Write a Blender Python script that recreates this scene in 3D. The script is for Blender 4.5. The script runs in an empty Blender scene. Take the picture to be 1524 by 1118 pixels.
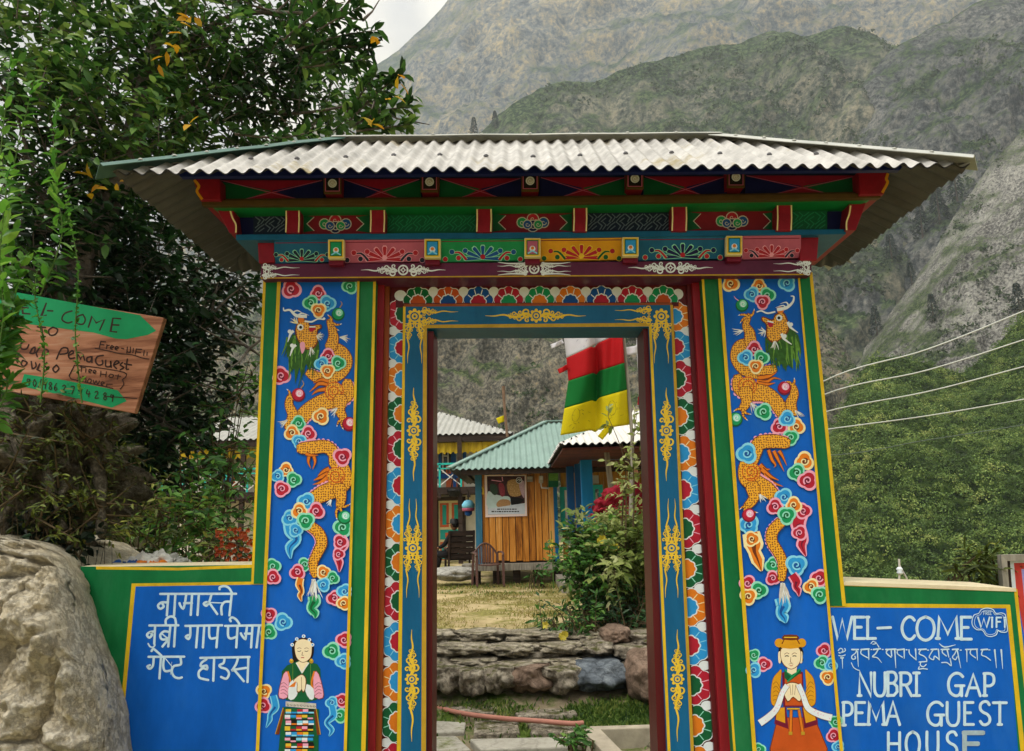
import bpy, bmesh, math, random
import numpy as np
from mathutils import Vector, Matrix, noise
from mathutils.geometry import tessellate_polygon

random.seed(7); RNG = np.random.default_rng(11)
R = math.radians
scene = bpy.context.scene
COL = scene.collection

# ------------------------------------------------------------------ camera
F, CX, CY = 1136.0, 762.0, 559.0
CAMZ = 1.9
PITCH, ROLL = R(10.7), R(1.43)
d_ = Vector((0, math.cos(PITCH), math.sin(PITCH)))
u0_ = Vector((0, -math.sin(PITCH), math.cos(PITCH)))
r0_ = Vector((1, 0, 0))
u_ = u0_ * math.cos(ROLL) + r0_ * math.sin(ROLL)
r_ = r0_ * math.cos(ROLL) - u0_ * math.sin(ROLL)
CAM = Vector((0, 0, CAMZ))
cd = bpy.data.cameras.new("camera")
cam = bpy.data.objects.new("camera", cd)
COL.objects.link(cam)
cam.matrix_world = Matrix(((r_.x, u_.x, -d_.x, 0), (r_.y, u_.y, -d_.y, 0), (r_.z, u_.z, -d_.z, CAMZ), (0, 0, 0, 1)))
cd.sensor_width = 36.0
cd.lens = 36.0 * F / 1524.0
cd.clip_start = 0.05
cd.clip_end = 6000
scene.camera = cam

# ------------------------------------------------------------------ light
SUN_EL, SUN_AZ = R(57), R(222)     # azimuth measured from +Y clockwise: behind and left of the viewer
sd = bpy.data.lights.new("sun", 'SUN')
sd.energy = 1.5
sd.angle = R(30)
sd.color = (1.0, 0.95, 0.87)
sun = bpy.data.objects.new("sun", sd)
COL.objects.link(sun)
sdir = Vector((math.sin(SUN_AZ) * math.cos(SUN_EL), math.cos(SUN_AZ) * math.cos(SUN_EL), math.sin(SUN_EL)))
sun.rotation_euler = sdir.to_track_quat('Z', 'Y').to_euler()

world = bpy.data.worlds.new("World")
scene.world = world
world.use_nodes = True
wt = world.node_tree
wt.nodes.clear()
wo = wt.nodes.new('ShaderNodeOutputWorld')
bg = wt.nodes.new('ShaderNodeBackground')
sky = wt.nodes.new('ShaderNodeTexSky')
sky.sky_type = 'NISHITA'
sky.sun_disc = False
sky.sun_elevation = SUN_EL
sky.sun_rotation = SUN_AZ
sky.altitude = 2000
tc = wt.nodes.new('ShaderNodeTexCoord')
nz = wt.nodes.new('ShaderNodeTexNoise')
nz.inputs['Scale'].default_value = 3.2
nz.inputs['Detail'].default_value = 7
nz.inputs['Roughness'].default_value = 0.55
rp = wt.nodes.new('ShaderNodeValToRGB')
rp.color_ramp.elements[0].position = 0.30
rp.color_ramp.elements[0].color = (0.35, 0.35, 0.35, 1)
rp.color_ramp.elements[1].position = 0.55
rp.color_ramp.elements[1].color = (1, 1, 1, 1)
nz2 = wt.nodes.new('ShaderNodeTexNoise')
nz2.inputs['Scale'].default_value = 6.0
nz2.inputs['Detail'].default_value = 5
rp2 = wt.nodes.new('ShaderNodeValToRGB')
rp2.color_ramp.elements[0].position = 0.35
rp2.color_ramp.elements[0].color = (6.6, 6.3, 5.8, 1)
rp2.color_ramp.elements[1].position = 0.62
rp2.color_ramp.elements[1].color = (12.0, 11.2, 9.4, 1)
mx = wt.nodes.new('ShaderNodeMixRGB')
wt.links.new(tc.outputs['Generated'], nz.inputs['Vector'])
wt.links.new(tc.outputs['Generated'], nz2.inputs['Vector'])
wt.links.new(nz.outputs['Fac'], rp.inputs['Fac'])
wt.links.new(nz2.outputs['Fac'], rp2.inputs['Fac'])
wt.links.new(rp.outputs['Color'], mx.inputs['Fac'])
wt.links.new(sky.outputs['Color'], mx.inputs['Color1'])
sz = wt.nodes.new('ShaderNodeSeparateXYZ'); wt.links.new(tc.outputs['Generated'], sz.inputs[0])
p2 = wt.nodes.new('ShaderNodeMath'); p2.operation = 'POWER'; p2.inputs[1].default_value = 2.0
ab = wt.nodes.new('ShaderNodeMath'); ab.operation = 'MAXIMUM'; ab.inputs[1].default_value = 0.0
wt.links.new(sz.outputs['Z'], ab.inputs[0]); wt.links.new(ab.outputs[0], p2.inputs[0])
gr = wt.nodes.new('ShaderNodeMath'); gr.operation = 'MULTIPLY_ADD'; gr.inputs[1].default_value = 1.2; gr.inputs[2].default_value = 0.24   # overcast: brightest overhead
wt.links.new(p2.outputs[0], gr.inputs[0])
cm = wt.nodes.new('ShaderNodeVectorMath'); cm.operation = 'SCALE'
wt.links.new(rp2.outputs['Color'], cm.inputs[0]); wt.links.new(gr.outputs[0], cm.inputs['Scale'])
wt.links.new(cm.outputs[0], mx.inputs['Color2'])
wt.links.new(mx.outputs['Color'], bg.inputs['Color'])
bg.inputs['Strength'].default_value = 0.1
wt.links.new(bg.outputs['Background'], wo.inputs['Surface'])

scene.view_settings.view_transform = 'Standard'
scene.view_settings.look = 'None'
scene.view_settings.exposure = 1.0
scene.view_settings.gamma = 1.0
scene.cycles.max_bounces = 6
scene.cycles.diffuse_bounces = 3
scene.cycles.glossy_bounces = 2
scene.cycles.transmission_bounces = 3
scene.cycles.transparent_max_bounces = 4
scene.cycles.volume_bounces = 1

# ------------------------------------------------------------------ helpers
def ray(x, y):
    return d_ * F + r_ * (x - CX) + u_ * (CY - y)

def px(x, y, Y):
    "the point of the upright plane at distance Y that the photograph shows at pixel x, y"
    v = ray(x, y)
    return CAM + v * (Y / v.y)

def pz(x, y, z):
    "the point at height z that the photograph shows at pixel x, y"
    v = ray(x, y)
    return CAM + v * ((z - CAMZ) / v.z)

def lin(c):
    if isinstance(c, str):
        c = tuple(int(c[i:i + 2], 16) for i in (0, 2, 4))
    return tuple(((v / 255) / 12.92 if v / 255 <= 0.04045 else ((v / 255 + 0.055) / 1.055) ** 2.4) for v in c)

MATS = {}
def nodes_of(name):
    m = bpy.data.materials.new(name)
    m.use_nodes = True
    return m, m.node_tree, m.node_tree.nodes['Principled BSDF']

def paintmat(name, col, rough=0.5, var=0.12, scale=9.0, bump=0.08, streak=0.0, metal=0.0, dirt=0.0, dirtcol='4a4234', spec=0.2, mixcol=None, mixscale=5.0, mixlo=.55, mixhi=.65):
    if name in MATS:
        return MATS[name]
    c = lin(col)
    m, t, b = nodes_of(name)
    N, Lk = t.nodes, t.links
    co = N.new('ShaderNodeTexCoord')
    mp = N.new('ShaderNodeMapping')
    if streak:
        mp.inputs['Scale'].default_value = (1, 1, 1 / (1 + streak))
    Lk.new(co.outputs['Object'], mp.inputs['Vector'])
    n1 = N.new('ShaderNodeTexNoise')
    n1.inputs['Scale'].default_value = scale
    n1.inputs['Detail'].default_value = 8
    n1.inputs['Roughness'].default_value = 0.65
    Lk.new(mp.outputs['Vector'], n1.inputs['Vector'])
    rmp = N.new('ShaderNodeValToRGB')
    rmp.color_ramp.elements[0].position = 0.3
    rmp.color_ramp.elements[1].position = 0.7
    rmp.color_ramp.elements[0].color = tuple(max(0, v * (1 - var)) for v in c) + (1,)
    rmp.color_ramp.elements[1].color = tuple(min(1, v * (1 + var) + 0.02 * var) for v in c) + (1,)
    Lk.new(n1.outputs['Fac'], rmp.inputs['Fac'])
    out = rmp.outputs['Color']
    def blend(out, colr, sc, lo, hi, amount):
        n2 = N.new('ShaderNodeTexNoise')
        n2.inputs['Scale'].default_value = sc
        n2.inputs['Detail'].default_value = 9
        n2.inputs['Roughness'].default_value = 0.7
        Lk.new(mp.outputs['Vector'], n2.inputs['Vector'])
        r2 = N.new('ShaderNodeValToRGB')
        r2.color_ramp.elements[0].position = lo
        r2.color_ramp.elements[1].position = hi
        r2.color_ramp.elements[0].color = (0, 0, 0, 1)
        r2.color_ramp.elements[1].color = (amount, amount, amount, 1)
        Lk.new(n2.outputs['Fac'], r2.inputs['Fac'])
        mm = N.new('ShaderNodeMixRGB')
        Lk.new(r2.outputs['Color'], mm.inputs['Fac'])
        Lk.new(out, mm.inputs['Color1'])
        mm.inputs['Color2'].default_value = lin(colr) + (1,)
        return mm.outputs['Color']
    if mixcol:
        out = blend(out, mixcol, mixscale, mixlo, mixhi, 1.0)
    if dirt:
        out = blend(out, dirtcol, 3.7, .5, .72, dirt)
    Lk.new(out, b.inputs['Base Color'])
    b.inputs['Roughness'].default_value = rough
    b.inputs['Metallic'].default_value = metal
    b.inputs['Specular IOR Level'].default_value = spec
    if bump:
        bp = N.new('ShaderNodeBump')
        bp.inputs['Strength'].default_value = bump
        bp.inputs['Distance'].default_value = 0.02
        Lk.new(n1.outputs['Fac'], bp.inputs['Height'])
        Lk.new(bp.outputs['Normal'], b.inputs['Normal'])
    MATS[name] = m
    return m

def leafmat(name, cols, trans=0.35, rough=0.45, noise_scale=1.2, rw=.7, nw=1.6):
    "leaf: every leaf takes its own tone; a third of the light comes through"
    if name in MATS:
        return MATS[name]
    m, t, b = nodes_of(name)
    N, Lk = t.nodes, t.links
    g = N.new('ShaderNodeNewGeometry')
    co = N.new('ShaderNodeTexCoord')
    nn = N.new('ShaderNodeTexNoise')
    nn.inputs['Scale'].default_value = noise_scale
    nn.inputs['Detail'].default_value = 3
    Lk.new(co.outputs['Object'], nn.inputs['Vector'])
    ad = N.new('ShaderNodeMath'); ad.operation = 'MULTIPLY_ADD'
    ad.inputs[1].default_value = rw
    Lk.new(g.outputs['Random Per Island'], ad.inputs[0])
    m2 = N.new('ShaderNodeMath'); m2.operation = 'MULTIPLY_ADD'
    m2.inputs[1].default_value = nw; m2.inputs[2].default_value = .5 - rw / 2 - nw / 2
    Lk.new(nn.outputs['Fac'], m2.inputs[0])
    Lk.new(m2.outputs[0], ad.inputs[2])
    rmp = N.new('ShaderNodeValToRGB')
    while len(rmp.color_ramp.elements) < len(cols):
        rmp.color_ramp.elements.new(0.5)
    for i, c in enumerate(cols):
        rmp.color_ramp.elements[i].position = i / max(1, len(cols) - 1)
        rmp.color_ramp.elements[i].color = lin(c) + (1,)
    Lk.new(ad.outputs[0], rmp.inputs['Fac'])
    Lk.new(rmp.outputs['Color'], b.inputs['Base Color'])
    b.inputs['Roughness'].default_value = rough
    b.inputs['Specular IOR Level'].default_value = 0.35
    tr = N.new('ShaderNodeBsdfTranslucent')
    Lk.new(rmp.outputs['Color'], tr.inputs['Color'])
    ms = N.new('ShaderNodeMixShader')
    ms.inputs['Fac'].default_value = trans
    Lk.new(b.outputs['BSDF'], ms.inputs[1])
    Lk.new(tr.outputs['BSDF'], ms.inputs[2])
    Lk.new(ms.outputs['Shader'], N['Material Output'].inputs['Surface'])
    MATS[name] = m
    return m

def rockmat(name, cols, scale=3.0, bump=0.6, dist=0.05, moss=None, mosslo=.55, fine=18.0, crack=0.5, lo=.33, span=.4):
    if name in MATS:
        return MATS[name]
    m, t, b = nodes_of(name)
    N, Lk = t.nodes, t.links
    co = N.new('ShaderNodeTexCoord')
    geo = N.new('ShaderNodeNewGeometry')
    n1 = N.new('ShaderNodeTexNoise'); n1.inputs['Scale'].default_value = scale
    n1.inputs['Detail'].default_value = 12; n1.inputs['Roughness'].default_value = .72
    n2 = N.new('ShaderNodeTexNoise'); n2.inputs['Scale'].default_value = scale * fine / 3
    n2.inputs['Detail'].default_value = 6; n2.inputs['Roughness'].default_value = .8
    vo = N.new('ShaderNodeTexVoronoi'); vo.feature = 'DISTANCE_TO_EDGE'; vo.inputs['Scale'].default_value = scale * 2.3
    nd = N.new('ShaderNodeMixRGB'); nd.inputs['Fac'].default_value = .28
    Lk.new(co.outputs['Object'], n1.inputs['Vector'])
    Lk.new(co.outputs['Object'], n2.inputs['Vector'])
    Lk.new(co.outputs['Object'], nd.inputs['Color1'])
    Lk.new(n1.outputs['Color'], nd.inputs['Color2'])
    Lk.new(nd.outputs['Color'], vo.inputs['Vector'])
    a = N.new('ShaderNodeMath'); a.operation = 'MULTIPLY_ADD'; a.inputs[1].default_value = .45
    Lk.new(n2.outputs['Fac'], a.inputs[0])
    s = N.new('ShaderNodeMath'); s.operation = 'MULTIPLY'; s.inputs[1].default_value = .6
    Lk.new(n1.outputs['Fac'], s.inputs[0]); Lk.new(s.outputs[0], a.inputs[2])
    rmp = N.new('ShaderNodeValToRGB')
    while len(rmp.color_ramp.elements) < len(cols):
        rmp.color_ramp.elements.new(0.5)
    for i, c in enumerate(cols):
        rmp.color_ramp.elements[i].position = lo + span * i / max(1, len(cols) - 1)
        rmp.color_ramp.elements[i].color = lin(c) + (1,)
    Lk.new(a.outputs[0], rmp.inputs['Fac'])
    out = rmp.outputs['Color']
    if crack:
        r2 = N.new('ShaderNodeValToRGB')
        r2.color_ramp.elements[0].position = 0.0; r2.color_ramp.elements[0].color = (1 - crack,) * 3 + (1,)
        r2.color_ramp.elements[1].position = 0.07; r2.color_ramp.elements[1].color = (1, 1, 1, 1)
        Lk.new(vo.outputs['Distance'], r2.inputs['Fac'])
        mu = N.new('ShaderNodeMixRGB'); mu.blend_type = 'MULTIPLY'; mu.inputs['Fac'].default_value = 1
        Lk.new(out, mu.inputs['Color1']); Lk.new(r2.outputs['Color'], mu.inputs['Color2'])
        out = mu.outputs['Color']
    if moss:
        n3 = N.new('ShaderNodeTexNoise'); n3.inputs['Scale'].default_value = scale * .9
        n3.inputs['Detail'].default_value = 9; n3.inputs['Roughness'].default_value = .7
        mp = N.new('ShaderNodeMapping'); mp.inputs['Location'].default_value = (3.1, 7.7, 1.3)
        Lk.new(co.outputs['Object'], mp.inputs['Vector']); Lk.new(mp.outputs['Vector'], n3.inputs['Vector'])
        sx = N.new('ShaderNodeSeparateXYZ'); Lk.new(geo.outputs['Normal'], sx.inputs[0])
        ma = N.new('ShaderNodeMath'); ma.operation = 'MULTIPLY_ADD'; ma.inputs[1].default_value = .22
        Lk.new(sx.outputs['Z'], ma.inputs[0]); Lk.new(n3.outputs['Fac'], ma.inputs[2])
        r3 = N.new('ShaderNodeValToRGB')
        r3.color_ramp.elements[0].position = mosslo; r3.color_ramp.elements[0].color = (0, 0, 0, 1)
        r3.color_ramp.elements[1].position = mosslo + .1; r3.color_ramp.elements[1].color = (1, 1, 1, 1)
        Lk.new(ma.outputs[0], r3.inputs['Fac'])
        mm = N.new('ShaderNodeMixRGB'); Lk.new(r3.outputs['Color'], mm.inputs['Fac'])
        Lk.new(out, mm.inputs['Color1'])
        r4 = N.new('ShaderNodeValToRGB')
        mc = lin(moss)
        r4.color_ramp.elements[0].position = .35; r4.color_ramp.elements[0].color = tuple(v * .5 for v in mc) + (1,)
        r4.color_ramp.elements[1].position = .65; r4.color_ramp.elements[1].color = tuple(v * 1.3 for v in mc) + (1,)
        Lk.new(n2.outputs['Fac'], r4.inputs['Fac']); Lk.new(r4.outputs['Color'], mm.inputs['Color2'])
        out = mm.outputs['Color']
    Lk.new(out, b.inputs['Base Color'])
    b.inputs['Roughness'].default_value = .9
    b.inputs['Specular IOR Level'].default_value = .15
    ad = N.new('ShaderNodeMath'); ad.operation = 'ADD'
    Lk.new(a.outputs[0], ad.inputs[0])
    mn = N.new('ShaderNodeMath'); mn.operation = 'MINIMUM'; mn.inputs[1].default_value = .12
    Lk.new(vo.outputs['Distance'], mn.inputs[0]); Lk.new(mn.outputs[0], ad.inputs[1])
    bp = N.new('ShaderNodeBump'); bp.inputs['Strength'].default_value = bump; bp.inputs['Distance'].default_value = dist
    Lk.new(ad.outputs[0], bp.inputs['Height']); Lk.new(bp.outputs['Normal'], b.inputs['Normal'])
    MATS[name] = m
    return m

def woodmat(name, cols, scale=6.0, axis='Z', rough=.6, plank=0.0, bump=.15):
    "grained boards: stretched noise along the grain, optional tone per mesh island"
    if name in MATS:
        return MATS[name]
    m, t, b = nodes_of(name)
    N, Lk = t.nodes, t.links
    co = N.new('ShaderNodeTexCoord'); mp = N.new('ShaderNodeMapping')
    s = [1, 1, 1]; s['XYZ'.index(axis)] = .08
    mp.inputs['Scale'].default_value = s
    Lk.new(co.outputs['Object'], mp.inputs['Vector'])
    n1 = N.new('ShaderNodeTexNoise'); n1.inputs['Scale'].default_value = scale * 4; n1.inputs['Detail'].default_value = 8
    n1.inputs['Roughness'].default_value = .65; n1.inputs['Distortion'].default_value = 1.2
    Lk.new(mp.outputs['Vector'], n1.inputs['Vector'])
    g = N.new('ShaderNodeNewGeometry')
    a = N.new('ShaderNodeMath'); a.operation = 'MULTIPLY_ADD'; a.inputs[1].default_value = plank
    Lk.new(g.outputs['Random Per Island'], a.inputs[0])
    sb = N.new('ShaderNodeMath'); sb.operation = 'SUBTRACT'; sb.inputs[1].default_value = plank / 2
    Lk.new(n1.outputs['Fac'], sb.inputs[0]); Lk.new(sb.outputs[0], a.inputs[2])
    rmp = N.new('ShaderNodeValToRGB')
    while len(rmp.color_ramp.elements) < len(cols):
        rmp.color_ramp.elements.new(0.5)
    for i, c in enumerate(cols):
        rmp.color_ramp.elements[i].position = .28 + .44 * i / max(1, len(cols) - 1)
        rmp.color_ramp.elements[i].color = lin(c) + (1,)
    Lk.new(a.outputs[0], rmp.inputs['Fac'])
    Lk.new(rmp.outputs['Color'], b.inputs['Base Color'])
    b.inputs['Roughness'].default_value = rough
    b.inputs['Specular IOR Level'].default_value = .25
    bp = N.new('ShaderNodeBump'); bp.inputs['Strength'].default_value = bump; bp.inputs['Distance'].default_value = .01
    Lk.new(n1.outputs['Fac'], bp.inputs['Height']); Lk.new(bp.outputs['Normal'], b.inputs['Normal'])
    MATS[name] = m
    return m

def tag(o, label=None, cat=None, group=None, kind=None):
    if label: o['label'] = label
    if cat: o['category'] = cat
    if group: o['group'] = group
    if kind: o['kind'] = kind
    return o

def empty(name, loc=(0, 0, 0)):
    o = bpy.data.objects.new(name, None)
    o.location = loc
    o.empty_display_size = .2
    COL.objects.link(o)
    return o

def adopt(o, parent):
    "parent without moving: the meshes are built in world coordinates"
    if parent is not None:
        o.parent = parent
        p = parent; off = Vector((0, 0, 0))
        while p is not None:
            off += p.location
            p = p.parent
        o.location = o.location - off
    return o

class MB:
    "collects faces with materials; build() links them as one mesh object"
    def __init__(s):
        s.v, s.f, s.mi, s.m = [], [], [], []
    def mat(s, m):
        if m not in s.m: s.m.append(m)
        return s.m.index(m)
    def add(s, vs, fs, m):
        k = len(s.v); i = s.mat(m)
        s.v += [tuple(p) for p in vs]
        for f in fs:
            s.f.append(tuple(k + j for j in f)); s.mi.append(i)
    def box(s, x0, x1, y0, y1, z0, z1, m):
        s.hexa([(x0, y0, z0), (x1, y0, z0), (x1, y0, z1), (x0, y0, z1)], [(x0, y1, z0), (x1, y1, z0), (x1, y1, z1), (x0, y1, z1)], m)
    def hexa(s, a, b, m):
        n = len(a)
        fs = [tuple(range(n)), tuple(range(2 * n - 1, n - 1, -1))]
        for i in range(n):
            j = (i + 1) % n
            fs.append((i, i + n, j + n, j))
        s.add(list(a) + list(b), fs, m)
    def slab(s, pts, Y, depth, m):
        "outline given in photo pixels on the plane Y, carried straight back by depth"
        a = [px(x, y, Y) for x, y in pts]
        s.hexa(a, [p + Vector((0, depth, 0)) for p in a], m)
    def prism(s, outline, off, m):
        a = [Vector(p) for p in outline]
        s.hexa(a, [p + Vector(off) for p in a], m)
    def bar(s, a, b, w, h, m, up=(0, 0, 1)):
        a, b = Vector(a), Vector(b); d = (b - a).normalized(); up = Vector(up)
        if abs(d.dot(up)) > .98: up = Vector((0, 1, 0))
        sx = d.cross(up).normalized(); uz = sx.cross(d)
        q = [sx * w / 2 * i + uz * h / 2 * j for i, j in ((-1, -1), (1, -1), (1, 1), (-1, 1))]
        s.hexa([a + p for p in q], [b + p for p in q], m)
    def tube(s, pts, rad, m, n=7, cap=True):
        pts = [Vector(p) for p in pts]
        if not hasattr(rad, '__len__'): rad = [rad] * len(pts)
        vs, fs = [], []
        prev = None
        for i, p in enumerate(pts):
            d = (pts[min(i + 1, len(pts) - 1)] - pts[max(i - 1, 0)])
            d = d.normalized() if d.length > 1e-9 else Vector((0, 0, 1))
            if prev is None:
                a = Vector((0, 0, 1)) if abs(d.z) < .9 else Vector((1, 0, 0))
                sx = d.cross(a).normalized()
            else:
                sx = (prev - d * prev.dot(d)).normalized()
            prev = sx; sy = d.cross(sx)
            for k in range(n):
                t = 2 * math.pi * k / n
                vs.append(p + (sx * math.cos(t) + sy * math.sin(t)) * rad[i])
        for i in range(len(pts) - 1):
            for k in range(n):
                fs.append((i * n + k, i * n + (k + 1) % n, (i + 1) * n + (k + 1) % n, (i + 1) * n + k))
        if cap:
            fs.append(tuple(range(n - 1, -1, -1))); fs.append(tuple((len(pts) - 1) * n + k for k in range(n)))
        s.add(vs, fs, m)
    def lathe(s, c, prof, m, n=16, axis=(0, 0, 1)):
        ax = Vector(axis).normalized()
        sx = ax.orthogonal().normalized(); sy = ax.cross(sx); c = Vector(c)
        vs, fs = [], []
        for r, h in prof:
            for k in range(n):
                t = 2 * math.pi * k / n
                vs.append(c + ax * h + (sx * math.cos(t) + sy * math.sin(t)) * max(r, 1e-4))
        for i in range(len(prof) - 1):
            for k in range(n):
                fs.append((i * n + k, i * n + (k + 1) % n, (i + 1) * n + (k + 1) % n, (i + 1) * n + k))
        fs.append(tuple(range(n - 1, -1, -1))); fs.append(tuple((len(prof) - 1) * n + k for k in range(n)))
        s.add(vs, fs, m)
    def grid(s, P, m):
        "P[i][j] points"
        a, b = len(P), len(P[0])
        s.add([p for row in P for p in row], [(i * b + j, i * b + j + 1, (i + 1) * b + j + 1, (i + 1) * b + j) for i in range(a - 1) for j in range(b - 1)], m)
    def build(s, name, parent=None, smooth=False, bevel=0.0, loc=None):
        me = bpy.data.meshes.new(name)
        o = bpy.data.objects.new(name, me)
        COL.objects.link(o)
        off = Vector(loc) if loc is not None else Vector((0, 0, 0))
        me.from_pydata([tuple(Vector(v) - off) for v in s.v], [], s.f)
        for m in s.m: me.materials.append(m)
        me.polygons.foreach_set('material_index', s.mi)
        if smooth: me.polygons.foreach_set('use_smooth', [True] * len(s.f))
        me.update()
        o.location = off
        adopt(o, parent)
        if bevel:
            bv = o.modifiers.new('bevel', 'BEVEL'); bv.width = bevel; bv.segments = 2; bv.limit_method = 'ANGLE'
        return o

def np_mesh(name, V, faces, m, parent=None, smooth=False, kind=None):
    "V (n,3), faces (k,c) of constant corner count"
    me = bpy.data.meshes.new(name)
    V = np.asarray(V, dtype=np.float32); faces = np.asarray(faces, dtype=np.int32)
    me.vertices.add(len(V)); me.vertices.foreach_set('co', V.ravel())
    k, c = faces.shape
    me.loops.add(k * c); me.loops.foreach_set('vertex_index', faces.ravel())
    me.polygons.add(k)
    me.polygons.foreach_set('loop_start', np.arange(0, k * c, c, dtype=np.int32))
    if smooth: me.polygons.foreach_set('use_smooth', np.ones(k, dtype=bool))
    me.update(calc_edges=True)
    me.materials.append(m)
    o = bpy.data.objects.new(name, me)
    COL.objects.link(o)
    adopt(o, parent)
    return o

def unit(a):
    return a / np.maximum(np.linalg.norm(a, axis=-1, keepdims=True), 1e-9)

def leaf_arrays(P, D, Nn, L, W, fold=.18, droop=.15):
    "leaves with a pointed oval outline folded on the midrib; P base, D direction, Nn normal"
    P, D, Nn = (np.asarray(a, float) for a in (P, D, Nn))
    n = len(P)
    D = unit(D); S = unit(np.cross(D, Nn)); Nn = np.cross(S, D)
    L = np.broadcast_to(np.asarray(L, float), (n,))[:, None]; W = np.broadcast_to(np.asarray(W, float), (n,))[:, None]
    def pt(t, s, h): return P + D * (t * L) + S * (s * W) + Nn * (h * W - droop * L * t * t)
    V = np.stack([pt(0, 0, 0), pt(.3, .46, fold), pt(.68, .38, fold), pt(1, 0, 0), pt(.68, -.38, fold), pt(.3, -.46, fold), pt(.5, 0, 0)], 1).reshape(-1, 3)
    b = np.arange(n)[:, None] * 7
    Fc = np.concatenate([b + np.array([0, 6, 3, 2, 1]), b + np.array([0, 5, 4, 3, 6])], 0)
    return V, Fc

def rnd_dirs(n):
    return unit(RNG.normal(size=(n, 3)))

def clump_arrays(C, rad, per, size, squash=.75, shell=.55):
    "C (n,3) centres, rad (n,), per leaf-quads each of about size"
    n = len(C)
    d = rnd_dirs(n * per)
    rr = (shell + (1 - shell) * RNG.random((n * per, 1)))
    off = d * rr * np.repeat(rad, per)[:, None] * np.array([1, 1, squash])
    P = np.repeat(C, per, 0) + off
    T = unit(np.cross(rnd_dirs(n * per) * .8 + d, rnd_dirs(n * per)))
    B = unit(np.cross(d * .7 + rnd_dirs(n * per) * .6, T))
    s = (np.repeat(size, per) if hasattr(size, '__len__') else np.full(n * per, size))[:, None] * (0.6 + .8 * RNG.random((n * per, 1)))
    V = np.stack([P - T * s, P - B * s * .6, P + T * s, P + B * s * .6], 1).reshape(-1, 3)
    Fc = np.arange(n * per)[:, None] * 4 + np.arange(4)
    return V, Fc

def catmull(pts, k=6, closed=False):
    pts = [np.array(p, float) for p in pts]
    n = len(pts)
    if n < 3: return [tuple(p) for p in pts]
    out = []
    rng_ = range(n if closed else n - 1)
    for i in rng_:
        if closed:
            p0, p1, p2, p3 = pts[(i - 1) % n], pts[i], pts[(i + 1) % n], pts[(i + 2) % n]
        else:
            p0, p1, p2, p3 = pts[max(i - 1, 0)], pts[i], pts[i + 1], pts[min(i + 2, n - 1)]
        for j in range(k):
            t = j / k
            out.append(tuple(.5 * ((2 * p1) + (-p0 + p2) * t + (2 * p0 - 5 * p1 + 4 * p2 - p3) * t * t + (-p0 + 3 * p1 - 3 * p2 + p3) * t ** 3)))
    if not closed: out.append(tuple(pts[-1]))
    return out

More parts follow.
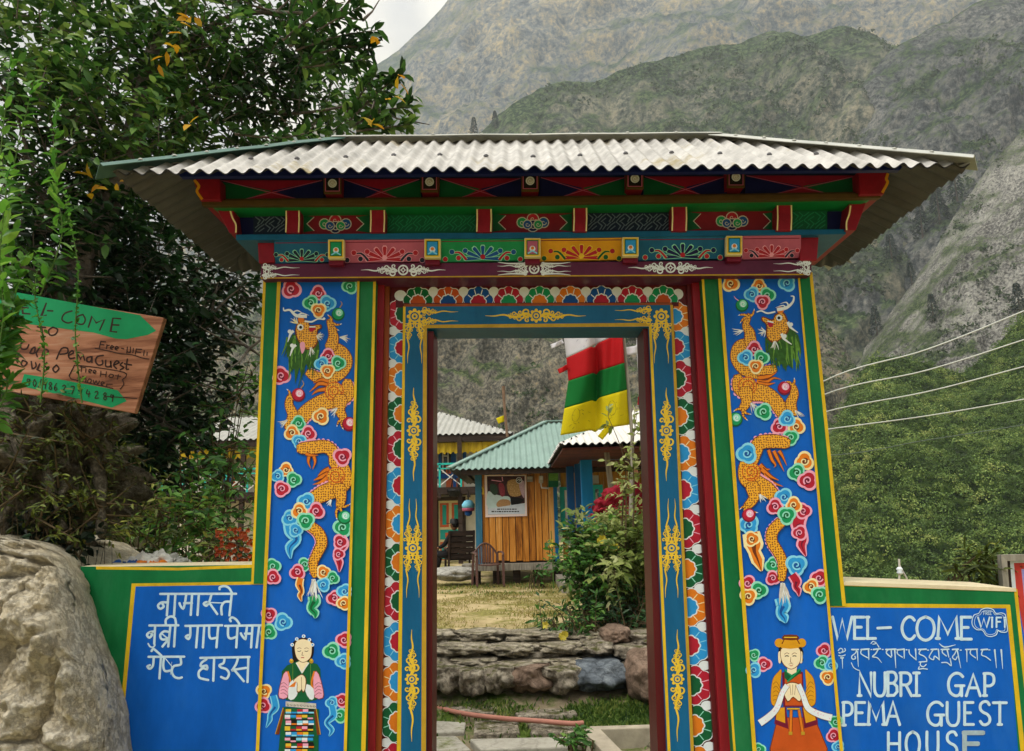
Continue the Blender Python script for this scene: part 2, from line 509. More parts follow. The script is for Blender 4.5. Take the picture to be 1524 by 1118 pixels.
class Paint:
    "brushwork laid on an upright board: flat shapes a fraction of a millimetre proud of each other"
    def __init__(s, fn, zoom=None, base=.0006, step=.00002):
        s.fn = fn if callable(fn) else (lambda x, y, d, Y=fn: px(x, y, Y - d))
        s.mb = MB(); s.d = base; s.step = step
        s.z = zoom or (0, 0, 1)
    def zoom(s, ox, oy, sc): s.z = (ox, oy, sc); return s
    def P(s, p, d):
        ox, oy, sc = s.z
        return s.fn(ox + p[0] / sc, oy + p[1] / sc, d)
    def poly(s, pts, m, smooth=0):
        if smooth: pts = catmull(pts, smooth, True)
        d = s.d; s.d += s.step
        tri = tessellate_polygon([[Vector((p[0], p[1], 0)) for p in pts]])
        vs = [s.P(p, d) for p in pts]
        k = []
        for t in tri:
            a, b, c = (Vector((pts[i][0], pts[i][1])) for i in t)
            ar = (b - a).cross(c - a)
            if abs(ar) < 1e-6: continue
            k.append(t if ar < 0 else (t[0], t[2], t[1]))
        s.mb.add(vs, k, m)
    def disc(s, c, r, m, ry=None, n=18):
        ry = ry or r
        s.poly([(c[0] + r * math.cos(2 * math.pi * i / n), c[1] + ry * math.sin(2 * math.pi * i / n)) for i in range(n)], m)
    def rect(s, x0, y0, x1, y1, m): s.poly([(x0, y0), (x1, y0), (x1, y1), (x0, y1)], m)
    def line(s, pts, w, m, smooth=0, cap=False, closed=False):
        "ribbon; w a width or a list of widths"
        if smooth and len(pts) > 2:
            n0 = len(pts)
            if hasattr(w, '__len__'):
                w = [w[0] + 0 * 1] if len(w) == 1 else list(np.interp(np.linspace(0, 1, (n0 - 1) * smooth + 1), np.linspace(0, 1, len(w)), w))
            pts = catmull(pts, smooth, closed)
        n = len(pts)
        if not hasattr(w, '__len__'): w = [w] * n
        elif len(w) != n: w = list(np.interp(np.linspace(0, 1, n), np.linspace(0, 1, len(w)), w))
        d = s.d; s.d += s.step
        L_, R_ = [], []
        for i in range(n):
            a = pts[(i - 1) % n] if closed else pts[max(i - 1, 0)]
            b = pts[(i + 1) % n] if closed else pts[min(i + 1, n - 1)]
            dx, dy = b[0] - a[0], b[1] - a[1]; q = math.hypot(dx, dy) or 1
            nx, ny = -dy / q, dx / q; h = w[i] / 2
            k = 1.0
            if 0 < i < n - 1 or closed:
                c, e = pts[i], b
                ex, ey = e[0] - c[0], e[1] - c[1]; qq = math.hypot(ex, ey) or 1
                co = abs((ex * dx + ey * dy) / (q * qq)); k = 1 / max(co, .6)
            L_.append((pts[i][0] + nx * h * k, pts[i][1] + ny * h * k)); R_.append((pts[i][0] - nx * h * k, pts[i][1] - ny * h * k))
        vs = [s.P(p, d) for p in L_] + [s.P(p, d) for p in R_]
        fs = [(i, (i + 1) % n, n + (i + 1) % n, n + i) for i in range(n if closed else n - 1)]
        if cap and not closed:
            for e, o, sg in ((0, 1, 1), (n - 1, n - 2, -1)):
                dx, dy = pts[e][0] - pts[o][0], pts[e][1] - pts[o][1]; q = math.hypot(dx, dy) or 1
                dx, dy = dx / q * w[e] / 2, dy / q * w[e] / 2
                A, B = L_[e], R_[e]
                k = len(vs)
                vs += [s.P((A[0] * .8 + B[0] * .2 + dx * .75, A[1] * .8 + B[1] * .2 + dy * .75), d), s.P((A[0] * .2 + B[0] * .8 + dx * .75, A[1] * .2 + B[1] * .8 + dy * .75), d)]
                f = (e, k, k + 1, n + e)
                fs.append(f if sg > 0 else f[::-1])
        s.mb.add(vs, fs, m)
    def spiral(s, c, r, turns, w, m, a0=0.0, sg=1):
        n = int(14 * turns) + 3
        s.line([(c[0] + r * (1 - .8 * i / n) * math.cos(a0 + sg * turns * 2 * math.pi * i / n), c[1] + r * (1 - .8 * i / n) * math.sin(a0 + sg * turns * 2 * math.pi * i / n)) for i in range(n + 1)], [w, w * .6], m)
    def build(s, name, parent): return s.mb.build(name, parent)

def rock(name, c, size, seed, m, parent=None, sub=4, rough=.35, freq=1.3, flat=0.0, smooth=True):
    "weathered stone: a noise-displaced ball squashed to size, flattened on top by 'flat'"
    bm = bmesh.new()
    bmesh.ops.create_icosphere(bm, subdivisions=sub, radius=1)
    o_ = Vector((seed * 3.17, seed * 1.31, seed * 2.23))
    for v in bm.verts:
        p = v.co.copy()
        k = 1 + rough * noise.fractal(p * freq + o_, .9, 2.1, 4) + rough * .45 * (abs(noise.noise(p * freq * 2.3 + o_)) - .3)
        p *= k
        q = max(abs(p.x), abs(p.y), abs(p.z)); p = p * (1 + .22 * (1 - q / max(p.length, 1e-6)))
        if flat and p.z > 1 - flat: p.z = 1 - flat + (p.z - (1 - flat)) * .25
        v.co = Vector((p.x * size[0], p.y * size[1], p.z * size[2]))
    me = bpy.data.meshes.new(name); bm.to_mesh(me); bm.free()
    if smooth: me.polygons.foreach_set('use_smooth', [True] * len(me.polygons))
    me.materials.append(m)
    o = bpy.data.objects.new(name, me); o.location = c
    COL.objects.link(o)
    adopt(o, parent)
    return o

def corrugated(A, B, C, D, pitch, amp, m, under=None, name='corrugated_sheet', parent=None, per=8, rows=4, gap=.004, wob=0.0):
    "sheet A-B at the eave, D-C at the ridge; the waves run up the slope"
    A, B, C, D = (Vector(p) for p in (A, B, C, D))
    n = max(8, int((B - A).length / pitch * per))
    nrm = (B - A).cross(D - A if (D - A).length > 1e-6 else C - A).normalized()
    if nrm.z < 0: nrm = -nrm
    def sheet(off):
        P = []
        for j in range(rows + 1):
            v = j / rows; row = []
            for i in range(n + 1):
                u = i / n
                p = A.lerp(B, u).lerp(D.lerp(C, u), v)
                along = (A.lerp(B, u) - A).length
                w = math.sin(2 * math.pi * along / pitch) * amp
                if wob: w += wob * noise.noise(Vector((along * 2.1, v * 2, 3.3)))
                row.append(p + nrm * (w + off))
            P.append(row)
        return P
    mb = MB()
    mb.grid(sheet(0), m)
    mb.grid([r[::-1] for r in sheet(-gap)], under or m)
    return mb.build(name, parent, smooth=True)
# ------------------------------------------------------------------ paints
BLUE = paintmat('blue_wall_paint', '005cc0', .6, .24, 3.5, .16, streak=1.5, dirt=.32, dirtcol='3a78bc', spec=.15)
GREEN = paintmat('green_wall_paint', '006a38', .5, .28, 5, .16, streak=2, dirt=.35, dirtcol='3f8a60', spec=.2)
YELLOW = paintmat('yellow_line_paint', 'd8b420', .5, .2, 14, .08, streak=1, dirt=.5, dirtcol='8a6a18')
REDW = paintmat('red_wood_paint', '8e1422', .4, .3, 7, .12, streak=6, dirt=.35, dirtcol='5e1a1c')
DARKRED = paintmat('dark_red_wood_paint', '561016', .4, .25, 7, .1, streak=6)
RUST = paintmat('orange_brown_wood_paint', '8c4418', .5, .3, 9, .1, streak=5)
TEAL = paintmat('teal_wood_paint', '065a86', .42, .16, 8, .1, streak=3, dirt=.2, dirtcol='2b7a98')
GOLD = paintmat('gold_paint', 'e2bd36', .45, .12, 20, .05)
GOLDD = paintmat('dull_gold_paint', 'b89228', .5, .15, 20, .05)
CREAM = paintmat('cream_paint', 'ecdfa8', .5, .1, 20, .04)
WHITE = paintmat('white_paint', 'dfe8ee', .5, .08, 20, .04)
WHITEL = paintmat('white_lettering_paint', 'c2def2', .5, .16, 26, .04, streak=1)
PURPLE = paintmat('purple_wood_paint', '5a1a3e', .42, .22, 6, .1, dirt=.3, dirtcol='3c1228')
NAVY = paintmat('navy_paint', '0c1450', .5, .2, 8, .06)
NAVYD = paintmat('blue_black_paint', '10203c', .5, .2, 8, .06)
PINK = paintmat('pink_wood_paint', 'b45a78', .45, .16, 8, .06)
PALEPINK = paintmat('pale_pink_paint', 'eaa4c0', .5, .08, 20, .03)
CRIMSON = paintmat('crimson_paint', 'b01c34', .45, .14, 12, .05)
MAROON = paintmat('maroon_paint', '6e1030', .45, .15, 12, .05)
LGREEN = paintmat('bright_green_paint', '12925a', .45, .14, 10, .05)
DGREEN = paintmat('deep_green_paint', '0a5a34', .45, .14, 10, .05)
MINT = paintmat('mint_paint', '8edcc4', .5, .08, 20, .03)
SKYB = paintmat('sky_blue_paint', '2a96dc', .5, .1, 18, .03)
PALEB = paintmat('pale_blue_paint', '82d2f0', .5, .08, 20, .03)
DBLUE = paintmat('deep_blue_paint', '0c4f9c', .45, .12, 12, .05)
ORANGE = paintmat('orange_paint', 'dc7a1c', .48, .12, 12, .05)
DORANGE = paintmat('burnt_orange_paint', 'c2521a', .48, .12, 12, .05)
AMBER = paintmat('amber_paint', 'd99a1c', .45, .14, 8, .05)
BROWN = paintmat('brown_outline_paint', '6e3212', .5, .1, 20, .03)
BLACK = paintmat('black_paint', '141414', .5, .1, 20, .03)
SKIN = paintmat('pale_face_paint', 'efe0bc', .5, .05, 20, .02)
GREYW = paintmat('grey_hair_paint', 'c4c0b8', .5, .2, 60, .03)
HAIRG = paintmat('dark_green_mane_paint', '2c5a20', .5, .3, 60, .03)
HAIRL = paintmat('light_green_mane_paint', '5c8c34', .5, .3, 60, .03)
CONC = paintmat('concrete_render', 'a89e8c', .85, .25, 6, .3)
CAPM = paintmat('cream_cement_cap', 'dccfae', .8, .14, 9, .3, dirt=.25, dirtcol='a08a66')

def scalemat():
    m, t, b = nodes_of('dragon_scale_paint')
    N, Lk = t.nodes, t.links
    co = N.new('ShaderNodeTexCoord')
    v = N.new('ShaderNodeTexVoronoi'); v.voronoi_dimensions = '2D'; v.inputs['Scale'].default_value = 92
    v.inputs['Randomness'].default_value = .45
    mpp = N.new('ShaderNodeMapping'); mpp.inputs['Rotation'].default_value = (R(-90), 0, 0); Lk.new(co.outputs['Object'], mpp.inputs['Vector']); Lk.new(mpp.outputs['Vector'], v.inputs['Vector'])
    r2 = N.new('ShaderNodeValToRGB')
    r2.color_ramp.elements[0].position = .24; r2.color_ramp.elements[0].color = lin('7a3c0c') + (1,)
    r2.color_ramp.elements[1].position = .36; r2.color_ramp.elements[1].color = lin('eaa81e') + (1,)
    Lk.new(v.outputs['Distance'], r2.inputs['Fac'])
    Lk.new(r2.outputs['Color'], b.inputs['Base Color'])
    b.inputs['Roughness'].default_value = .45
    return m
SCALE = scalemat()

# ------------------------------------------------------------------ stroke letters, unit box, y down
G_ = {
 'W': [[(0, 0), (.27, 1), (.5, .12), (.73, 1), (1, 0)]], 'E': [[(.05, 0), (.05, 1)], [(0, .02), (.95, .02)], [(.05, .47), (.7, .47)], [(0, .98), (1, .98)]],
 'L': [[(.15, 0), (.15, 1)], [(.05, .98), (.95, .98)], [(0, .02), (.3, .02)]], 'C': [[(.95, .16), (.75, .03), (.45, .02), (.15, .2), (.02, .5), (.15, .8), (.45, .98), (.75, .97), (.98, .82)]],
 'O': [[(.5, 0), (.15, .15), (.02, .5), (.15, .85), (.5, 1), (.85, .85), (.98, .5), (.85, .15), (.5, 0)]], 'M': [[(.05, 1), (.12, 0), (.5, .78), (.88, 0), (.96, 1)], [(-.03, .98), (.14, .98)], [(.86, .98), (1.05, .98)]],
 'N': [[(.1, 1), (.1, 0), (.88, 1), (.88, 0)], [(-.02, .98), (.22, .98)]], 'U': [[(.08, 0), (.08, .7), (.25, .95), (.5, 1), (.75, .95), (.9, .7), (.9, 0)]],
 'B': [[(.1, 0), (.1, 1)], [(.0, .02), (.6, .02), (.85, .15), (.85, .32), (.6, .46), (.15, .47)], [(.6, .46), (.92, .6), (.95, .82), (.65, .97), (0, .98)]],
 'R': [[(.1, 0), (.1, 1)], [(0, .02), (.6, .02), (.88, .14), (.88, .38), (.6, .52), (.12, .52)], [(.5, .52), (.98, 1)]],
 'I': [[(.5, 0), (.5, 1)], [(.05, .02), (.95, .02)], [(.0, .98), (1, .98)]], 'G': [[(.92, .16), (.7, .02), (.4, .02), (.12, .2), (.02, .5), (.12, .82), (.4, .98), (.66, .96), (.8, .78), (.8, .56)], [(.45, .55), (1.0, .55)], [(.84, .55), (.84, 1)]],
 'A': [[(0, 1), (.5, 0), (1, 1)], [(.2, .62), (.8, .62)]], 'P': [[(.1, 0), (.1, 1)], [(0, .02), (.6, .02), (.92, .15), (.92, .42), (.6, .55), (.12, .55)], [(-.05, .98), (.3, .98)]],
 'S': [[(.9, .15), (.7, .02), (.35, .02), (.08, .14), (.08, .34), (.35, .47), (.68, .54), (.92, .68), (.92, .86), (.65, .98), (.3, .98), (.05, .84)]],
 'T': [[(.5, 0), (.5, 1)], [(0, .03), (1, .03)], [(.35, .98), (.65, .98)]], 'H': [[(.1, 0), (.1, 1)], [(.9, 0), (.9, 1)], [(.1, .47), (.9, .47)]],
 'F': [[(.1, 0), (.1, 1)], [(.1, .03), (.95, .03)], [(.1, .45), (.75, .45)]], 'i': [[(.5, .2), (.5, 1)], [(.42, .04), (.58, .04)]],
}
def letter(p, ch, x0, y0, x1, y1, w, m, slant=0.0):
    for st in G_[ch]:
        q = [(x0 + (x1 - x0) * a + slant * (1 - b), y0 + (y1 - y0) * b) for a, b in st]
        p.line(q, w, m, smooth=4 if len(q) > 5 else 0, cap=True)

# ------------------------------------------------------------------ ornament brushes
CL = {'r': (PALEPINK, CRIMSON, MAROON), 'g': (MINT, LGREEN, DGREEN), 'b': (PALEB, SKYB, DBLUE), 'o': (CREAM, ORANGE, BROWN)}
def cloud(p, cx, cy, r, col, ang=0.0, sg=1):
    rim, body, core = CL[col]
    def lobes(k, R0):
        return [(cx + R0 * (1 + k * abs(math.cos(1.5 * t))) * math.cos(t + ang) * .86, cy + R0 * (1 + k * abs(math.cos(1.5 * t))) * math.sin(t + ang) * .86) for t in [2 * math.pi * i / 24 for i in range(24)]]
    p.poly(lobes(.3, r), rim); p.poly(lobes(.3, r * .76), body)
    p.disc((cx + r * .1 * math.cos(ang + 2), cy + r * .1 * math.sin(ang + 2)), r * .42, core)
    p.spiral((cx, cy), r * .46, 1.2, r * .17, rim, ang + 1.2, sg)
def tail(p, pts, w, col):
    rim, body, core = CL[col]
    p.line(pts, [w, w * 1.15, w * .75, w * .8, w * .12], rim, smooth=6)
    p.line(pts, [w * .7, w * .8, w * .45, w * .5, w * .03], body, smooth=6)
    p.line(pts[1:], [w * .3, w * .12, w * .02], core, smooth=6)
def scaled(p, pts, w, fringe=PALEPINK, edge=BROWN):
    wl = w if hasattr(w, '__len__') else [w]
    if fringe:
        pp = catmull(pts, 8)
        ww = np.interp(np.linspace(0, 1, len(pp)), np.linspace(0, 1, len(wl)), wl)
        for i in range(0, len(pp) - 1, 2):
            dx, dy = pp[i + 1][0] - pp[i][0], pp[i + 1][1] - pp[i][1]; q = math.hypot(dx, dy) or 1
            s_ = fringe[1]
            p.disc((pp[i][0] - dy / q * ww[i] * .52 * s_, pp[i][1] + dx / q * ww[i] * .52 * s_), ww[i] * .13 + 2, fringe[0], n=8)
    p.line(pts, [v + 9 for v in wl], edge, smooth=8, cap=True)
    p.line(pts, wl, SCALE, smooth=8, cap=True)
def claw(p, c, dirs, m=SCALE):
    for a, l in dirs:
        e = (c[0] + math.cos(a) * l, c[1] + math.sin(a) * l)
        b = (c[0] + math.cos(a + .25) * l * .55, c[1] + math.sin(a + .25) * l * .55)
        p.line([c, b, e], [20, 17, 9], BROWN, smooth=4); p.line([c, b, e], [15, 12, 5], m, smooth=4)
        p.line([e, (e[0] + math.cos(a - .6) * 12, e[1] + math.sin(a - .6) * 12)], [7, 1], WHITE)
def pearl(p, c, r, col):
    rim, body, core = CL[col]
    p.disc(c, r, core, n=20); p.disc((c[0], c[1] - r * .1), r * .86, body, n=20)
    p.disc((c[0] + r * .15, c[1] - r * .25), r * .55, rim, n=16); p.spiral((c[0] + r * .15, c[1] - r * .25), r * .42, 1.1, r * .14, WHITE, 1, 1)
def tuft(p, c, ang, ln, n, spread, m1, m2, w=7):
    for i in range(n):
        a = ang + spread * (i / (n - 1) - .5) + random.uniform(-.06, .06); l = ln * random.uniform(.7, 1.1)
        s = (c[0] + random.uniform(-.2, .2) * ln * .4, c[1] + random.uniform(-.1, .1) * ln * .3)
        k = random.uniform(-.15, .15)
        p.line([s, (s[0] + math.cos(a + k) * l * .55, s[1] + math.sin(a + k) * l * .55), (s[0] + math.cos(a) * l, s[1] + math.sin(a) * l)], [w, w * .8, 1], (m1, m2)[i % 2], smooth=3)
def flame(p, pts, w):
    p.line(pts, [w, w * .9, w * .5, 1], BROWN, smooth=5); p.line(pts, [w * .62, w * .55, w * .25, .5], ORANGE, smooth=5)

def dragon_left(p):
    p.zoom(380, 400, 4.3)
    for c in ((230, 130, 62, 'r', .3), (605, 112, 50, 'g', 1), (402, 158, 50, 'r', -1.57), (355, 220, 50, 'g', 3.1), (462, 222, 52, 'b', 0), (405, 266, 48, 'o', 1.57), (165, 685, 58, 'r', .2)): cloud(p, *c)
    # body from under the mane, round the upper loop
    scaled(p, [(345, 668), (430, 705), (530, 670), (575, 600), (555, 540), (495, 500)], [50, 74, 88, 90, 80, 70], (PALEPINK, -1))
    scaled(p, [(485, 500), (500, 440), (488, 385), (472, 335)], [76, 62, 42, 30], None)
    tuft(p, (540, 440), .2, 70, 7, .9, WHITE, GREYW)
    claw(p, (490, 345), ((-2.0, 50), (.2, 55), (.9, 60)))
    pearl(p, (530, 292), 42, 'g'); p.line([(540, 250), (555, 225), (545, 208)], [6, 5, 2], GOLDD, smooth=4)
    # hip and lower body
    for pts in ([(470, 740), (410, 735), (380, 760), (345, 790)], [(460, 770), (400, 780), (360, 810)], [(470, 720), (420, 710), (370, 735)]): flame(p, pts, 34)
    scaled(p, [(590, 730), (580, 800), (520, 830), (420, 860), (330, 915), (270, 985)], [60, 100, 110, 100, 92, 84], (PALEPINK, -1))
    p.disc((505, 785), 62, DORANGE); p.disc((505, 785), 56, SCALE); p.spiral((505, 785), 48, 1.7, 8, DORANGE, 0, 1)
    scaled(p, [(545, 840), (540, 905), (565, 955)], [90, 62, 44], None)
    claw(p, (560, 960), ((.1, 50), (1.6, 60), (2.3, 55)))
    pearl(p, (600, 995), 46, 'r')
    tuft(p, (520, 890), 2.3, 70, 6, .9, WHITE, GREYW)
    scaled(p, [(215, 1010), (240, 940), (215, 870), (225, 815)], [60, 66, 50, 36], None)
    claw(p, (222, 815), ((-1.9, 40), (-.8, 45), (.4, 60)))
    pearl(p, (275, 808), 44, 'r'); p.line([(290, 765), (310, 740), (300, 715)], [6, 5, 2], GOLDD, smooth=4)
    tuft(p, (200, 970), 2.6, 60, 6, .8, WHITE, GREYW)
    # mane and head
    p.poly([(225, 440), (330, 470), (400, 520), (395, 560), (370, 590), (350, 660), (325, 610), (300, 690), (285, 620), (255, 740), (250, 640), (225, 660), (215, 560), (200, 570), (205, 480)], HAIRG)
    for i in range(46):
        x = 205 + 200 * random.random(); y0 = 480 + random.uniform(-60, 60); l = 110 + 130 * random.random() * (1 - abs(x - 290) / 150)
        p.line([(x, y0), (x - 8 + random.uniform(-14, 14), y0 + l * .5), (x - 20 + random.uniform(-20, 30), y0 + l)], [14, 12, 2], (HAIRG, HAIRL, HAIRG)[i % 3], smooth=3)
    p.poly([(255, 380), (290, 320), (340, 335), (350, 360), (415, 355), (425, 380), (400, 400), (400, 470), (375, 510), (335, 520), (300, 500), (262, 440)], BROWN, 3)
    p.poly([(262, 382), (292, 328), (335, 342), (348, 368), (408, 362), (416, 378), (392, 398), (392, 466), (370, 502), (335, 512), (303, 492), (270, 440)], SCALE, 3)
    p.poly([(345, 370), (388, 372), (378, 395), (350, 405)], CRIMSON, 2); p.line([(345, 372), (385, 372)], 9, WHITE)
    tuft(p, (395, 430), .2, 45, 9, 2.2, WHITE, GREYW); tuft(p, (355, 505), 1.4, 55, 7, .9, WHITE, GREYW)
    p.disc((288, 375), 20, WHITE); p.disc((290, 375), 10, BLACK); p.disc((292, 325), 20, ORANGE)
    p.poly([(285, 480), (312, 470), (318, 510), (298, 545)], PALEPINK, 3)
    p.line([(330, 305), (262, 300), (222, 265), (185, 268), (180, 248)], [22, 20, 14, 10, 5], WHITE, smooth=6)
    for q in ([(270, 300), (300, 285), (345, 300)], [(240, 280), (270, 268), (310, 290)]): p.line(q, [10, 8, 1], WHITE, smooth=4)
    p.line([(315, 335), (360, 340), (400, 322), (440, 325)], [10, 11, 9, 8], WHITE, smooth=6); p.disc((440, 320), 8, WHITE)
    for c in ((225, 410), (240, 500)):
        p.line([(c[0] + 20, c[1] - 12), (c[0], c[1] + 8), (c[0] - 18, c[1] + 60)], [18, 16, 4], WHITE, smooth=5); p.disc((c[0] - 5, c[1] - 8), 13, WHITE)
    tuft(p, (270, 350), -2.4, 50, 7, 1.2, WHITE, CREAM)
    for c in ((465, 560, 48, 'r', -1.5), (425, 610, 46, 'b', 3.1), (530, 605, 48, 'g', 0), (463, 655, 46, 'o', 1.6), (420, 945, 54, 'o', 1), (275, 990, 48, 'g', -1.5), (235, 1050, 50, 'o', 2.6), (340, 1055, 50, 'r', .4), (280, 1105, 46, 'b', 1.6)): cloud(p, *c)
    # lower half
    p.zoom(380, 640, 3.994)
    scaled(p, [(270, 110), (340, 105), (420, 100), (465, 140), (470, 200)], [60, 74, 70, 66, 60], (PALEPINK, -1))
    for q in ([(320, 150), (315, 190), (330, 230)], [(345, 150), (355, 190), (340, 235)], [(300, 140), (330, 150), (375, 150)]): flame(p, q, 26)
    for q in ([(440, 230), (400, 250), (370, 275)], [(430, 260), (380, 285), (345, 300)], [(430, 280), (390, 310), (340, 325)]): flame(p, q, 34)
    scaled(p, [(525, 220), (530, 300), (480, 345), (400, 380), (330, 420)], [60, 90, 100, 92, 70], (PALEPINK, 1))
    p.disc((478, 275), 55, DORANGE); p.disc((478, 275), 50, SCALE); p.spiral((478, 275), 42, 1.7, 8, DORANGE, 0, 1)
    scaled(p, [(500, 350), (510, 410), (500, 450)], [80, 54, 40], None)
    tuft(p, (450, 415), 2.0, 40, 7, 1.0, WHITE, GREYW)
    claw(p, (500, 450), ((-.1, 60), (1.8, 75), (1.0, 60)))
    cloud(p, 520, 580, 56, 'g', 1.2); pearl(p, (530, 520), 42, 'g')
    cloud(p, 517, 160, 54, 'r', -.6)
    tail(p, [(505, 640), (520, 680), (485, 740), (500, 790), (498, 845)], 66, 'r'); cloud(p, 505, 665, 44, 'r', 0); cloud(p, 495, 738, 36, 'r', 0)
    for c in ((182, 238, 44, 'o', -1.5), (133, 275, 40, 'b', 3), (228, 295, 46, 'g', 0), (158, 350, 48, 'r', 2), (105, 810, 46, 'g', 0), (105, 875, 46, 'r', .5), (295, 800, 42, 'g', 2)): cloud(p, *c)
    tail(p, [(200, 530), (215, 600), (245, 650), (205, 700), (210, 765)], 78, 'b'); cloud(p, 205, 525, 48, 'b', 2.6); cloud(p, 240, 595, 42, 'b', 0)
    scaled(p, [(325, 570), (375, 610), (395, 670), (370, 730), (345, 790), (355, 860)], [56, 62, 62, 56, 50, 42], (PALEPINK, 1))
    for c in ((302, 425, 52, 'b', -1), (262, 482, 48, 'o', 2.6), (362, 482, 50, 'r', .5), (300, 540, 52, 'g', 1.6), (250, 845, 46, 'r', 2.8), (405, 845, 42, 'o', 0), (460, 880, 40, 'g', .4), (405, 920, 42, 'b', 1.2)): cloud(p, *c)
    tail(p, [(270, 880), (262, 920), (275, 960), (265, 985), (275, 1020)], 44, 'o')
    tail(p, [(345, 985), (350, 1020), (330, 1060), (355, 1090), (355, 1120)], 70, 'g')
    tuft(p, (345, 890), 1.57, 120, 18, .75, WHITE, GREYW, 9)
    for c in ((470, 1000, 46, 'r', 3), (530, 960, 46, 'b', -1), (525, 1030, 42, 'o', 1)): cloud(p, *c)

def dragon_right(p):
    p.zoom(1040, 400, 4.3)
    for c in ((205, 95, 54, 'o', .3), (565, 92, 54, 'b', 1), (385, 112, 48, 'o', -1.57), (340, 165, 48, 'b', 3.1), (440, 170, 50, 'g', 0), (408, 212, 48, 'r', 1.57)): cloud(p, *c)
    scaled(p, [(480, 640), (390, 665), (300, 640), (250, 570), (265, 500), (330, 480)], [50, 74, 88, 90, 80, 70], (PALEPINK, 1))
    scaled(p, [(330, 470), (325, 410), (302, 360), (320, 300)], [76, 62, 42, 30], None)
    tuft(p, (280, 395), 2.9, 70, 7, .9, WHITE, GREYW)
    claw(p, (320, 310), ((-.9, 55), (2.6, 60), (-2.9, 60)))
    pearl(p, (277, 235), 42, 'g'); p.line([(255, 205), (235, 190), (225, 175)], [6, 5, 2], PALEPINK, smooth=4)
    for q in ([(380, 700), (440, 690), (470, 680), (500, 660)], [(370, 720), (430, 725), (480, 700), (530, 710)], [(380, 735), (440, 740), (490, 730)]): flame(p, q, 34)
    scaled(p, [(250, 700), (270, 760), (340, 790), (420, 800), (490, 850), (545, 930)], [60, 100, 110, 100, 90, 80], (PALEPINK, 1))
    p.disc((312, 750), 60, DORANGE); p.disc((312, 750), 54, SCALE); p.spiral((312, 750), 46, 1.7, 8, DORANGE, 2, -1)
    scaled(p, [(300, 790), (305, 850), (280, 895)], [90, 62, 44], None)
    claw(p, (280, 900), ((3.0, 50), (1.2, 70), (.6, 55)))
    pearl(p, (235, 965), 46, 'g')
    tuft(p, (335, 860), 1.0, 60, 6, .9, WHITE, GREYW)
    scaled(p, [(600, 920), (590, 860), (612, 800), (600, 750)], [60, 66, 50, 36], None)
    claw(p, (598, 745), ((-1.2, 40), (-2.6, 45), (2.8, 50)))
    pearl(p, (548, 765), 44, 'r'); tuft(p, (620, 910), .8, 60, 6, .8, WHITE, GREYW)
    p.poly([(590, 370), (630, 420), (615, 500), (625, 560), (595, 590), (600, 640), (565, 610), (560, 660), (530, 610), (500, 625), (495, 570), (465, 590), (465, 530), (440, 540), (440, 490), (520, 460)], HAIRG)
    for i in range(46):
        x = 430 + 200 * random.random(); y0 = 480 + random.uniform(-70, 40); l = 100 + 120 * random.random() * (1 - abs(x - 540) / 150)
        p.line([(x, y0), (x + 8 + random.uniform(-14, 14), y0 + l * .5), (x + 14 + random.uniform(-20, 20), y0 + l)], [14, 12, 2], (HAIRG, HAIRL, HAIRG)[i % 3], smooth=3)
    p.poly([(575, 350), (545, 280), (490, 290), (470, 325), (410, 305), (400, 330), (430, 360), (430, 430), (460, 470), (500, 470), (540, 440), (575, 400)], BROWN, 3)
    p.poly([(566, 350), (540, 288), (494, 298), (472, 333), (414, 313), (408, 330), (438, 360), (438, 428), (464, 462), (500, 462), (535, 432), (566, 396)], SCALE, 3)
    p.poly([(440, 335), (478, 345), (470, 372), (448, 372)], CRIMSON, 2); p.line([(440, 335), (478, 345)], 9, WHITE)
    tuft(p, (425, 400), 2.9, 45, 9, 2.2, WHITE, GREYW); tuft(p, (485, 465), 1.7, 55, 7, .9, WHITE, GREYW)
    p.disc((515, 315), 20, WHITE); p.disc((513, 315), 10, BLACK); p.disc((522, 265), 22, ORANGE)
    p.line([(500, 262), (560, 250), (600, 215), (608, 180), (588, 175)], [22, 20, 14, 10, 5], WHITE, smooth=6)
    for q in ([(560, 255), (540, 235), (490, 250)], [(575, 240), (560, 215), (520, 225)]): p.line(q, [10, 8, 1], WHITE, smooth=4)
    p.line([(490, 275), (440, 285), (400, 270), (370, 278)], [10, 11, 9, 7], WHITE, smooth=6)
    for c in ((585, 355), (545, 430)):
        p.line([(c[0] - 15, c[1] - 15), (c[0], c[1] + 18), (c[0] + 50, c[1] + 55)], [18, 16, 4], WHITE, smooth=5); p.disc((c[0] + 5, c[1] + 2), 13, WHITE)
    for c in ((355, 515, 50, 'r', -1.5), (300, 570, 50, 'b', 3.1), (400, 572, 50, 'g', 0), (365, 625, 46, 'o', 1.6), (415, 915, 54, 'g', 1), (515, 1010, 52, 'r', 2.6), (625, 1010, 54, 'o', .4), (565, 960, 52, 'b', -1.5), (590, 1080, 50, 'g', 1.6)): cloud(p, *c)
    p.zoom(1040, 640, 3.855)
    scaled(p, [(500, 75), (430, 65), (350, 75), (325, 130), (310, 180)], [60, 74, 74, 66, 56], (PALEPINK, 1))
    for q in ([(400, 115), (420, 170), (440, 200), (430, 215)], [(430, 120), (460, 180), (490, 240)], [(460, 120), (480, 150), (505, 205)]): flame(p, q, 26)
    for q in ([(350, 200), (380, 225), (410, 225)], [(360, 225), (410, 265), (460, 290)], [(370, 260), (420, 300), (485, 325)]): flame(p, q, 34)
    scaled(p, [(262, 200), (275, 270), (330, 310), (390, 340), (440, 385)], [60, 90, 100, 86, 60], (PALEPINK, -1))
    p.disc((302, 240), 54, DORANGE); p.disc((302, 240), 49, SCALE); p.spiral((302, 240), 42, 1.7, 8, DORANGE, 2, -1)
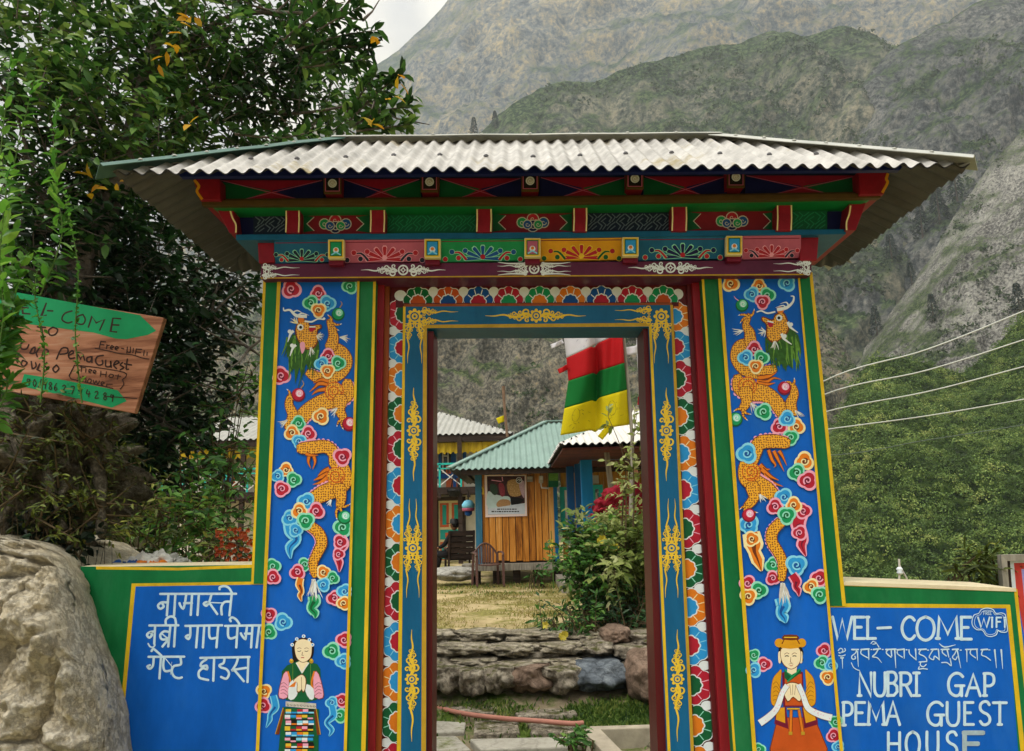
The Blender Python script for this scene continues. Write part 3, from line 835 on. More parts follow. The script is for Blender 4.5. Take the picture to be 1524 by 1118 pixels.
    scaled(p, [(310, 330), (315, 390), (275, 440)], [80, 56, 40], None)
    tuft(p, (350, 370), 1.0, 55, 7, 1.0, WHITE, GREYW)
    claw(p, (280, 440), ((2.9, 40), (.6, 60), (2.1, 40)))
    cloud(p, 288, 545, 58, 'b', 1.2); pearl(p, (287, 490), 40, 'r')
    cloud(p, 275, 135, 58, 'b', -1.2)
    tail(p, [(300, 590), (315, 660), (320, 700), (340, 750), (360, 810)], 100, 'o'); cloud(p, 305, 625, 44, 'o', 0)
    for c in ((605, 180, 54, 'o', -1.5), (563, 245, 52, 'g', 3), (625, 290, 56, 'r', 1), (280, 880, 46, 'r', -1), (345, 920, 50, 'g', 0), (285, 955, 48, 'o', 1.5), (690, 850, 50, 'r', -1), (645, 900, 46, 'o', 3), (695, 945, 50, 'g', 1.5), (425, 775, 46, 'g', 2.8), (425, 850, 42, 'r', 2.4)): cloud(p, *c)
    tail(p, [(600, 460), (570, 540), (600, 620), (590, 660), (615, 725)], 80, 'r'); cloud(p, 600, 465, 46, 'r', 0); cloud(p, 578, 590, 44, 'r', 1)
    scaled(p, [(470, 530), (425, 580), (420, 640), (455, 700), (480, 760), (475, 850)], [56, 60, 60, 56, 50, 42], (PALEPINK, 1))
    for c in ((488, 385, 50, 'b', -1), (438, 440, 48, 'r', 2.6), (545, 430, 46, 'o', .5), (505, 490, 52, 'g', 1.6), (560, 775, 60, 'b', -.5)): cloud(p, *c)
    tail(p, [(535, 830), (560, 870), (555, 900), (570, 920), (575, 955)], 56, 'r')
    tail(p, [(470, 960), (485, 1010), (470, 1050), (490, 1080), (500, 1108)], 76, 'b')
    tuft(p, (480, 880), 1.45, 120, 18, .75, WHITE, GREYW, 9)

def woman(p):
    p.zoom(380, 880, 4.7)
    for c in ((95, 165, 54, 'r', -.5), (195, 215, 62, 'b', .2), (95, 285, 56, 'g', .6), (60, 700, 54, 'o', -.6), (55, 800, 56, 'r', .6), (545, 55, 46, 'r', 3), (620, 340, 56, 'r', -1), (535, 420, 62, 'g', 3), (615, 490, 56, 'b', 1), (600, 765, 50, 'r', -1), (590, 870, 52, 'g', 1.2), (535, 780, 44, 'b', 3)): cloud(p, *c)
    tail(p, [(125, 730), (140, 810), (105, 860), (100, 900), (75, 955)], 50, 'b'); tail(p, [(535, 800), (545, 870), (500, 920), (535, 970), (515, 1015)], 50, 'b')
    p.poly([(256, 400), (268, 352), (335, 324), (398, 352), (410, 420), (392, 480), (385, 505), (275, 505), (262, 470)], BLACK, 3)
    p.poly([(185, 560), (270, 500), (330, 480), (400, 500), (455, 545), (430, 760), (215, 760)], DGREEN, 2)
    for sg, x0 in ((1, 165), (-1, 475)):
        p.poly([(x0 + sg * 30, 575), (x0 + sg * 65, 560), (x0 + sg * 75, 640), (x0 + sg * 62, 745), (x0 + sg * 0, 750), (x0 - sg * 2, 690)], BROWN, 2)
        p.poly([(x0 + sg * 33, 580), (x0 + sg * 62, 566), (x0 + sg * 70, 640), (x0 + sg * 58, 742), (x0 + sg * 5, 745), (x0 + sg * 3, 690)], PALEPINK, 2)
        p.line([(x0 + sg * 62, 560), (x0 + sg * 82, 640), (x0 + sg * 70, 680)], 12, ORANGE, smooth=4)
        for k in range(4): p.line([(x0 + sg * 12, 650 + 22 * k), (x0 + sg * 35, 640 + 24 * k), (x0 + sg * 60, 660 + 24 * k)], 3, BROWN, smooth=4)
    p.poly([(285, 500), (330, 480), (375, 500), (330, 575)], SKIN); p.line([(285, 500), (325, 570), (375, 500)], 7, WHITE)
    p.poly([(273, 400), (285, 350), (335, 332), (390, 355), (397, 410), (385, 470), (335, 500), (290, 470)], BROWN, 4)
    p.poly([(276, 400), (288, 353), (335, 336), (387, 358), (394, 410), (382, 467), (335, 496), (292, 467)], SKIN, 4)
    for x in (308, 358): p.line([(x - 15, 402), (x, 396), (x + 14, 402)], 3, BROWN, smooth=3); p.line([(x - 13, 418), (x, 422), (x + 12, 416)], 4, BLACK, smooth=3)
    p.line([(330, 425), (326, 448), (338, 450)], 3, BROWN); p.line([(320, 466), (330, 464), (342, 466)], 6, CRIMSON)
    for x, y in ((258, 375), (290, 335), (338, 315), (378, 340), (400, 375)): p.disc((x, y), 13, WHITE, n=8); p.disc((x, y), 6, SKYB, n=8)
    for x in (252, 392): p.disc((x, 490), 15, GOLDD); p.disc((x, 480), 8, GOLD)
    p.line([(262, 510), (262, 640)], 4, HAIRL); p.line([(386, 510), (386, 680)], 4, HAIRL)
    p.poly([(240, 640), (290, 620), (300, 700), (270, 755), (230, 750)], WHITE, 2); p.poly([(405, 680), (360, 650), (350, 700), (380, 755), (410, 750)], WHITE, 2)
    p.poly([(233, 670), (288, 625), (275, 670)], ORANGE)
    p.poly([(262, 625), (320, 580), (355, 610), (352, 680), (335, 710), (322, 690), (312, 705), (290, 705), (290, 640)], BROWN, 3)
    p.poly([(266, 627), (320, 585), (350, 612), (347, 678), (335, 702), (324, 684), (312, 698), (294, 698), (294, 640)], SKIN, 3)
    p.line([(322, 600), (324, 690)], 3, BROWN)
    p.poly([(212, 770), (425, 785), (425, 825), (212, 805)], GREYW)
    for k in range(9): p.spiral((228 + k * 23, 792 + k * 1.5), 9, 1, 3, BLACK)
    p.poly([(190, 810), (445, 825), (440, 1240), (150, 1240)], DGREEN)
    for sg in (0, 1):
        q = [(195, 815), (140, 1000), (165, 1003), (205, 840)] if not sg else [(425, 820), (455, 1003), (432, 1007), (410, 840)]
        p.poly(q, BROWN); p.line([q[0], q[1]], 6, GOLDD)
    cols = [GOLD, PALEB, DGREEN, WHITE, CRIMSON, SKYB, PALEPINK, ORANGE, BLACK]
    for r in range(10):
        y = 825 + r * 40
        p.rect(208, y - 8 + 30, 405, y + 42, BLACK)
        for k in range(5):
            x = 212 + k * 40 - (6 if r % 2 else 0)
            p.rect(x, y, x + 38, y + 19, cols[(r * 3 + k * 2) % 9]); p.rect(x, y + 19, x + 38, y + 30, cols[(r * 5 + k * 4 + 1) % 8])

def man(p):
    p.zoom(1080, 900, 5.13)
    for c in ((215, 385, 48, 'g', -.8), (295, 455, 56, 'r', 0), (215, 500, 58, 'b', 1), (750, 350, 56, 'r', -1.2), (735, 445, 58, 'g', 3), (805, 460, 50, 'b', .5), (780, 555, 58, 'o', 1.5), (255, 1105, 50, 'g', 0), (840, 895, 52, 'g', -.6), (825, 1000, 56, 'r', .6), (860, 1085, 48, 'b', 1)): cloud(p, *c)
    # skirt, coat, sleeves
    p.poly([(395, 860), (680, 860), (780, 1100), (760, 1230), (350, 1230), (335, 1100)], BROWN)
    p.poly([(400, 865), (675, 865), (772, 1098), (755, 1230), (355, 1230), (343, 1098)], DORANGE)
    p.poly([(385, 790), (460, 780), (480, 950), (372, 910)], MAROON); p.poly([(392, 790), (450, 785), (455, 905), (384, 878)], AMBER)
    p.poly([(690, 790), (580, 780), (600, 945), (705, 915)], MAROON); p.poly([(660, 790), (590, 785), (612, 905), (690, 880)], AMBER)
    p.poly([(430, 520), (505, 490), (590, 515), (600, 780), (440, 780)], MAROON); p.poly([(450, 530), (580, 530), (590, 770), (455, 770)], DORANGE)
    for sg, x0 in ((1, 343), (-1, 690)):
        q = [(x0 + sg * 60, 510), (x0 + sg * 85, 500), (x0 + sg * 75, 640), (x0 + sg * 95, 740), (x0 + sg * 60, 780), (x0 + sg * 10, 765), (x0, 690), (x0 + sg * 15, 570)]
        p.poly(q, BROWN, 3); c = (sum(a for a, b in q) / 8, sum(b for a, b in q) / 8)
        p.poly([(c[0] + (a - c[0]) * .94, c[1] + (b - c[1]) * .97) for a, b in q], AMBER, 3)
        for k in range(5): p.line([(x0 + sg * 18, 610 + 30 * k), (x0 + sg * 45, 590 + 34 * k), (x0 + sg * 75, 640 + 26 * k)], 3, BROWN, smooth=4)
    p.poly([(448, 490), (505, 520), (570, 485), (575, 520), (480, 590), (450, 560)], DGREEN); p.line([(570, 490), (470, 590)], 12, LGREEN); p.line([(450, 495), (505, 545)], 12, LGREEN)
    # head
    p.poly([(405, 340), (420, 320), (580, 325), (588, 400), (580, 440), (415, 440)], BLACK, 2)
    for x in (412, 575): p.poly([(x - 10, 365), (x + 10, 365), (x + 9, 440), (x - 8, 440)], SKIN, 3)
    p.poly([(470, 470), (545, 470), (540, 515), (505, 535), (470, 515)], SKIN)
    p.poly([(418, 350), (450, 322), (540, 322), (572, 350), (575, 410), (555, 465), (500, 495), (445, 465), (420, 410)], BROWN, 4)
    p.poly([(422, 350), (450, 326), (540, 326), (568, 352), (571, 410), (551, 461), (500, 490), (449, 461), (424, 410)], SKIN, 4)
    for x in (467, 525): p.line([(x - 20, 380), (x, 368), (x + 18, 376)], 4, BROWN, smooth=3); p.line([(x - 15, 395), (x, 390), (x + 15, 395)], 7, BLACK, smooth=3)
    p.line([(498, 400), (494, 440), (508, 445)], 3, BROWN); p.line([(480, 455), (498, 450), (516, 455)], 3, BROWN); p.line([(488, 466), (500, 468), (512, 465)], 5, CRIMSON)
    p.poly([(430, 270), (550, 270), (560, 330), (425, 330)], AMBER, 2); p.disc((408, 292), 34, AMBER); p.disc((580, 292), 34, AMBER)
    p.poly([(445, 232), (545, 232), (552, 268), (438, 268)], BROWN, 2); p.line([(430, 300), (450, 258), (540, 258), (565, 300)], 8, BROWN); p.line([(445, 250), (545, 250)], 7, GOLD)
    # hands holding the scarf
    p.poly([(432, 640), (470, 600), (510, 590), (560, 605), (590, 650), (570, 745), (515, 710), (470, 745)], BROWN, 3)
    p.poly([(438, 642), (472, 606), (510, 597), (556, 610), (583, 650), (566, 736), (515, 702), (474, 736)], SKIN, 3)
    for x in (490, 512, 535): p.line([(x, 610), (512 + (x - 512) * .6, 690)], 3, BROWN)
    for pts in ([(470, 615), (430, 680), (390, 790), (330, 855), (260, 905)], [(555, 610), (590, 690), (630, 790), (720, 840), (810, 865)]):
        p.line(pts, [46, 44, 50, 56, 58], BROWN, smooth=6); p.line(pts, [40, 38, 44, 50, 52], WHITE, smooth=6)
        for k in range(14):
            i = random.uniform(0, 3.9); a = int(i); t = i - a
            p.disc((pts[a][0] * (1 - t) + pts[a + 1][0] * t + random.uniform(-14, 14), pts[a][1] * (1 - t) + pts[a + 1][1] * t + random.uniform(-12, 12)), 4, PALEPINK, n=6)
    p.line([(470, 795), (565, 795)], 18, BROWN); p.line([(470, 795), (565, 795)], 9, GOLD)
    for x in ((500, 495), (560, 590)): p.line([(x[0], 805), (x[1], 985)], 26, BROWN); p.line([(x[0], 805), (x[1], 985)], 18, ORANGE); p.rect(x[1] - 14, 970, x[1] + 14, 995, GOLDD)

def swirl_arm(p, c, ang, ln, w, side, m, n=4):
    "tapering chain of flame curls running off along ang"
    ca, sa = math.cos(ang), math.sin(ang)
    def T(u, v): return (c[0] + ca * u - sa * v, c[1] + sa * u + ca * v)
    pts = []
    for i in range(25):
        u = i / 24; pts.append(T(ln * u, side * math.sin(u * n * math.pi) * w * .16 * (1 - u)))
    p.line(pts, [w * .2, w * .16, w * .12, w * .09, w * .02], m)
    u0 = 0.0
    for k in range(n):
        rr = w * .30 * (1 - .17 * k) * (1 - u0 * .35); s_ = side * (1 if k % 2 == 0 else -1)
        u = u0 * ln + rr
        if u + rr > ln * .93: break
        p.spiral(T(u, s_ * rr * .75), rr, 1.35, rr * .42, m, ang - s_ * 2.2, s_)
        p.spiral(T(u - rr * .2, -s_ * rr * .95), rr * .62, 1.1, rr * .36, m, ang + s_ * 2.2, -s_)
        e = T(u + rr * 1.5, -s_ * rr * .9); p.line([T(u + rr * .2, 0), T(u + rr * .9, -s_ * rr * .55), e], [rr * .5, rr * .4, rr * .06], m, smooth=3)
        u0 += 1.75 * rr / ln

def rosette(p, c, r, m, dark):
    p.disc(c, r, m, n=20); p.disc(c, r * .72, dark, n=18); p.disc(c, r * .5, m, n=16); p.disc(c, r * .22, dark, n=10)
    for k in range(8):
        a = k * math.pi / 4; p.disc((c[0] + math.cos(a) * r * 1.02, c[1] + math.sin(a) * r * 1.02), r * .3, m, n=9)

# ------------------------------------------------------------------ the gate
Y0 = 3.5
gate = empty('painted_gate', (0.1, 3.65, 0))
tag(gate, 'carved and painted Tibetan style entrance gate with dragon pillars and a tin roof', 'gate')
def at_y(a, y):   # line through (x at y 420, x at y 1118)
    return a[0] + (a[1] - a[0]) * (y - 420) / 698.0
YT, YB = 405, 1330
def quadpx(a, b, y0=YT, y1=YB): return [(at_y(a, y0), y0), (at_y(b, y0), y0), (at_y(b, y1), y1), (at_y(a, y1), y1)]

LE = [(391.5, 364), (395.5, 367.5), (412.5, 380.5), (418, 385.5), (531.5, 511.5), (535, 516), (555.5, 537.5), (559.5, 544)]
RE = [(1044.5, 1091.5), (1048, 1095), (1069, 1120), (1074, 1126), (1188, 1250), (1191, 1255), (1206, 1275), (1210.5, 1281)]
for E, side in ((LE, 0), (RE, 1)):
    yc = 869 if not side else 902      # below this the wing wall takes the place of the outer border
    if not side:
        out = [(at_y(E[0], YT), YT), (at_y(E[7], YT), YT), (at_y(E[7], YB), YB), (at_y(E[2], YB), YB), (at_y(E[2], yc), yc), (at_y(E[0], yc), yc)]
    else:
        out = [(at_y(E[0], YT), YT), (at_y(E[7], YT), YT), (at_y(E[7], yc), yc), (at_y(E[5], yc), yc), (at_y(E[5], YB), YB), (at_y(E[0], YB), YB)]
    mb = MB(); mb.slab(out, Y0, .42, GREEN)
    pil = mb.build('pillar', gate)
    p = Paint(Y0, base=.0006)
    p.poly(quadpx(E[3], E[4]), BLUE)
    p.poly(quadpx(E[0], E[3], YT, YB if side else yc), YELLOW); p.poly(quadpx(E[1], E[2], YT, YB if side else yc), GREEN)
    p.poly(quadpx(E[4], E[7], YT, yc if side else YB), YELLOW); p.poly(quadpx(E[5], E[6], YT, yc if side else YB), GREEN)
    p.build('painted_border', pil)
    p = Paint(Y0, base=.0009)
    (dragon_right if side else dragon_left)(p)
    # keep the brushwork of the clouds inside the blue field: the border is laid over it
    p.build('dragon_mural', pil)
    q = Paint(Y0, base=.0009)
    (man if side else woman)(q)
    q.build('figure_mural', pil)
    q = Paint(Y0, base=.0003 + max(p.d, q.d))
    q.poly(quadpx(E[2], E[3]), YELLOW); q.poly(quadpx(E[4], E[5]), YELLOW)
    q.build('border_line', pil)

# door frame in steps: red post, brown strip, lotus carving, teal board, red jamb
LF = {'red': ((558, 543), (572, 558)), 'brown': ((571, 557), (580, 567.5)), 'lotus': ((579, 566), (602, 592)), 'yel': ((600.5, 591), (604, 596.5)), 'teal': ((603.5, 592), (635.5, 634)), 'jamb': ((635.8, 634), (645.5, 643))}
RF = {'red': ((1030, 1072.5), (1046, 1093)), 'brown': ((1022, 1063), (1031, 1074)), 'lotus': ((999, 1031.5), (1025, 1065)), 'yel': ((996, 1028), (1000.5, 1033)), 'teal': ((962.5, 993), (1000, 1032.5)), 'jamb': ((955, 979), (963, 993.5))}
frame = gate
LOT = [(GREEN, DORANGE), (DORANGE, DBLUE), (DBLUE, CRIMSON), (CRIMSON, LGREEN), (LGREEN, ORANGE), (ORANGE, DBLUE), (DBLUE, CRIMSON), (CRIMSON, LGREEN), (LGREEN, DORANGE)]
SIDE = {'r': (CRIMSON, PALEPINK, DGREEN), 'b': (SKYB, PALEB, CRIMSON), 'o': (ORANGE, CREAM, SKYB), 'g': (DGREEN, MINT, ORANGE)}
def petal(p, c, w, h, ang, body, rim, inner):
    ca, sa = math.cos(ang), math.sin(ang)
    def T(u, v): return (c[0] + ca * u - sa * v, c[1] + sa * u + ca * v)
    def dome(sc, k=5):
        out = []
        for i in range(k):
            a0, a1 = math.pi * i / k - math.pi / 2, math.pi * (i + 1) / k - math.pi / 2
            for t in (0.08, .3, .5, .7, .92):
                a = a0 + (a1 - a0) * t; b = 1 + .13 * math.sin(math.pi * t)
                out.append(T(h * sc * math.cos(a) * b, w * sc * math.sin(a) * b))
        return out
    p.poly(dome(1.0), WHITE); p.poly(dome(.955), body)
    for i in range(1, 5):
        a = math.pi * i / 5 - math.pi / 2
        p.line([T(h * .5 * math.cos(a), w * .5 * math.sin(a)), T(h * .92 * math.cos(a), w * .92 * math.sin(a))], 1.3, rim)
    p.poly(dome(.55), WHITE); p.poly(dome(.49), inner)
for Fm, side in ((LF, 0), (RF, 1)):
    for nm, Yo, dp, m in (('red', .05, .3, REDW), ('brown', .075, .28, RUST if not side else DARKRED), ('lotus', .095, .25, DARKRED), ('teal', .075, .22, TEAL), ('jamb', .10, .20, DARKRED)):
        mb = MB(); a, b = Fm[nm]
        top = {'red': 408, 'brown': 416, 'lotus': 425, 'teal': 455, 'jamb': 493 if not side else 486}[nm]
        mb.slab(quadpx(a, b, top, YB), Y0 + Yo, dp, m)
        part = mb.build({'red': 'frame_post', 'brown': 'frame_strip', 'lotus': 'lotus_board', 'teal': 'frame_board', 'jamb': 'door_jamb'}[nm], frame, bevel=.002)
        if nm == 'teal':
            p = Paint(Y0 + Yo)
            a, b = Fm['teal']
            if not side:
                p.poly(quadpx((600.5, 590.5), (604, 596.5), 456), YELLOW); p.poly(quadpx((630, 627), (635.5, 634), 484), GOLDD)
            else:
                p.poly(quadpx((996, 1028), (1000, 1032.8), 454), GOLDD); p.poly(quadpx((963, 993.5), (967, 998), 482), YELLOW)
            ctr = lambda y: (at_y((617.5, 612), y) if not side else at_y((982, 1013), y))
            hw = 13
            c0 = (ctr(472), 471)
            # corner rosette with arms along both boards
            rosette(p, c0, 9, GOLD, TEAL)
            for s_ in (-1, 1):
                swirl_arm(p, (c0[0] + s_ * 8, c0[1] + 8), math.pi / 2 - .04 * s_, 62, 17, s_, GOLD, 4)
            for yc, y0_, y1_ in ((641, 577, 716), (1011, 937, 1104)):
                c = (ctr(yc), yc); rosette(p, c, 8, GOLD, TEAL)
                swirl_arm(p, (c[0], c[1] - 9), -math.pi / 2, yc - y0_ - 9, 24, 1, GOLD, 4); swirl_arm(p, (c[0], c[1] + 9), math.pi / 2, y1_ - yc - 9, 24, -1, GOLD, 4)
            c = (ctr(816), 816); rosette(p, c, 9, GOLD, TEAL)
            for v in (-1, 1):
                for s_ in (-1, 1): swirl_arm(p, (c[0] + s_ * 7, c[1] + v * 8), v * (math.pi / 2 - .035 * s_ * v), 66, 17, s_ * v, GOLD, 4)
            p.build('gold_scrollwork', part)
        if nm == 'lotus':
            p = Paint(Y0 + Yo)
            ys = [('r', 467), ('b', 518), ('o', 565), ('g', 616), ('r', 668), ('b', 723), ('o', 780), ('g', 837), ('r', 895), ('b', 955), ('o', 1015), ('g', 1075), ('r', 1136), ('b', 1198), ('o', 1262)] if not side else [('o', 471), ('b', 516), ('r', 564), ('g', 620), ('o', 675), ('b', 729), ('r', 787), ('g', 847), ('o', 904), ('b', 961), ('r', 1020), ('g', 1080), ('o', 1142), ('b', 1206), ('r', 1270)]
            for i, (c, y) in enumerate(ys):
                nxt = ys[i + 1][1] if i + 1 < len(ys) else y + 60
                hh = (nxt - y) / 2
                body, rim, inner = SIDE[c]
                xe = at_y(Fm['lotus'][1 if not side else 0], y)
                ww = abs(at_y(Fm['lotus'][1], y) - at_y(Fm['lotus'][0], y))
                p.disc((at_y(Fm['lotus'][0], y + hh) + 9 if not side else at_y(Fm['lotus'][1], y + hh) - 9, y + hh), 9, WHITE, ry=7)
            for i, (c, y) in enumerate(ys):
                nxt = ys[i + 1][1] if i + 1 < len(ys) else y + 60
                hh = (nxt - y) / 2
                body, rim, inner = SIDE[c]
                xe = at_y(Fm['lotus'][1 if not side else 0], y)
                ww = abs(at_y(Fm['lotus'][1], y) - at_y(Fm['lotus'][0], y))
                petal(p, (xe, y), hh * .93, ww * .98, math.pi if not side else 0, body, rim, inner)
            p.build('lotus_petals', part)
# head of the frame
mb = MB(); mb.slab([(556, 405), (1047, 400), (1047, 432), (556, 436)], Y0 + .11, .2, DARKRED); mb.build('frame_head', frame)
mb = MB(); mb.slab([(589, 427), (1010, 424), (1010, 456), (589, 458)], Y0 + .093, .2, DARKRED)
lb = mb.build('lotus_board', frame)
p = Paint(Y0 + .093)
xs = [622, 667, 712, 757, 803, 849, 895, 941, 987]
for x in xs[:-1]: p.disc((x + 23, 435), 8, WHITE, ry=8)
p.disc((596, 440), 9, WHITE, ry=8); p.disc((1009, 438), 8, WHITE, ry=8)
for x, (b, i) in zip(xs, LOT): petal(p, (x, 452.5 - (x - 600) * .004), 21, 24, -math.pi / 2, b, WHITE, i)
p.build('lotus_petals', lb)
mb = MB(); mb.slab([(601, 455.5), (1000, 452), (1000, 487), (601, 489)], Y0 + .0745, .22, TEAL)
hb = mb.build('frame_board', frame, bevel=.002)
p = Paint(Y0 + .0745)
p.poly([(601, 452.5), (1000, 450.5), (1000, 454), (601, 456.5)], RUST); p.poly([(633, 483.5), (967, 480.5), (967, 486), (633, 488.5)], GOLDD)
rosette(p, (798, 470), 8, GOLD, TEAL)
swirl_arm(p, (790, 470), math.pi, 68, 22, 1, GOLD, 4); swirl_arm(p, (806, 470), 0, 66, 22, -1, GOLD, 4)
for c, s0 in (((619, 471), 1), ((978, 469), -1)):
    for s_ in (-1, 1): swirl_arm(p, (c[0] + s0 * 8, c[1] + s_ * 7), 0 if s0 > 0 else math.pi, 55, 15, s_ * s0, GOLD, 4)
p.build('gold_scrollwork', hb)

BRKR = paintmat('shade_toned_red_bracket_paint', '8a1226', .45, .22, 9, .08, dirt=.3, dirtcol='4c1018')  # red darkened so the colour itself carries some eave shade, plus dirt
# lintel beam
mb = MB(); mb.slab([(388, 392.5), (798, 390.5), (1208, 386.5), (1208, 409), (798, 411.5), (388, 415)], 3.44, .56, PURPLE)
lin_ = mb.build('lintel_beam', gate, bevel=.003)
p = Paint(3.44)
p.poly([(388, 413), (798, 410), (1208, 407.5), (1208, 409.5), (798, 412), (388, 415)], GOLDD)
for c, w0 in (((600, 402), 62), ((795, 400), 62), ((998, 398.5), 62)):
    p.disc(c, 8, WHITE, ry=8); p.disc(c, 5.6, PURPLE); p.line([(c[0] - 5, c[1]), (c[0] + 5, c[1])], 1.3, WHITE); p.line([(c[0], c[1] - 5), (c[0], c[1] + 5)], 1.3, WHITE); p.disc(c, 3, WHITE); p.disc(c, 1.6, PURPLE)
    if c[0] == 795:
        for s_ in (-1, 1):
            for v in (-1, 1): swirl_arm(p, (c[0] + s_ * 9, c[1] + v * 4), 0 if s_ > 0 else math.pi, 46, 13, v * s_, WHITE, 4)
            for v in (-1, 1): p.line([(c[0] + s_ * 12, c[1] + v * 8), (c[0] + s_ * 35, c[1] + v * 7.5), (c[0] + s_ * 54, c[1] + v * 9.5)], [2.6, 2, .6], WHITE, smooth=4)
    else:
        for s_ in (-1, 1): swirl_arm(p, (c[0] + s_ * 9, c[1]), 0 if s_ > 0 else math.pi, w0 - 8, 20, s_, WHITE, 4)
for c, s_ in (((390, 404), 1), ((1207, 398), -1)):
    for v in (-1, 1): swirl_arm(p, (c[0], c[1] + v * 5.5), 0 if s_ > 0 else math.pi, 56, 14, v * s_, WHITE, 4)
    for k in range(3): p.spiral((c[0] + s_ * 8, c[1] - 6 + k * 6), 4.5, 1, 1.8, WHITE, k, s_)
p.build('white_scrollwork', lin_)
mb = MB(); mb.slab([(562, 409), (1043, 405), (1043, 413), (562, 417)], Y0 - .01, .3, GREEN); mb.build('lintel_trim', gate)
# solid core of the entablature, stepping out tier by tier
def tier(name, pts, Yf, m, parent=gate, back=None):
    mb = MB(); mb.slab(pts, Yf, 2 * (3.72 - Yf) if back is None else back, m); return mb.build(name, parent, bevel=.002)
fr = tier('frieze', [(384, 340), (1216, 330), (1212, 389), (387, 394)], 3.47, NAVYD)
def flower(p, c, s, petal_m, core_m, leaf_m, ol=WHITE):
    for k in range(7):
        a = math.pi * (1 + k / 6)
        e = (c[0] + math.cos(a) * s * 1.45, c[1] + math.sin(a) * s)
        p.line([c, e], [s * .2, s * .58, s * .42], ol, cap=True); p.line([(c[0] + (e[0] - c[0]) * .05, c[1] + (e[1] - c[1]) * .05), (c[0] + (e[0] - c[0]) * .95, c[1] + (e[1] - c[1]) * .95)], [s * .12, s * .48, s * .32], petal_m, cap=True)
    p.disc((c[0], c[1] - s * .15), s * .22, core_m, n=8)
    for sg in (-1, 1):
        b = (c[0] + sg * s * 1.35, c[1] + s * .1)
        p.line([b, (b[0] + sg * s * .6, b[1] - s * .6), (b[0] + sg * s * 1.3, b[1] - s * .5)], [s * .3, s * .26, s * .1], ol, smooth=4)
        p.line([b, (b[0] + sg * s * .6, b[1] - s * .6), (b[0] + sg * s * 1.3, b[1] - s * .5)], [s * .2, s * .16, s * .05], leaf_m, smooth=4)
        for k in range(4):
            q = (b[0] + sg * s * (.1 + .55 * k), b[1] - s * (.75 - .05 * k) + (k % 2) * s * .55); p.disc(q, s * .25, ol, n=8); p.disc(q, s * .21, leaf_m if k % 2 else petal_m, n=8)
for i, (x0, x1, m, pm, cm, lm) in enumerate(((408, 490, TEAL, NAVYD, CRIMSON, CRIMSON), (511, 634, PINK, CRIMSON, PALEPINK, NAVYD), (655, 782, LGREEN, DBLUE, CRIMSON, CRIMSON), (803, 928, AMBER, CRIMSON, GOLD, DGREEN), (950, 1082, TEAL, NAVY, CRIMSON, CRIMSON), (1105, 1192, PINK, CRIMSON, PALEPINK, NAVYD))):
    tl = lambda x: 355 - (x - 390) * .009
    mb = MB(); qa = [px(x0, tl(x0) + 1, 3.395), px(x1, tl(x1) + 1, 3.395), px(x1, tl(x1) + 36, 3.452), px(x0, tl(x0) + 38, 3.452)]; mb.hexa(qa, [v + Vector((0, .05, 0)) for v in qa], m)
    pa = mb.build('frieze_panel', gate)
    p = Paint(lambda x, y, d, t=tl: px(x, y, 3.395 + .057 * min(1, max(0, (y - t(x) - 1) / 37)) - d)); xm = (x0 + x1) / 2
    p.line([(x0 + 2, tl(x0) + 7), (x1 - 2, tl(x1) + 7)], 1.2, MAROON)
    flower(p, (xm, tl(xm) + 33), 18 if x1 - x0 > 100 else 15, pm, cm, lm, PALEPINK if m is PINK else (MINT if m is not AMBER else GOLD))
    p.build('painted_flower', pa)
for x0, x1, s_ in ((383, 408, -1), (1191, 1219, 1)):
    mb = MB(); mb.slab([(x0, 358 if s_ < 0 else 350), (x1, 358 if s_ < 0 else 350), (x1 - (0 if s_ < 0 else 3), 390 if s_ < 0 else 388), (x0 + (2 if s_ < 0 else 0), 392 if s_ < 0 else 388)], 3.43, .5, BRKR); mb.build('end_block', gate, bevel=.004)
for xc, yc in ((500, 370.5), (643.5, 369.5), (792.5, 368.3), (938.5, 367), (1093, 365)):
    mb = MB()
    mb.slab([(xc - 12, yc - 14), (xc + 12, yc - 14), (xc + 12, yc + 14), (xc - 12, yc + 14)], 3.375, .03, CREAM)
    mb.slab([(xc - 11, yc + 12), (xc + 11, yc + 12), (xc + 11, yc + 24), (xc - 11, yc + 24)], 3.41, .1, MAROON)
    br = mb.build('bracket', gate, bevel=.002)
    p = Paint(3.375); p.rect(xc - 11, yc - 13, xc + 11, yc + 13, GOLD); p.rect(xc - 9, yc - 11, xc + 9, yc + 11, DGREEN); p.rect(xc - 7.5, yc - 9.5, xc + 7.5, yc + 9.5, (LGREEN, TEAL, PINK, SKYB, DGREEN)[int(xc) % 5])
    p.disc((xc, yc + 2), 4.5, WHITE, n=10); p.disc((xc, yc + 1), 2.6, ORANGE, n=8); p.line([(xc - 7, yc + 9), (xc, yc + 5), (xc + 7, yc + 9)], 2, PALEB)
    p.build('painted_end', br)
tier('ledge', [(351, 349), (800, 345.5), (1259, 341), (1259, 348.5), (800, 354.5), (351, 357.5)], 3.39, TEAL)
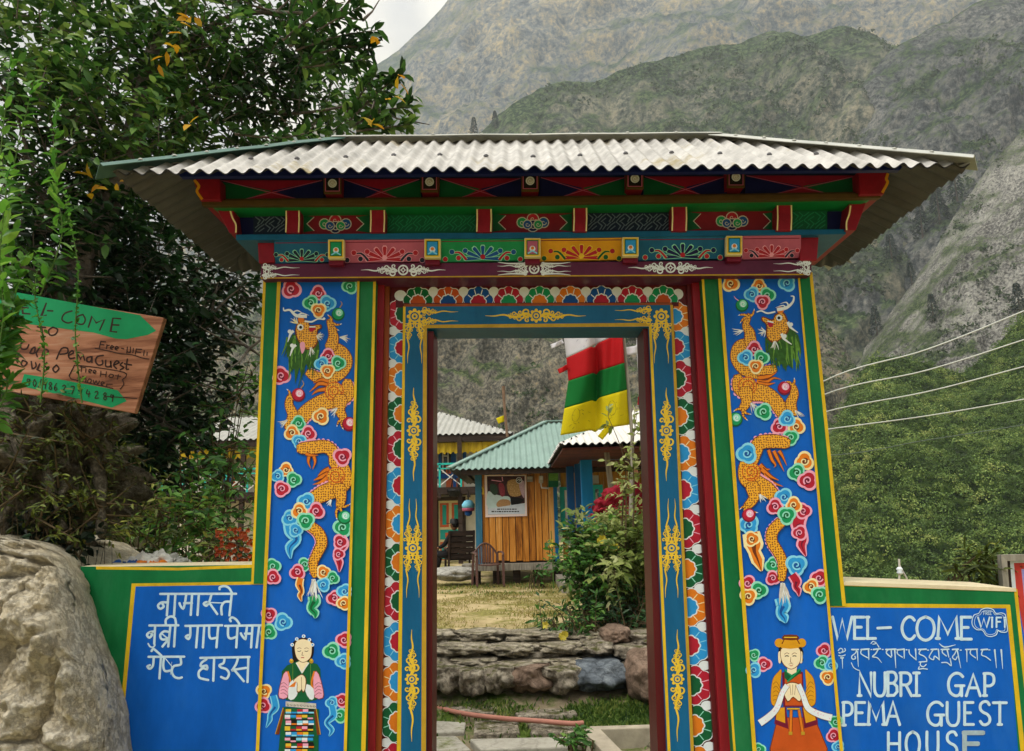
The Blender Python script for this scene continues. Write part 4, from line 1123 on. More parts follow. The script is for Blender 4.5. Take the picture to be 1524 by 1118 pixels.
# fret tier
tier('fret_tier', [(352, 300), (1259, 288), (1259, 344), (352, 350)], 3.45, NAVY)
qa = [px(312, 305.5, 3.305), px(800, 302.5, 3.305), px(1300, 294, 3.305), px(1264, 312.5, 3.43), px(800, 317.5, 3.43), px(349, 322, 3.43)]
mb = MB(); mb.hexa(qa, [v + Vector((0, .3, .02)) for v in qa], paintmat('cove_green_paint', '0c7a3c', .45, .15, 8, .06)); mb.build('cove', gate)
def fret(p, x0, x1, y0, y1, m):
    w = 1.5
    nx = int((x1 - x0) / 13)
    for i in range(nx):
        for j in range(2):
            cx = x0 + (i + .5) * (x1 - x0) / nx; cy = y0 + (j + .5) * (y1 - y0) / 2
            a, b = (x1 - x0) / nx * .46, (y1 - y0) / 4
            if (i + j) % 2: p.line([(cx - a, cy + b), (cx, cy - b * .2), (cx + a, cy - b)], w, m); p.line([(cx - a * .2, cy + b), (cx + a, cy)], w, m); p.line([(cx - a, cy), (cx, cy - b)], w, m)
            else: p.line([(cx - a, cy - b), (cx + a * .1, cy), (cx - a * .5, cy + b)], w, m); p.line([(cx + a * .2, cy - b), (cx + a, cy - b * .2), (cx + a * .2, cy + b)], w, m)
for x0, x1, kind in ((377, 426, 'n'), (446, 552, 'f'), (572, 710, 'g'), (731, 855, 'f'), (873, 1001, 'n'), (1021, 1158, 'f'), (1177, 1231, 'g')):
    yt = 320.5 - (x0 - 390) * .0085; yb = 347 - (x0 - 390) * .006
    m = {'n': NAVYD, 'f': paintmat('dull_red_panel_paint', '7c1626', .45, .15, 8, .06), 'g': paintmat('dull_green_panel_paint', '0a5c3c', .45, .15, 8, .06)}[kind]
    mb = MB(); mb.slab([(x0, yt - 4), (x1, yt - 4), (x1, yb + 2), (x0, yb + 2)], 3.435, .03, m)
    pa = mb.build('fret_panel' if kind != 'f' else 'flower_panel', gate)
    p = Paint(3.435)
    if kind == 'f':
        xm, ym = (x0 + x1) / 2, (yt + yb) / 2
        for dx, dy, r, m2 in ((-16, 0, 7, LGREEN), (16, 0, 7, DBLUE), (0, -5, 8, CRIMSON), (0, 5, 8, NAVY), (-8, 3, 6, DBLUE), (8, 3, 6, LGREEN)): p.disc((xm + dx, ym + dy), r + 1.4, GREYW, n=14); p.disc((xm + dx, ym + dy), r, m2, n=14); p.spiral((xm + dx, ym + dy), r * .6, 1, 1.3, GREYW)
        for sx in (-1, 1):
            e = xm + sx * (x1 - x0) / 2 * .97
            p.poly([(e, yt), (e, yb), (e - sx * 20, yb - 3), (e - sx * 9, ym), (e - sx * 20, yt + 3)], DGREEN); p.line([(e - sx * 20, yb - 3), (e - sx * 9, ym), (e - sx * 20, yt + 3)], 1.2, GREYW)
    else:
        fret(p, x0 + 2, x1 - 2, yt + 2, yb - 2, paintmat('grey_fret_paint', '5c6c7c', .5, .1, 20, .03) if kind == 'n' else paintmat('pale_fret_green', '1c8058', .5, .1, 20, .03))
    p.build('painted_pattern', pa)
for x0, x1 in ((424.5, 446), (550.5, 573), (708.7, 732), (853, 874), (999.5, 1022.6), (1156, 1179), (325, 352), (1259, 1286)):
    end = x0 == 325 or x0 == 1259; s_ = -1 if x0 == 325 else 1
    yt = 309 - (x0 - 424) * .006; yb = 346 - (x0 - 424) * .004
    Yb = 3.37
    mb = MB()
    sh = [(x0, yt), (x1, yt), (x1, yb), (x0, yb)] if not end else ([(x0 - 3, yt), (x0 + 22, yt), (x1, yb), (x0 + 16, yb)] if s_ < 0 else [(x1 + 3, yt - 2), (x1 - 22, yt - 2), (x0, yb), (x0 + 15, yb)][::-1])
    mb.slab(sh, Yb, .12 if not end else .5, BRKR)
    br = mb.build('scroll_bracket', gate, bevel=.003)
    p = Paint(Yb)
    if not end:
        for x in (x0 + 1.2, x1 - 1.2): p.line([(x, yt + 1), (x + .4, (yt + yb) / 2), (x - .4, yb)], 2, CREAM)
    else:
        e = [(x1 - 8 - 2, yt + 2), (x1 - 6, yt + 15), (x1 - 1, yb - 12), (x1 - 1, yb)] if s_ < 0 else [(x0 + 7, yt + 2), (x0 + 5, yt + 15), (x0 + 1, yb - 12), (x0 + 1, yb)]
        p.line(e, 2.4, CREAM, smooth=4)
    p.build('painted_edge', br)
OCHRE = paintmat('shade_toned_ochre_wood_paint', '4e3a16', .5, .2, 10, .1)  # ochre darkened in its base colour to deepen the shade under the eaves
tier('ledge', [(300, 298.5), (800, 294.5), (1311, 287), (1311, 294.5), (800, 303), (300, 306)], 3.30, OCHRE, back=.03)
tier('ledge_core', [(304, 296), (800, 292), (1307, 285), (1307, 290), (800, 298), (304, 301)], 3.325, OCHRE)
# rafter tier
tier('rafter_tier', [(296, 240), (1318, 228), (1314, 289), (298, 300)], 3.365, NAVY)
xs = [327, 479, 653, 776, 804, 931, 959, 1081, 1110, 1278]
for x0, x1, k in ((327, 481, 0), (509, 626, 1), (653, 776, 0), (803, 932, 1), (958, 1082, 0), (1109, 1279, 1)):
    yt = 268 - (x0 - 390) * .009; yb = 299 - (x0 - 390) * .0085
    mb = MB(); mb.slab([(x0, yt - 3), (x1, yt - 3), (x1, yb + 1), (x0, yb + 1)], 3.35, .03, NAVYD)
    pa = mb.build('cross_panel', gate); p = Paint(3.35); xm, ym = (x0 + x1) / 2, (yt + yb) / 2
    p.poly([(x0, yt), (x1, yt), (xm, ym)], paintmat('wine_panel_paint', '8c1430', .45, .15, 9, .05)); p.poly([(x0 + 30, yb), (x1 - 30, yb), (xm, ym)], MATS['wine_panel_paint'])
    p.poly([(x0, yt + 2), (x0, yb), (x0 + 30, yb), (xm, ym)], DGREEN if k == 0 else NAVY); p.poly([(x1, yt + 2), (x1, yb), (x1 - 30, yb), (xm, ym)], NAVY if k == 0 else DGREEN)
    p.line([(x0 + 2, yt), (x1 - 25, yb)], 1.1, PINK); p.line([(x1 - 2, yt), (x0 + 25, yb)], 1.1, PINK)
    p.build('painted_cross', pa)
for xc, y0_, y1_ in ((494.7, 260, 300), (639.3, 258, 297), (789, 256, 296.5), (945, 253, 293), (1095.5, 250.5, 291)):
    mb = MB()
    ys_ = y0_ + (y1_ - y0_) * .7
    mb.slab([(xc - 13.5, y0_ - 2), (xc + 13.5, y0_ - 2), (xc + 13, ys_), (xc - 13, ys_)], 3.275, .014, OCHRE)
    mb.slab([(xc - 13, y0_), (xc + 13, y0_), (xc + 12.6, ys_ - 1), (xc - 12.6, ys_ - 1)], 3.289, .2, BRKR)
    br = mb.build('beam_end', gate, bevel=.002)
    p = Paint(3.275); p.rect(xc - 11, y0_ + 1, xc + 11, ys_ - 3, PINK); p.rect(xc - 9.6, y0_ + 2, xc + 9.6, ys_ - 4, BLACK); p.disc((xc, (y0_ + ys_) / 2 - 1), 6.6, WHITE, ry=6.4); p.disc((xc, (y0_ + ys_) / 2 - 1), 5, GREYW); p.spiral((xc, (y0_ + ys_) / 2 - 1), 3.6, 1.2, 1.2, WHITE)
    p.build('painted_end', br)
for s_, q in ((-1, [(287, 266), (327, 266), (328, 298), (297, 298)]), (1, [(1278, 254), (1326, 252), (1316, 289), (1280, 290)])):
    mb = MB(); mb.slab(q, 3.28, .5, BRKR); br = mb.build('scroll_bracket', gate, bevel=.004)
    p = Paint(3.28); p.line([(q[0][0] + 2, 268), (q[0][0] + 9, 277), (q[0][0] + 6, 285), (q[0][0] + 14, 297)] if s_ < 0 else [(q[1][0] - 3, 255), (q[1][0] - 7, 266), (q[1][0] - 5, 272), (q[1][0] - 13, 287)], 4, AMBER, smooth=4); p.build('painted_edge', br)
tier('fascia_board', [(262, 255), (1345, 245), (1340, 253), (268, 263)], 3.12, paintmat('dark_blue_fascia_paint', '0e1c5c', .45, .15, 8, .05), back=.03)

# ------------------------------------------------------------------ tin roof
TIN = paintmat('galvanised_roof_tin', 'b8b6b2', .5, .3, 9, .2, dirt=.7, dirtcol='706e6a', mixcol='8c7c44', mixscale=3.1, mixlo=.57, mixhi=.72)
TINU = paintmat('shade_toned_tin_underside', '56565a', .55, .2, 8, .1, dirt=.4, dirtcol='4a3e34')  # same tin toned darker: shade under the roof put into the colour, plus stains
FLASH = paintmat('green_grey_flashing', '4a6a62', .5, .15, 8, .08)
FLASHW = paintmat('weathered_white_flashing', 'b4b6b0', .5, .15, 8, .08, dirt=.4, dirtcol='6e7a74')
eL, eR = px(168, 256, 3.0), px(1443, 245, 3.0)
cL, cR = px(172, 254, 3.0), px(1440, 243, 3.0)
yb_ = 4.30
bL, bR = Vector((eL.x, yb_, eL.z)), Vector((eR.x, yb_, eR.z))
rL, rR = px(505, 212, 3.65), px(1062, 207, 3.65)
roof = empty('roof'); adopt(roof, gate)
def hip_sheet(A, B, RL, RR, pitch, amp, m, under, parent, name='corrugated_sheet', per=9, rows=5, gap=.006, wob=.004, seed=0.0):
    "corrugated sheet over eave A-B cut to the hips running to RL and RR; waves run straight up the slope"
    A, B, RL, RR = (Vector(v) for v in (A, B, RL, RR))
    ax = (B - A); Lg = ax.length; ax.normalize()
    up = ((RL + RR) / 2 - A); up = up - ax * up.dot(ax); H = up.length; up.normalize()
    nrm = ax.cross(up);
    if nrm.z < 0: nrm = -nrm
    sL, sR = (RL - A).dot(ax), (RR - A).dot(ax)
    n = int(Lg / pitch * per)
    def sheet(off):
        P = []
        for j in range(rows + 1):
            row = []
            for i in range(n + 1):
                s = Lg * i / n
                h = H
                if sL > 1e-3: h = min(h, H * s / sL)
                if Lg - sR > 1e-3: h = min(h, H * (Lg - s) / (Lg - sR))
                v = j / rows
                base = A + ax * s
                zoff = 0
                w = math.sin(2 * math.pi * s / pitch) * amp * (1 + (.35 * noise.noise(Vector((s * 2.7, 3.1, seed))) if wob else 0)) + wob * noise.noise(Vector((s * 3.1, v * 1.5, seed)))
                row.append(base + up * (h * v + .012 * noise.noise(Vector((s * 6, seed, 1))) * (1 - v)) + nrm * (w + off))
            P.append(row)
        return P
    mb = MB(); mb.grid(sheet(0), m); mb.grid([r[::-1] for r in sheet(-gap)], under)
    return mb.build(name, parent, smooth=True)
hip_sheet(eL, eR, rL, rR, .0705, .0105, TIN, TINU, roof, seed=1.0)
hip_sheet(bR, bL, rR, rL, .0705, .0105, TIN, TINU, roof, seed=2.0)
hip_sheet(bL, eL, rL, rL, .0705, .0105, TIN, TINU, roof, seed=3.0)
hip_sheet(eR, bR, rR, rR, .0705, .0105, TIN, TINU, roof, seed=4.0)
def flashing(a, b, w, m, name='hip_flashing', lift=.03, sag=0.0):
    a, b = Vector(a), Vector(b); d = (b - a).normalized(); sx = d.cross(Vector((0, 0, 1))).normalized()
    mb = MB(); P = []
    for i in range(9):
        t = i / 8; c = a.lerp(b, t) + Vector((0, 0, lift + sag * math.sin(math.pi * t) + .004 * noise.noise(Vector((t * 7, a.x, b.x)))))
        P.append([c - sx * w - Vector((0, 0, w * .5)), c - sx * .012, c + sx * .012, c + sx * w - Vector((0, 0, w * .5))])
    mb.grid(P, m)
    o = mb.build(name, roof)
    so = o.modifiers.new('thick', 'SOLIDIFY'); so.thickness = .003; so.offset = 0
    for i in range(1, 8):
        mb = MB(); c = a.lerp(b, i / 8 + .01) + Vector((0, 0, lift - w * .25)) - (sx if sx.y > 0 else -sx) * w * .55
        mb.lathe(c, [(.011, 0), (.011, .004), (.006, .009)], FLASHW, 8)
        mb.build('roofing_nail', roof)
    return o
ext = lambda e, r, k: e + (e - r) * k
flashing(ext(eL, rL, .05) + Vector((0, 0, .012)), rL, .075, FLASH)
flashing(ext(eR, rR, .02) + Vector((0, 0, .012)), rR, .075, FLASHW)
flashing(bL, rL, .075, FLASH); flashing(bR, rR, .075, FLASHW)
flashing(rL - Vector((.03, 0, 0)), rR + Vector((.03, 0, 0)), .06, FLASHW, 'ridge_flashing', lift=.032)
# nails of the front sheet
mb = MB()
axx = (eR - eL).normalized(); upv = (px(780, 209, 3.65) - px(780, 250, 3.0)); upv = upv - axx * upv.dot(axx)
nn = axx.cross(upv).normalized(); nn = nn if nn.z > 0 else -nn
for k in range(7, 44, 3):
    s = .0705 * (k + .25); q = eL + axx * s + upv * (.33 + .05 * math.sin(k * 1.7))
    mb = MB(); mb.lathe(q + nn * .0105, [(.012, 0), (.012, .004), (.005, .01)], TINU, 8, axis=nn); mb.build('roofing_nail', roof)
# rafters under the eaves
mb = MB()
for x in (-.5, 1.9): pass
mb = MB(); core = [px(300, 262, 3.365), px(1312, 250, 3.365)]
mb.box(core[0].x + .02, core[1].x - .02, 3.38, 3.9, min(core[0].z, core[1].z) - .1, eL.z + .2, DARKRED)
mb.build('roof_timber', roof)

# ------------------------------------------------------------------ wing walls
def wingwall(label, outline, Yw, thick, m=None):
    mb = MB(); mb.slab(outline, Yw, thick, m or BLUE)
    o = mb.build('wing_wall', None); tag(o, label, 'wall')
    return o
Yw = Y0 + .004
lw = wingwall('low painted wing wall with white Devanagari lettering left of the gate', [(120, 843), (160, 843.5), (376, 840.5), (376, 866), (410, 866), (398, 1330), (120, 1330)], Yw, .3, CAPM)
p = Paint(Yw, base=.0006)
p.poly([(186, 868), (409, 867), (397, 1330), (150, 1330)], BLUE)
p.poly([(120, 843), (160, 843.5), (396, 840.5), (398, 869), (200, 871.5), (186, 990), (170, 1330), (120, 1330)], GREEN)
p.poly([(143, 843), (265, 845), (372, 840.5), (377, 840.5), (377, 845), (265, 849), (143, 847.5)], YELLOW)
p.poly([(196, 868.5), (398, 865.5), (398, 870), (202, 873)], YELLOW); p.poly([(196, 868.5), (202, 871), (181, 1100), (166, 1330), (158, 1330), (177, 1080)], YELLOW)
p.build('painted_border', lw)
p = Paint(Yw, zoom=(200, 870, 7.455), base=.0009)
W_ = 26
def S(*pts, w=W_, sm=0): p.line(list(pts), w, WHITEL, smooth=sm, cap=True)
S((285, 105), (1130, 103)); S((378, 105), (360, 345)); S((375, 200), (300, 200), (262, 235), (285, 270), (325, 245), (305, 205), sm=4)
S((455, 110), (440, 345)); S((575, 110), (565, 180), (555, 230), (540, 268), (510, 235), (500, 205), sm=4); S((550, 208), (640, 205)); S((640, 110), (625, 340)); S((715, 110), (700, 340))
S((855, 110), (835, 180), (800, 235), (770, 215), (800, 195), (840, 215), sm=4); S((840, 215), (920, 330)); S((830, 200), (980, 205), w=12); S((970, 335), (965, 250), (1000, 195), (1060, 190), sm=4); S((1080, 105), (1055, 345)); S((1085, 100), (1050, 40), (1000, 18), (950, 30), (945, 55), sm=4)
S((165, 455), (490, 453)); S((230, 455), (220, 660)); S((228, 520), (170, 530), (140, 560), (165, 590), (195, 560), (180, 535), sm=4); S((152, 655), (175, 690), (210, 695), (228, 670), sm=4, w=18)
S((400, 455), (375, 690)); S((390, 530), (330, 520), (288, 560), (300, 605), (345, 610), (380, 590), sm=4); S((310, 550), (370, 600), w=16); S((385, 600), (310, 690)); S((455, 455), (440, 690)); S((350, 450), (350, 390), (400, 355), (450, 375), (462, 450), sm=5)
S((565, 460), (975, 453)); S((620, 460), (620, 560), (600, 605), (570, 580), (600, 560), sm=4); S((705, 460), (685, 700)); S((775, 460), (760, 700)); S((830, 460), (830, 560), (850, 600), (910, 590), sm=4); S((930, 460), (910, 700))
S((1005, 460), (1425, 453)); S((1040, 460), (1040, 570), (1070, 600), (1130, 580), sm=4); S((1145, 460), (1130, 700)); S((1165, 440), (1130, 390), (1085, 365), (1060, 385), (1070, 410), sm=4)
S((1250, 460), (1240, 540), (1230, 605), (1195, 570), (1180, 540), sm=4); S((1225, 545), (1305, 545)); S((1310, 460), (1295, 700)); S((1385, 460), (1355, 700))
S((155, 803), (555, 801)); S((215, 805), (205, 900), (170, 935), (145, 910), (175, 895), sm=4); S((295, 805), (278, 1045)); S((300, 790), (250, 745), (210, 715), (190, 740), sm=4); S((330, 805), (320, 900), (340, 960), (400, 955), sm=4); S((335, 810), (420, 915), w=10); S((415, 860), (400, 1000), w=4)
S((510, 805), (515, 885), (440, 905), (415, 960), (440, 1020), (490, 1040), (528, 1030), sm=5)
S((730, 815), (1280, 805)); S((800, 830), (745, 870), (740, 910), (800, 900), (805, 940), (760, 930), (715, 970), (720, 1030), (770, 1050), (820, 1060), sm=5); S((885, 815), (875, 1070)); S((1000, 815), (990, 870), (945, 895), (960, 920), (1020, 940), (1050, 990), (1020, 1045), (960, 1025), sm=5)
S((1150, 815), (1130, 880), (1100, 930), (1085, 955), (1130, 940), sm=4); S((1110, 950), (1215, 1075)); S((1110, 945), (1240, 925)); S((1265, 810), (1255, 1085))
p.build('painted_lettering', lw)

rw = wingwall('low painted wing wall with WEL-COME lettering right of the gate', [(1256, 868), (1512, 877), (1527, 960), (1560, 1330), (1240, 1330), (1205, 903), (1256, 903)], Yw, .32)
mb = MB()
f = [px(1256, 867, Yw - .004), px(1512, 876.5, Yw - .004)]
mb.hexa([f[0] - Vector((0, 0, .012)), f[1] - Vector((0, 0, .012)), f[1] + Vector((0, 0, .003)), f[0] + Vector((0, 0, .003))], [v + Vector((0, .34, 0)) for v in (f[0] - Vector((0, 0, .012)), f[1] - Vector((0, 0, .012)), f[1] + Vector((0, 0, .003)), f[0] + Vector((0, 0, .006)))], CAPM)
mb.build('wall_cap', rw)
p = Paint(Yw, base=.0006)
p.poly([(1209, 868), (1258, 869), (1513, 878), (1560, 1330), (1532, 1330), (1499, 905), (1238, 902), (1225, 902)], GREEN)
p.poly([(1250, 867), (1513, 876.5), (1513, 881), (1253, 872)], YELLOW); p.poly([(1509, 877), (1514, 877), (1562, 1330), (1556, 1330)], YELLOW)
p.poly([(1232, 898), (1503, 900), (1503, 905.5), (1234, 904)], YELLOW); p.poly([(1497, 901), (1503.5, 901), (1534, 1200), (1527, 1200)], YELLOW)
p.build('painted_border', rw)
p = Paint(Yw, base=.0009)
for ch, x0, y0, x1, y1 in (('W', 1239, 918, 1268, 951), ('E', 1271, 918, 1287, 951), ('L', 1289, 918, 1304, 951), ('C', 1342, 918, 1362, 952), ('O', 1364, 918, 1391, 953), ('M', 1394, 918, 1427, 951), ('E', 1430, 918, 1446, 952),
    ('N', 1277, 1001, 1299, 1036), ('U', 1300, 1001, 1319, 1036), ('B', 1320, 1000, 1336, 1036), ('R', 1339, 1001, 1357, 1036), ('I', 1359, 1001, 1369, 1036), ('G', 1411, 1002, 1435, 1036), ('A', 1438, 1004, 1459, 1036), ('P', 1464, 1002, 1480, 1036),
    ('P', 1254, 1045, 1269, 1080), ('E', 1273, 1045, 1288, 1079), ('M', 1291, 1045, 1317, 1079), ('A', 1319, 1045, 1339, 1079), ('G', 1380, 1045, 1405, 1080), ('U', 1408, 1045, 1429, 1080), ('E', 1435, 1045, 1449, 1079), ('S', 1458, 1044, 1474, 1079), ('T', 1478, 1045, 1498, 1079),
    ('H', 1320, 1090, 1341, 1126), ('O', 1348, 1089, 1369, 1126), ('U', 1378, 1089, 1398, 1126), ('S', 1409, 1089, 1425, 1126)):
    letter(p, ch, x0, y0, x1, y1, 4.3, WHITEL)
GREYL = paintmat('grey_lettering_paint', '9fb4c0', .5, .2, 26, .04)
letter(p, 'E', 1434, 1090, 1465, 1126, 7, GREYL)
p.line([(1306, 935), (1326, 934)], 4, WHITEL, cap=True)
# Tibetan line
p.zoom(1235, 950, 5.644)
def T(*pts, w=9, sm=0): p.line(list(pts), w, WHITEL, smooth=sm, cap=True)
T((70, 105), (90, 85), (110, 100), (90, 125), (75, 120), (100, 120), (130, 105), (125, 85), sm=4, w=8); T((75, 145), (100, 150), (130, 140), w=8, sm=3); T((92, 165), (115, 165), w=12); T((104, 165), (108, 255), w=[9, 3])
T((185, 95), (240, 95), w=13); T((225, 95), (215, 125), (185, 150), (190, 175), (215, 170), (210, 150), sm=4); T((232, 110), (240, 240), w=[12, 4]); T((180, 205), (200, 245), (230, 265), (250, 270), sm=4, w=7)
T((262, 95), (330, 90), w=13); T((268, 95), (262, 130), (320, 165), sm=3); T((325, 92), (328, 180), w=[13, 6])
T((345, 95), (352, 95), w=9); T((365, 95), (425, 88), w=13); T((405, 95), (385, 130), (360, 155), (400, 165), (435, 205), sm=4, w=[10, 12, 4]); T((345, 45), (365, 25), (385, 45), (360, 50), sm=4, w=7); T((385, 30), (412, 75), w=[5, 9]); T((440, 95), (448, 95), w=9)
T((470, 95), (555, 92), w=13); T((485, 98), (475, 125), (515, 160), sm=3, w=10); T((515, 95), (520, 150), w=10); T((545, 95), (555, 250), w=[13, 4])
T((565, 98), (625, 92), w=13); T((570, 98), (568, 130), (610, 160), sm=3); T((625, 92), (625, 170), w=[13, 7]); T((640, 97), (650, 97), w=9)
T((665, 95), (670, 130), (700, 160), (725, 180), sm=3); T((720, 90), (725, 185), w=[13, 6])
T((745, 95), (810, 92), w=13); T((765, 95), (750, 130), (790, 150), (810, 170), (815, 190), sm=3); T((750, 200), (815, 195), w=10); T((765, 200), (760, 225), (785, 240), (810, 220), sm=3); T((752, 240), (745, 260), (780, 255), (820, 260), sm=3)
T((820, 100), (830, 100), w=9); T((850, 95), (900, 92), w=13); T((870, 95), (850, 125), (835, 160), (870, 180), (880, 150), (920, 180), sm=4); T((912, 92), (920, 185), w=[12, 6])
T((935, 95), (1000, 92), w=13); T((950, 95), (945, 120), (980, 150), sm=3); T((985, 95), (1000, 160), w=[12, 8]); T((940, 205), (985, 205), (1020, 232), (1010, 170), sm=3, w=9); T((920, 45), (965, 75), (1055, 55), w=[5, 13, 4], sm=3)
T((1030, 95), (1080, 92), w=13); T((1065, 95), (1050, 130), (1030, 160), (1055, 180), (1070, 155), sm=4); T((1070, 100), (1100, 250), w=[12, 4]); T((1095, 100), (1105, 100), w=9)
T((1140, 95), (1240, 92), w=12); T((1150, 95), (1152, 200), w=[12, 4]); T((1185, 98), (1180, 130), (1225, 165), sm=3); T((1235, 92), (1240, 185), w=[12, 5])
T((1270, 97), (1325, 93), w=13); T((1285, 97), (1275, 140), (1310, 155), (1350, 185), sm=3); T((1335, 98), (1345, 98), w=9)
T((1385, 97), (1400, 250), w=[15, 4]); T((1440, 97), (1452, 258), w=[15, 4])
# free wifi in its cloud
p.zoom(1430, 800, 6.99)
for k, w in ((1.0, 9), (.86, 5)):
    c = (300, 890)
    q = [(115, 880), (135, 810), (185, 790), (215, 750), (275, 735), (335, 750), (365, 790), (420, 785), (462, 805), (475, 880), (485, 960), (470, 985), (420, 985), (385, 970), (370, 1010), (320, 1030), (265, 1020), (225, 965), (170, 960), (130, 930)]
    p.line([(c[0] + (a - c[0]) * k, c[1] + (b - c[1]) * k) for a, b in q], w, WHITEL, smooth=4, closed=True)
letter(p, 'W', 178, 830, 300, 935, 18, WHITEL); letter(p, 'i', 300, 830, 350, 935, 20, WHITEL); letter(p, 'F', 365, 830, 425, 935, 18, WHITEL); letter(p, 'i', 435, 830, 480, 935, 18, WHITEL)
for ch, x in (('F', 235), ('R', 258), ('E', 282), ('E', 303)): letter(p, ch, x, 770, x + 17, 805, 5, WHITEL)
p.build('painted_lettering', rw)
# ------------------------------------------------------------------ ground and mountains
GZ = 0.0            # path behind the gate
TZ = 0.58           # terrace of the yard
SOIL = rockmat('dry_earth_and_grass', ['75684c', 'a08e68', 'bcaa82', 'a89a6c'], 1.6, .5, .03, moss='868048', mosslo=.68, crack=0, fine=30)
PATH = rockmat('trodden_path_earth', ['5c5444', '867a64', 'a0937a'], 2.0, .5, .03, moss='4e6424', mosslo=.66, crack=0, fine=30)

def sheet(name, x0, x1, y0, y1, fn, nx, ny, m):
    P = [[(x0 + (x1 - x0) * i / nx, y0 + (y1 - y0) * j / ny, fn(x0 + (x1 - x0) * i / nx, y0 + (y1 - y0) * j / ny)) for i in range(nx + 1)] for j in range(ny + 1)]
    mb = MB(); mb.grid(P, m)
    o = mb.build(name, None, smooth=True); o['kind'] = 'structure'
    return o
def ground_z(x, y):
    z = -.35
    if x > 3.4: z -= max(0, min(y, 60) - 4.6) * .16 * min(1, (x - 3.4) / .8)
    if y > 48: z -= min(y - 48, 12) * .5
    return max(z, -9.0) + .05 * noise.noise(Vector((x * .4, y * .4, 9)))
gx = [-1500, -600, -250, -100, -50, -30] + [-20 + i * .8 for i in range(76)] + [50, 80, 130, 260, 600, 1500]
gy = [-300, -80, -20, -8, -3] + [i * .8 for i in range(80)] + [75, 100, 160, 300, 600, 1200, 2500]
mb = MB(); mb.grid([[(x, y, ground_z(x, y)) for x in gx] for y in gy], SOIL); o = mb.build('ground', None, smooth=True); o['kind'] = 'structure'
def path_z(x, y): return GZ + .30 * max(0, min(y, 8.6) - 7.65) + .03 * noise.noise(Vector((x * 1.3, y * 1.3, 0))) + .015 * noise.noise(Vector((x * 4, y * 4, 2)))
sheet('path', -6, 3.3, 2.0, 9.6, path_z, 70, 60, PATH)
def ter_z(x, y):
    return TZ + .035 * noise.noise(Vector((x * .7, y * .7, 5))) + .012 * noise.noise(Vector((x * 3.1, y * 3.1, 1)))
sheet('terrace', -16, 3.6, 9.2, 44, ter_z, 160, 180, SOIL)
mb = MB(); mb.box(-16, -6, 3.9, 8.8, -.4, .46, SOIL); o = mb.build('garden_bank', None); o['kind'] = 'structure'

# --- mountains
def mountmat(name, rockc, vegc, scale, vlo, fm=12, bump=1.0, dist=3.0, veg2=None, streaks=0.0):
    m, t, b = nodes_of(name); N, Lk = t.nodes, t.links
    co = N.new('ShaderNodeTexCoord'); geo = N.new('ShaderNodeNewGeometry')
    def nse(sc, det, ro, sx=(1, 1, 1), dis=0.0):
        mp = N.new('ShaderNodeMapping'); mp.inputs['Scale'].default_value = sx
        Lk.new(co.outputs['Object'], mp.inputs['Vector'])
        n = N.new('ShaderNodeTexNoise'); n.inputs['Scale'].default_value = sc; n.inputs['Detail'].default_value = det; n.inputs['Roughness'].default_value = ro
        n.inputs['Distortion'].default_value = dis
        Lk.new(mp.outputs['Vector'], n.inputs['Vector']); return n
    a = nse(scale * .5, 12, .74); f = nse(scale * fm, 5, .68); g = nse(scale * 1.8, 15, .82, (1, 1, .5), .5)
    def ramp(src, stops):
        r = N.new('ShaderNodeValToRGB')
        while len(r.color_ramp.elements) < len(stops): r.color_ramp.elements.new(.5)
        for i, (p_, c) in enumerate(stops):
            r.color_ramp.elements[i].position = p_; r.color_ramp.elements[i].color = lin(c) + (1,)
        Lk.new(src, r.inputs['Fac']); return r.outputs['Color']
    def mth(op, x, y=None, z=None):
        n = N.new('ShaderNodeMath'); n.operation = op
        for i, v in enumerate((x, y, z)):
            if v is None: continue
            if isinstance(v, (int, float)): n.inputs[i].default_value = v
            else: Lk.new(v, n.inputs[i])
        return n.outputs[0]
    mixv = mth('MULTIPLY_ADD', g.outputs['Fac'], .5, mth('MULTIPLY', f.outputs['Fac'], .5))
    rc = ramp(mixv, [(.39, rockc[0]), (.47, rockc[1]), (.53, rockc[2]), (.60, rockc[3])])
    vc = ramp(f.outputs['Fac'], [(.40, vegc[0]), (.5, vegc[1]), (.59, vegc[2])])
    sx = N.new('ShaderNodeSeparateXYZ'); Lk.new(geo.outputs['Normal'], sx.inputs[0])
    s = mth('ADD', mth('MULTIPLY_ADD', a.outputs['Fac'], 1.0, mth('MULTIPLY', g.outputs['Fac'], .5)), mth('MULTIPLY_ADD', sx.outputs['Z'], .35, mth('MULTIPLY', f.outputs['Fac'], .45)))
    r = N.new('ShaderNodeValToRGB'); r.color_ramp.elements[0].position = vlo; r.color_ramp.elements[1].position = min(1, vlo + .07)
    Lk.new(mth('MULTIPLY', s, .6), r.inputs['Fac'])
    mm = N.new('ShaderNodeMixRGB'); Lk.new(r.outputs['Color'], mm.inputs['Fac']); Lk.new(rc, mm.inputs['Color1']); Lk.new(vc, mm.inputs['Color2'])
    Lk.new(mm.outputs['Color'], b.inputs['Base Color'])
    b.inputs['Roughness'].default_value = 1; b.inputs['Specular IOR Level'].default_value = .05
    bp = N.new('ShaderNodeBump'); bp.inputs['Strength'].default_value = bump; bp.inputs['Distance'].default_value = dist
    Lk.new(mth('MULTIPLY_ADD', f.outputs['Fac'], .35, g.outputs['Fac']), bp.inputs['Height']); Lk.new(bp.outputs['Normal'], b.inputs['Normal'])
    return m

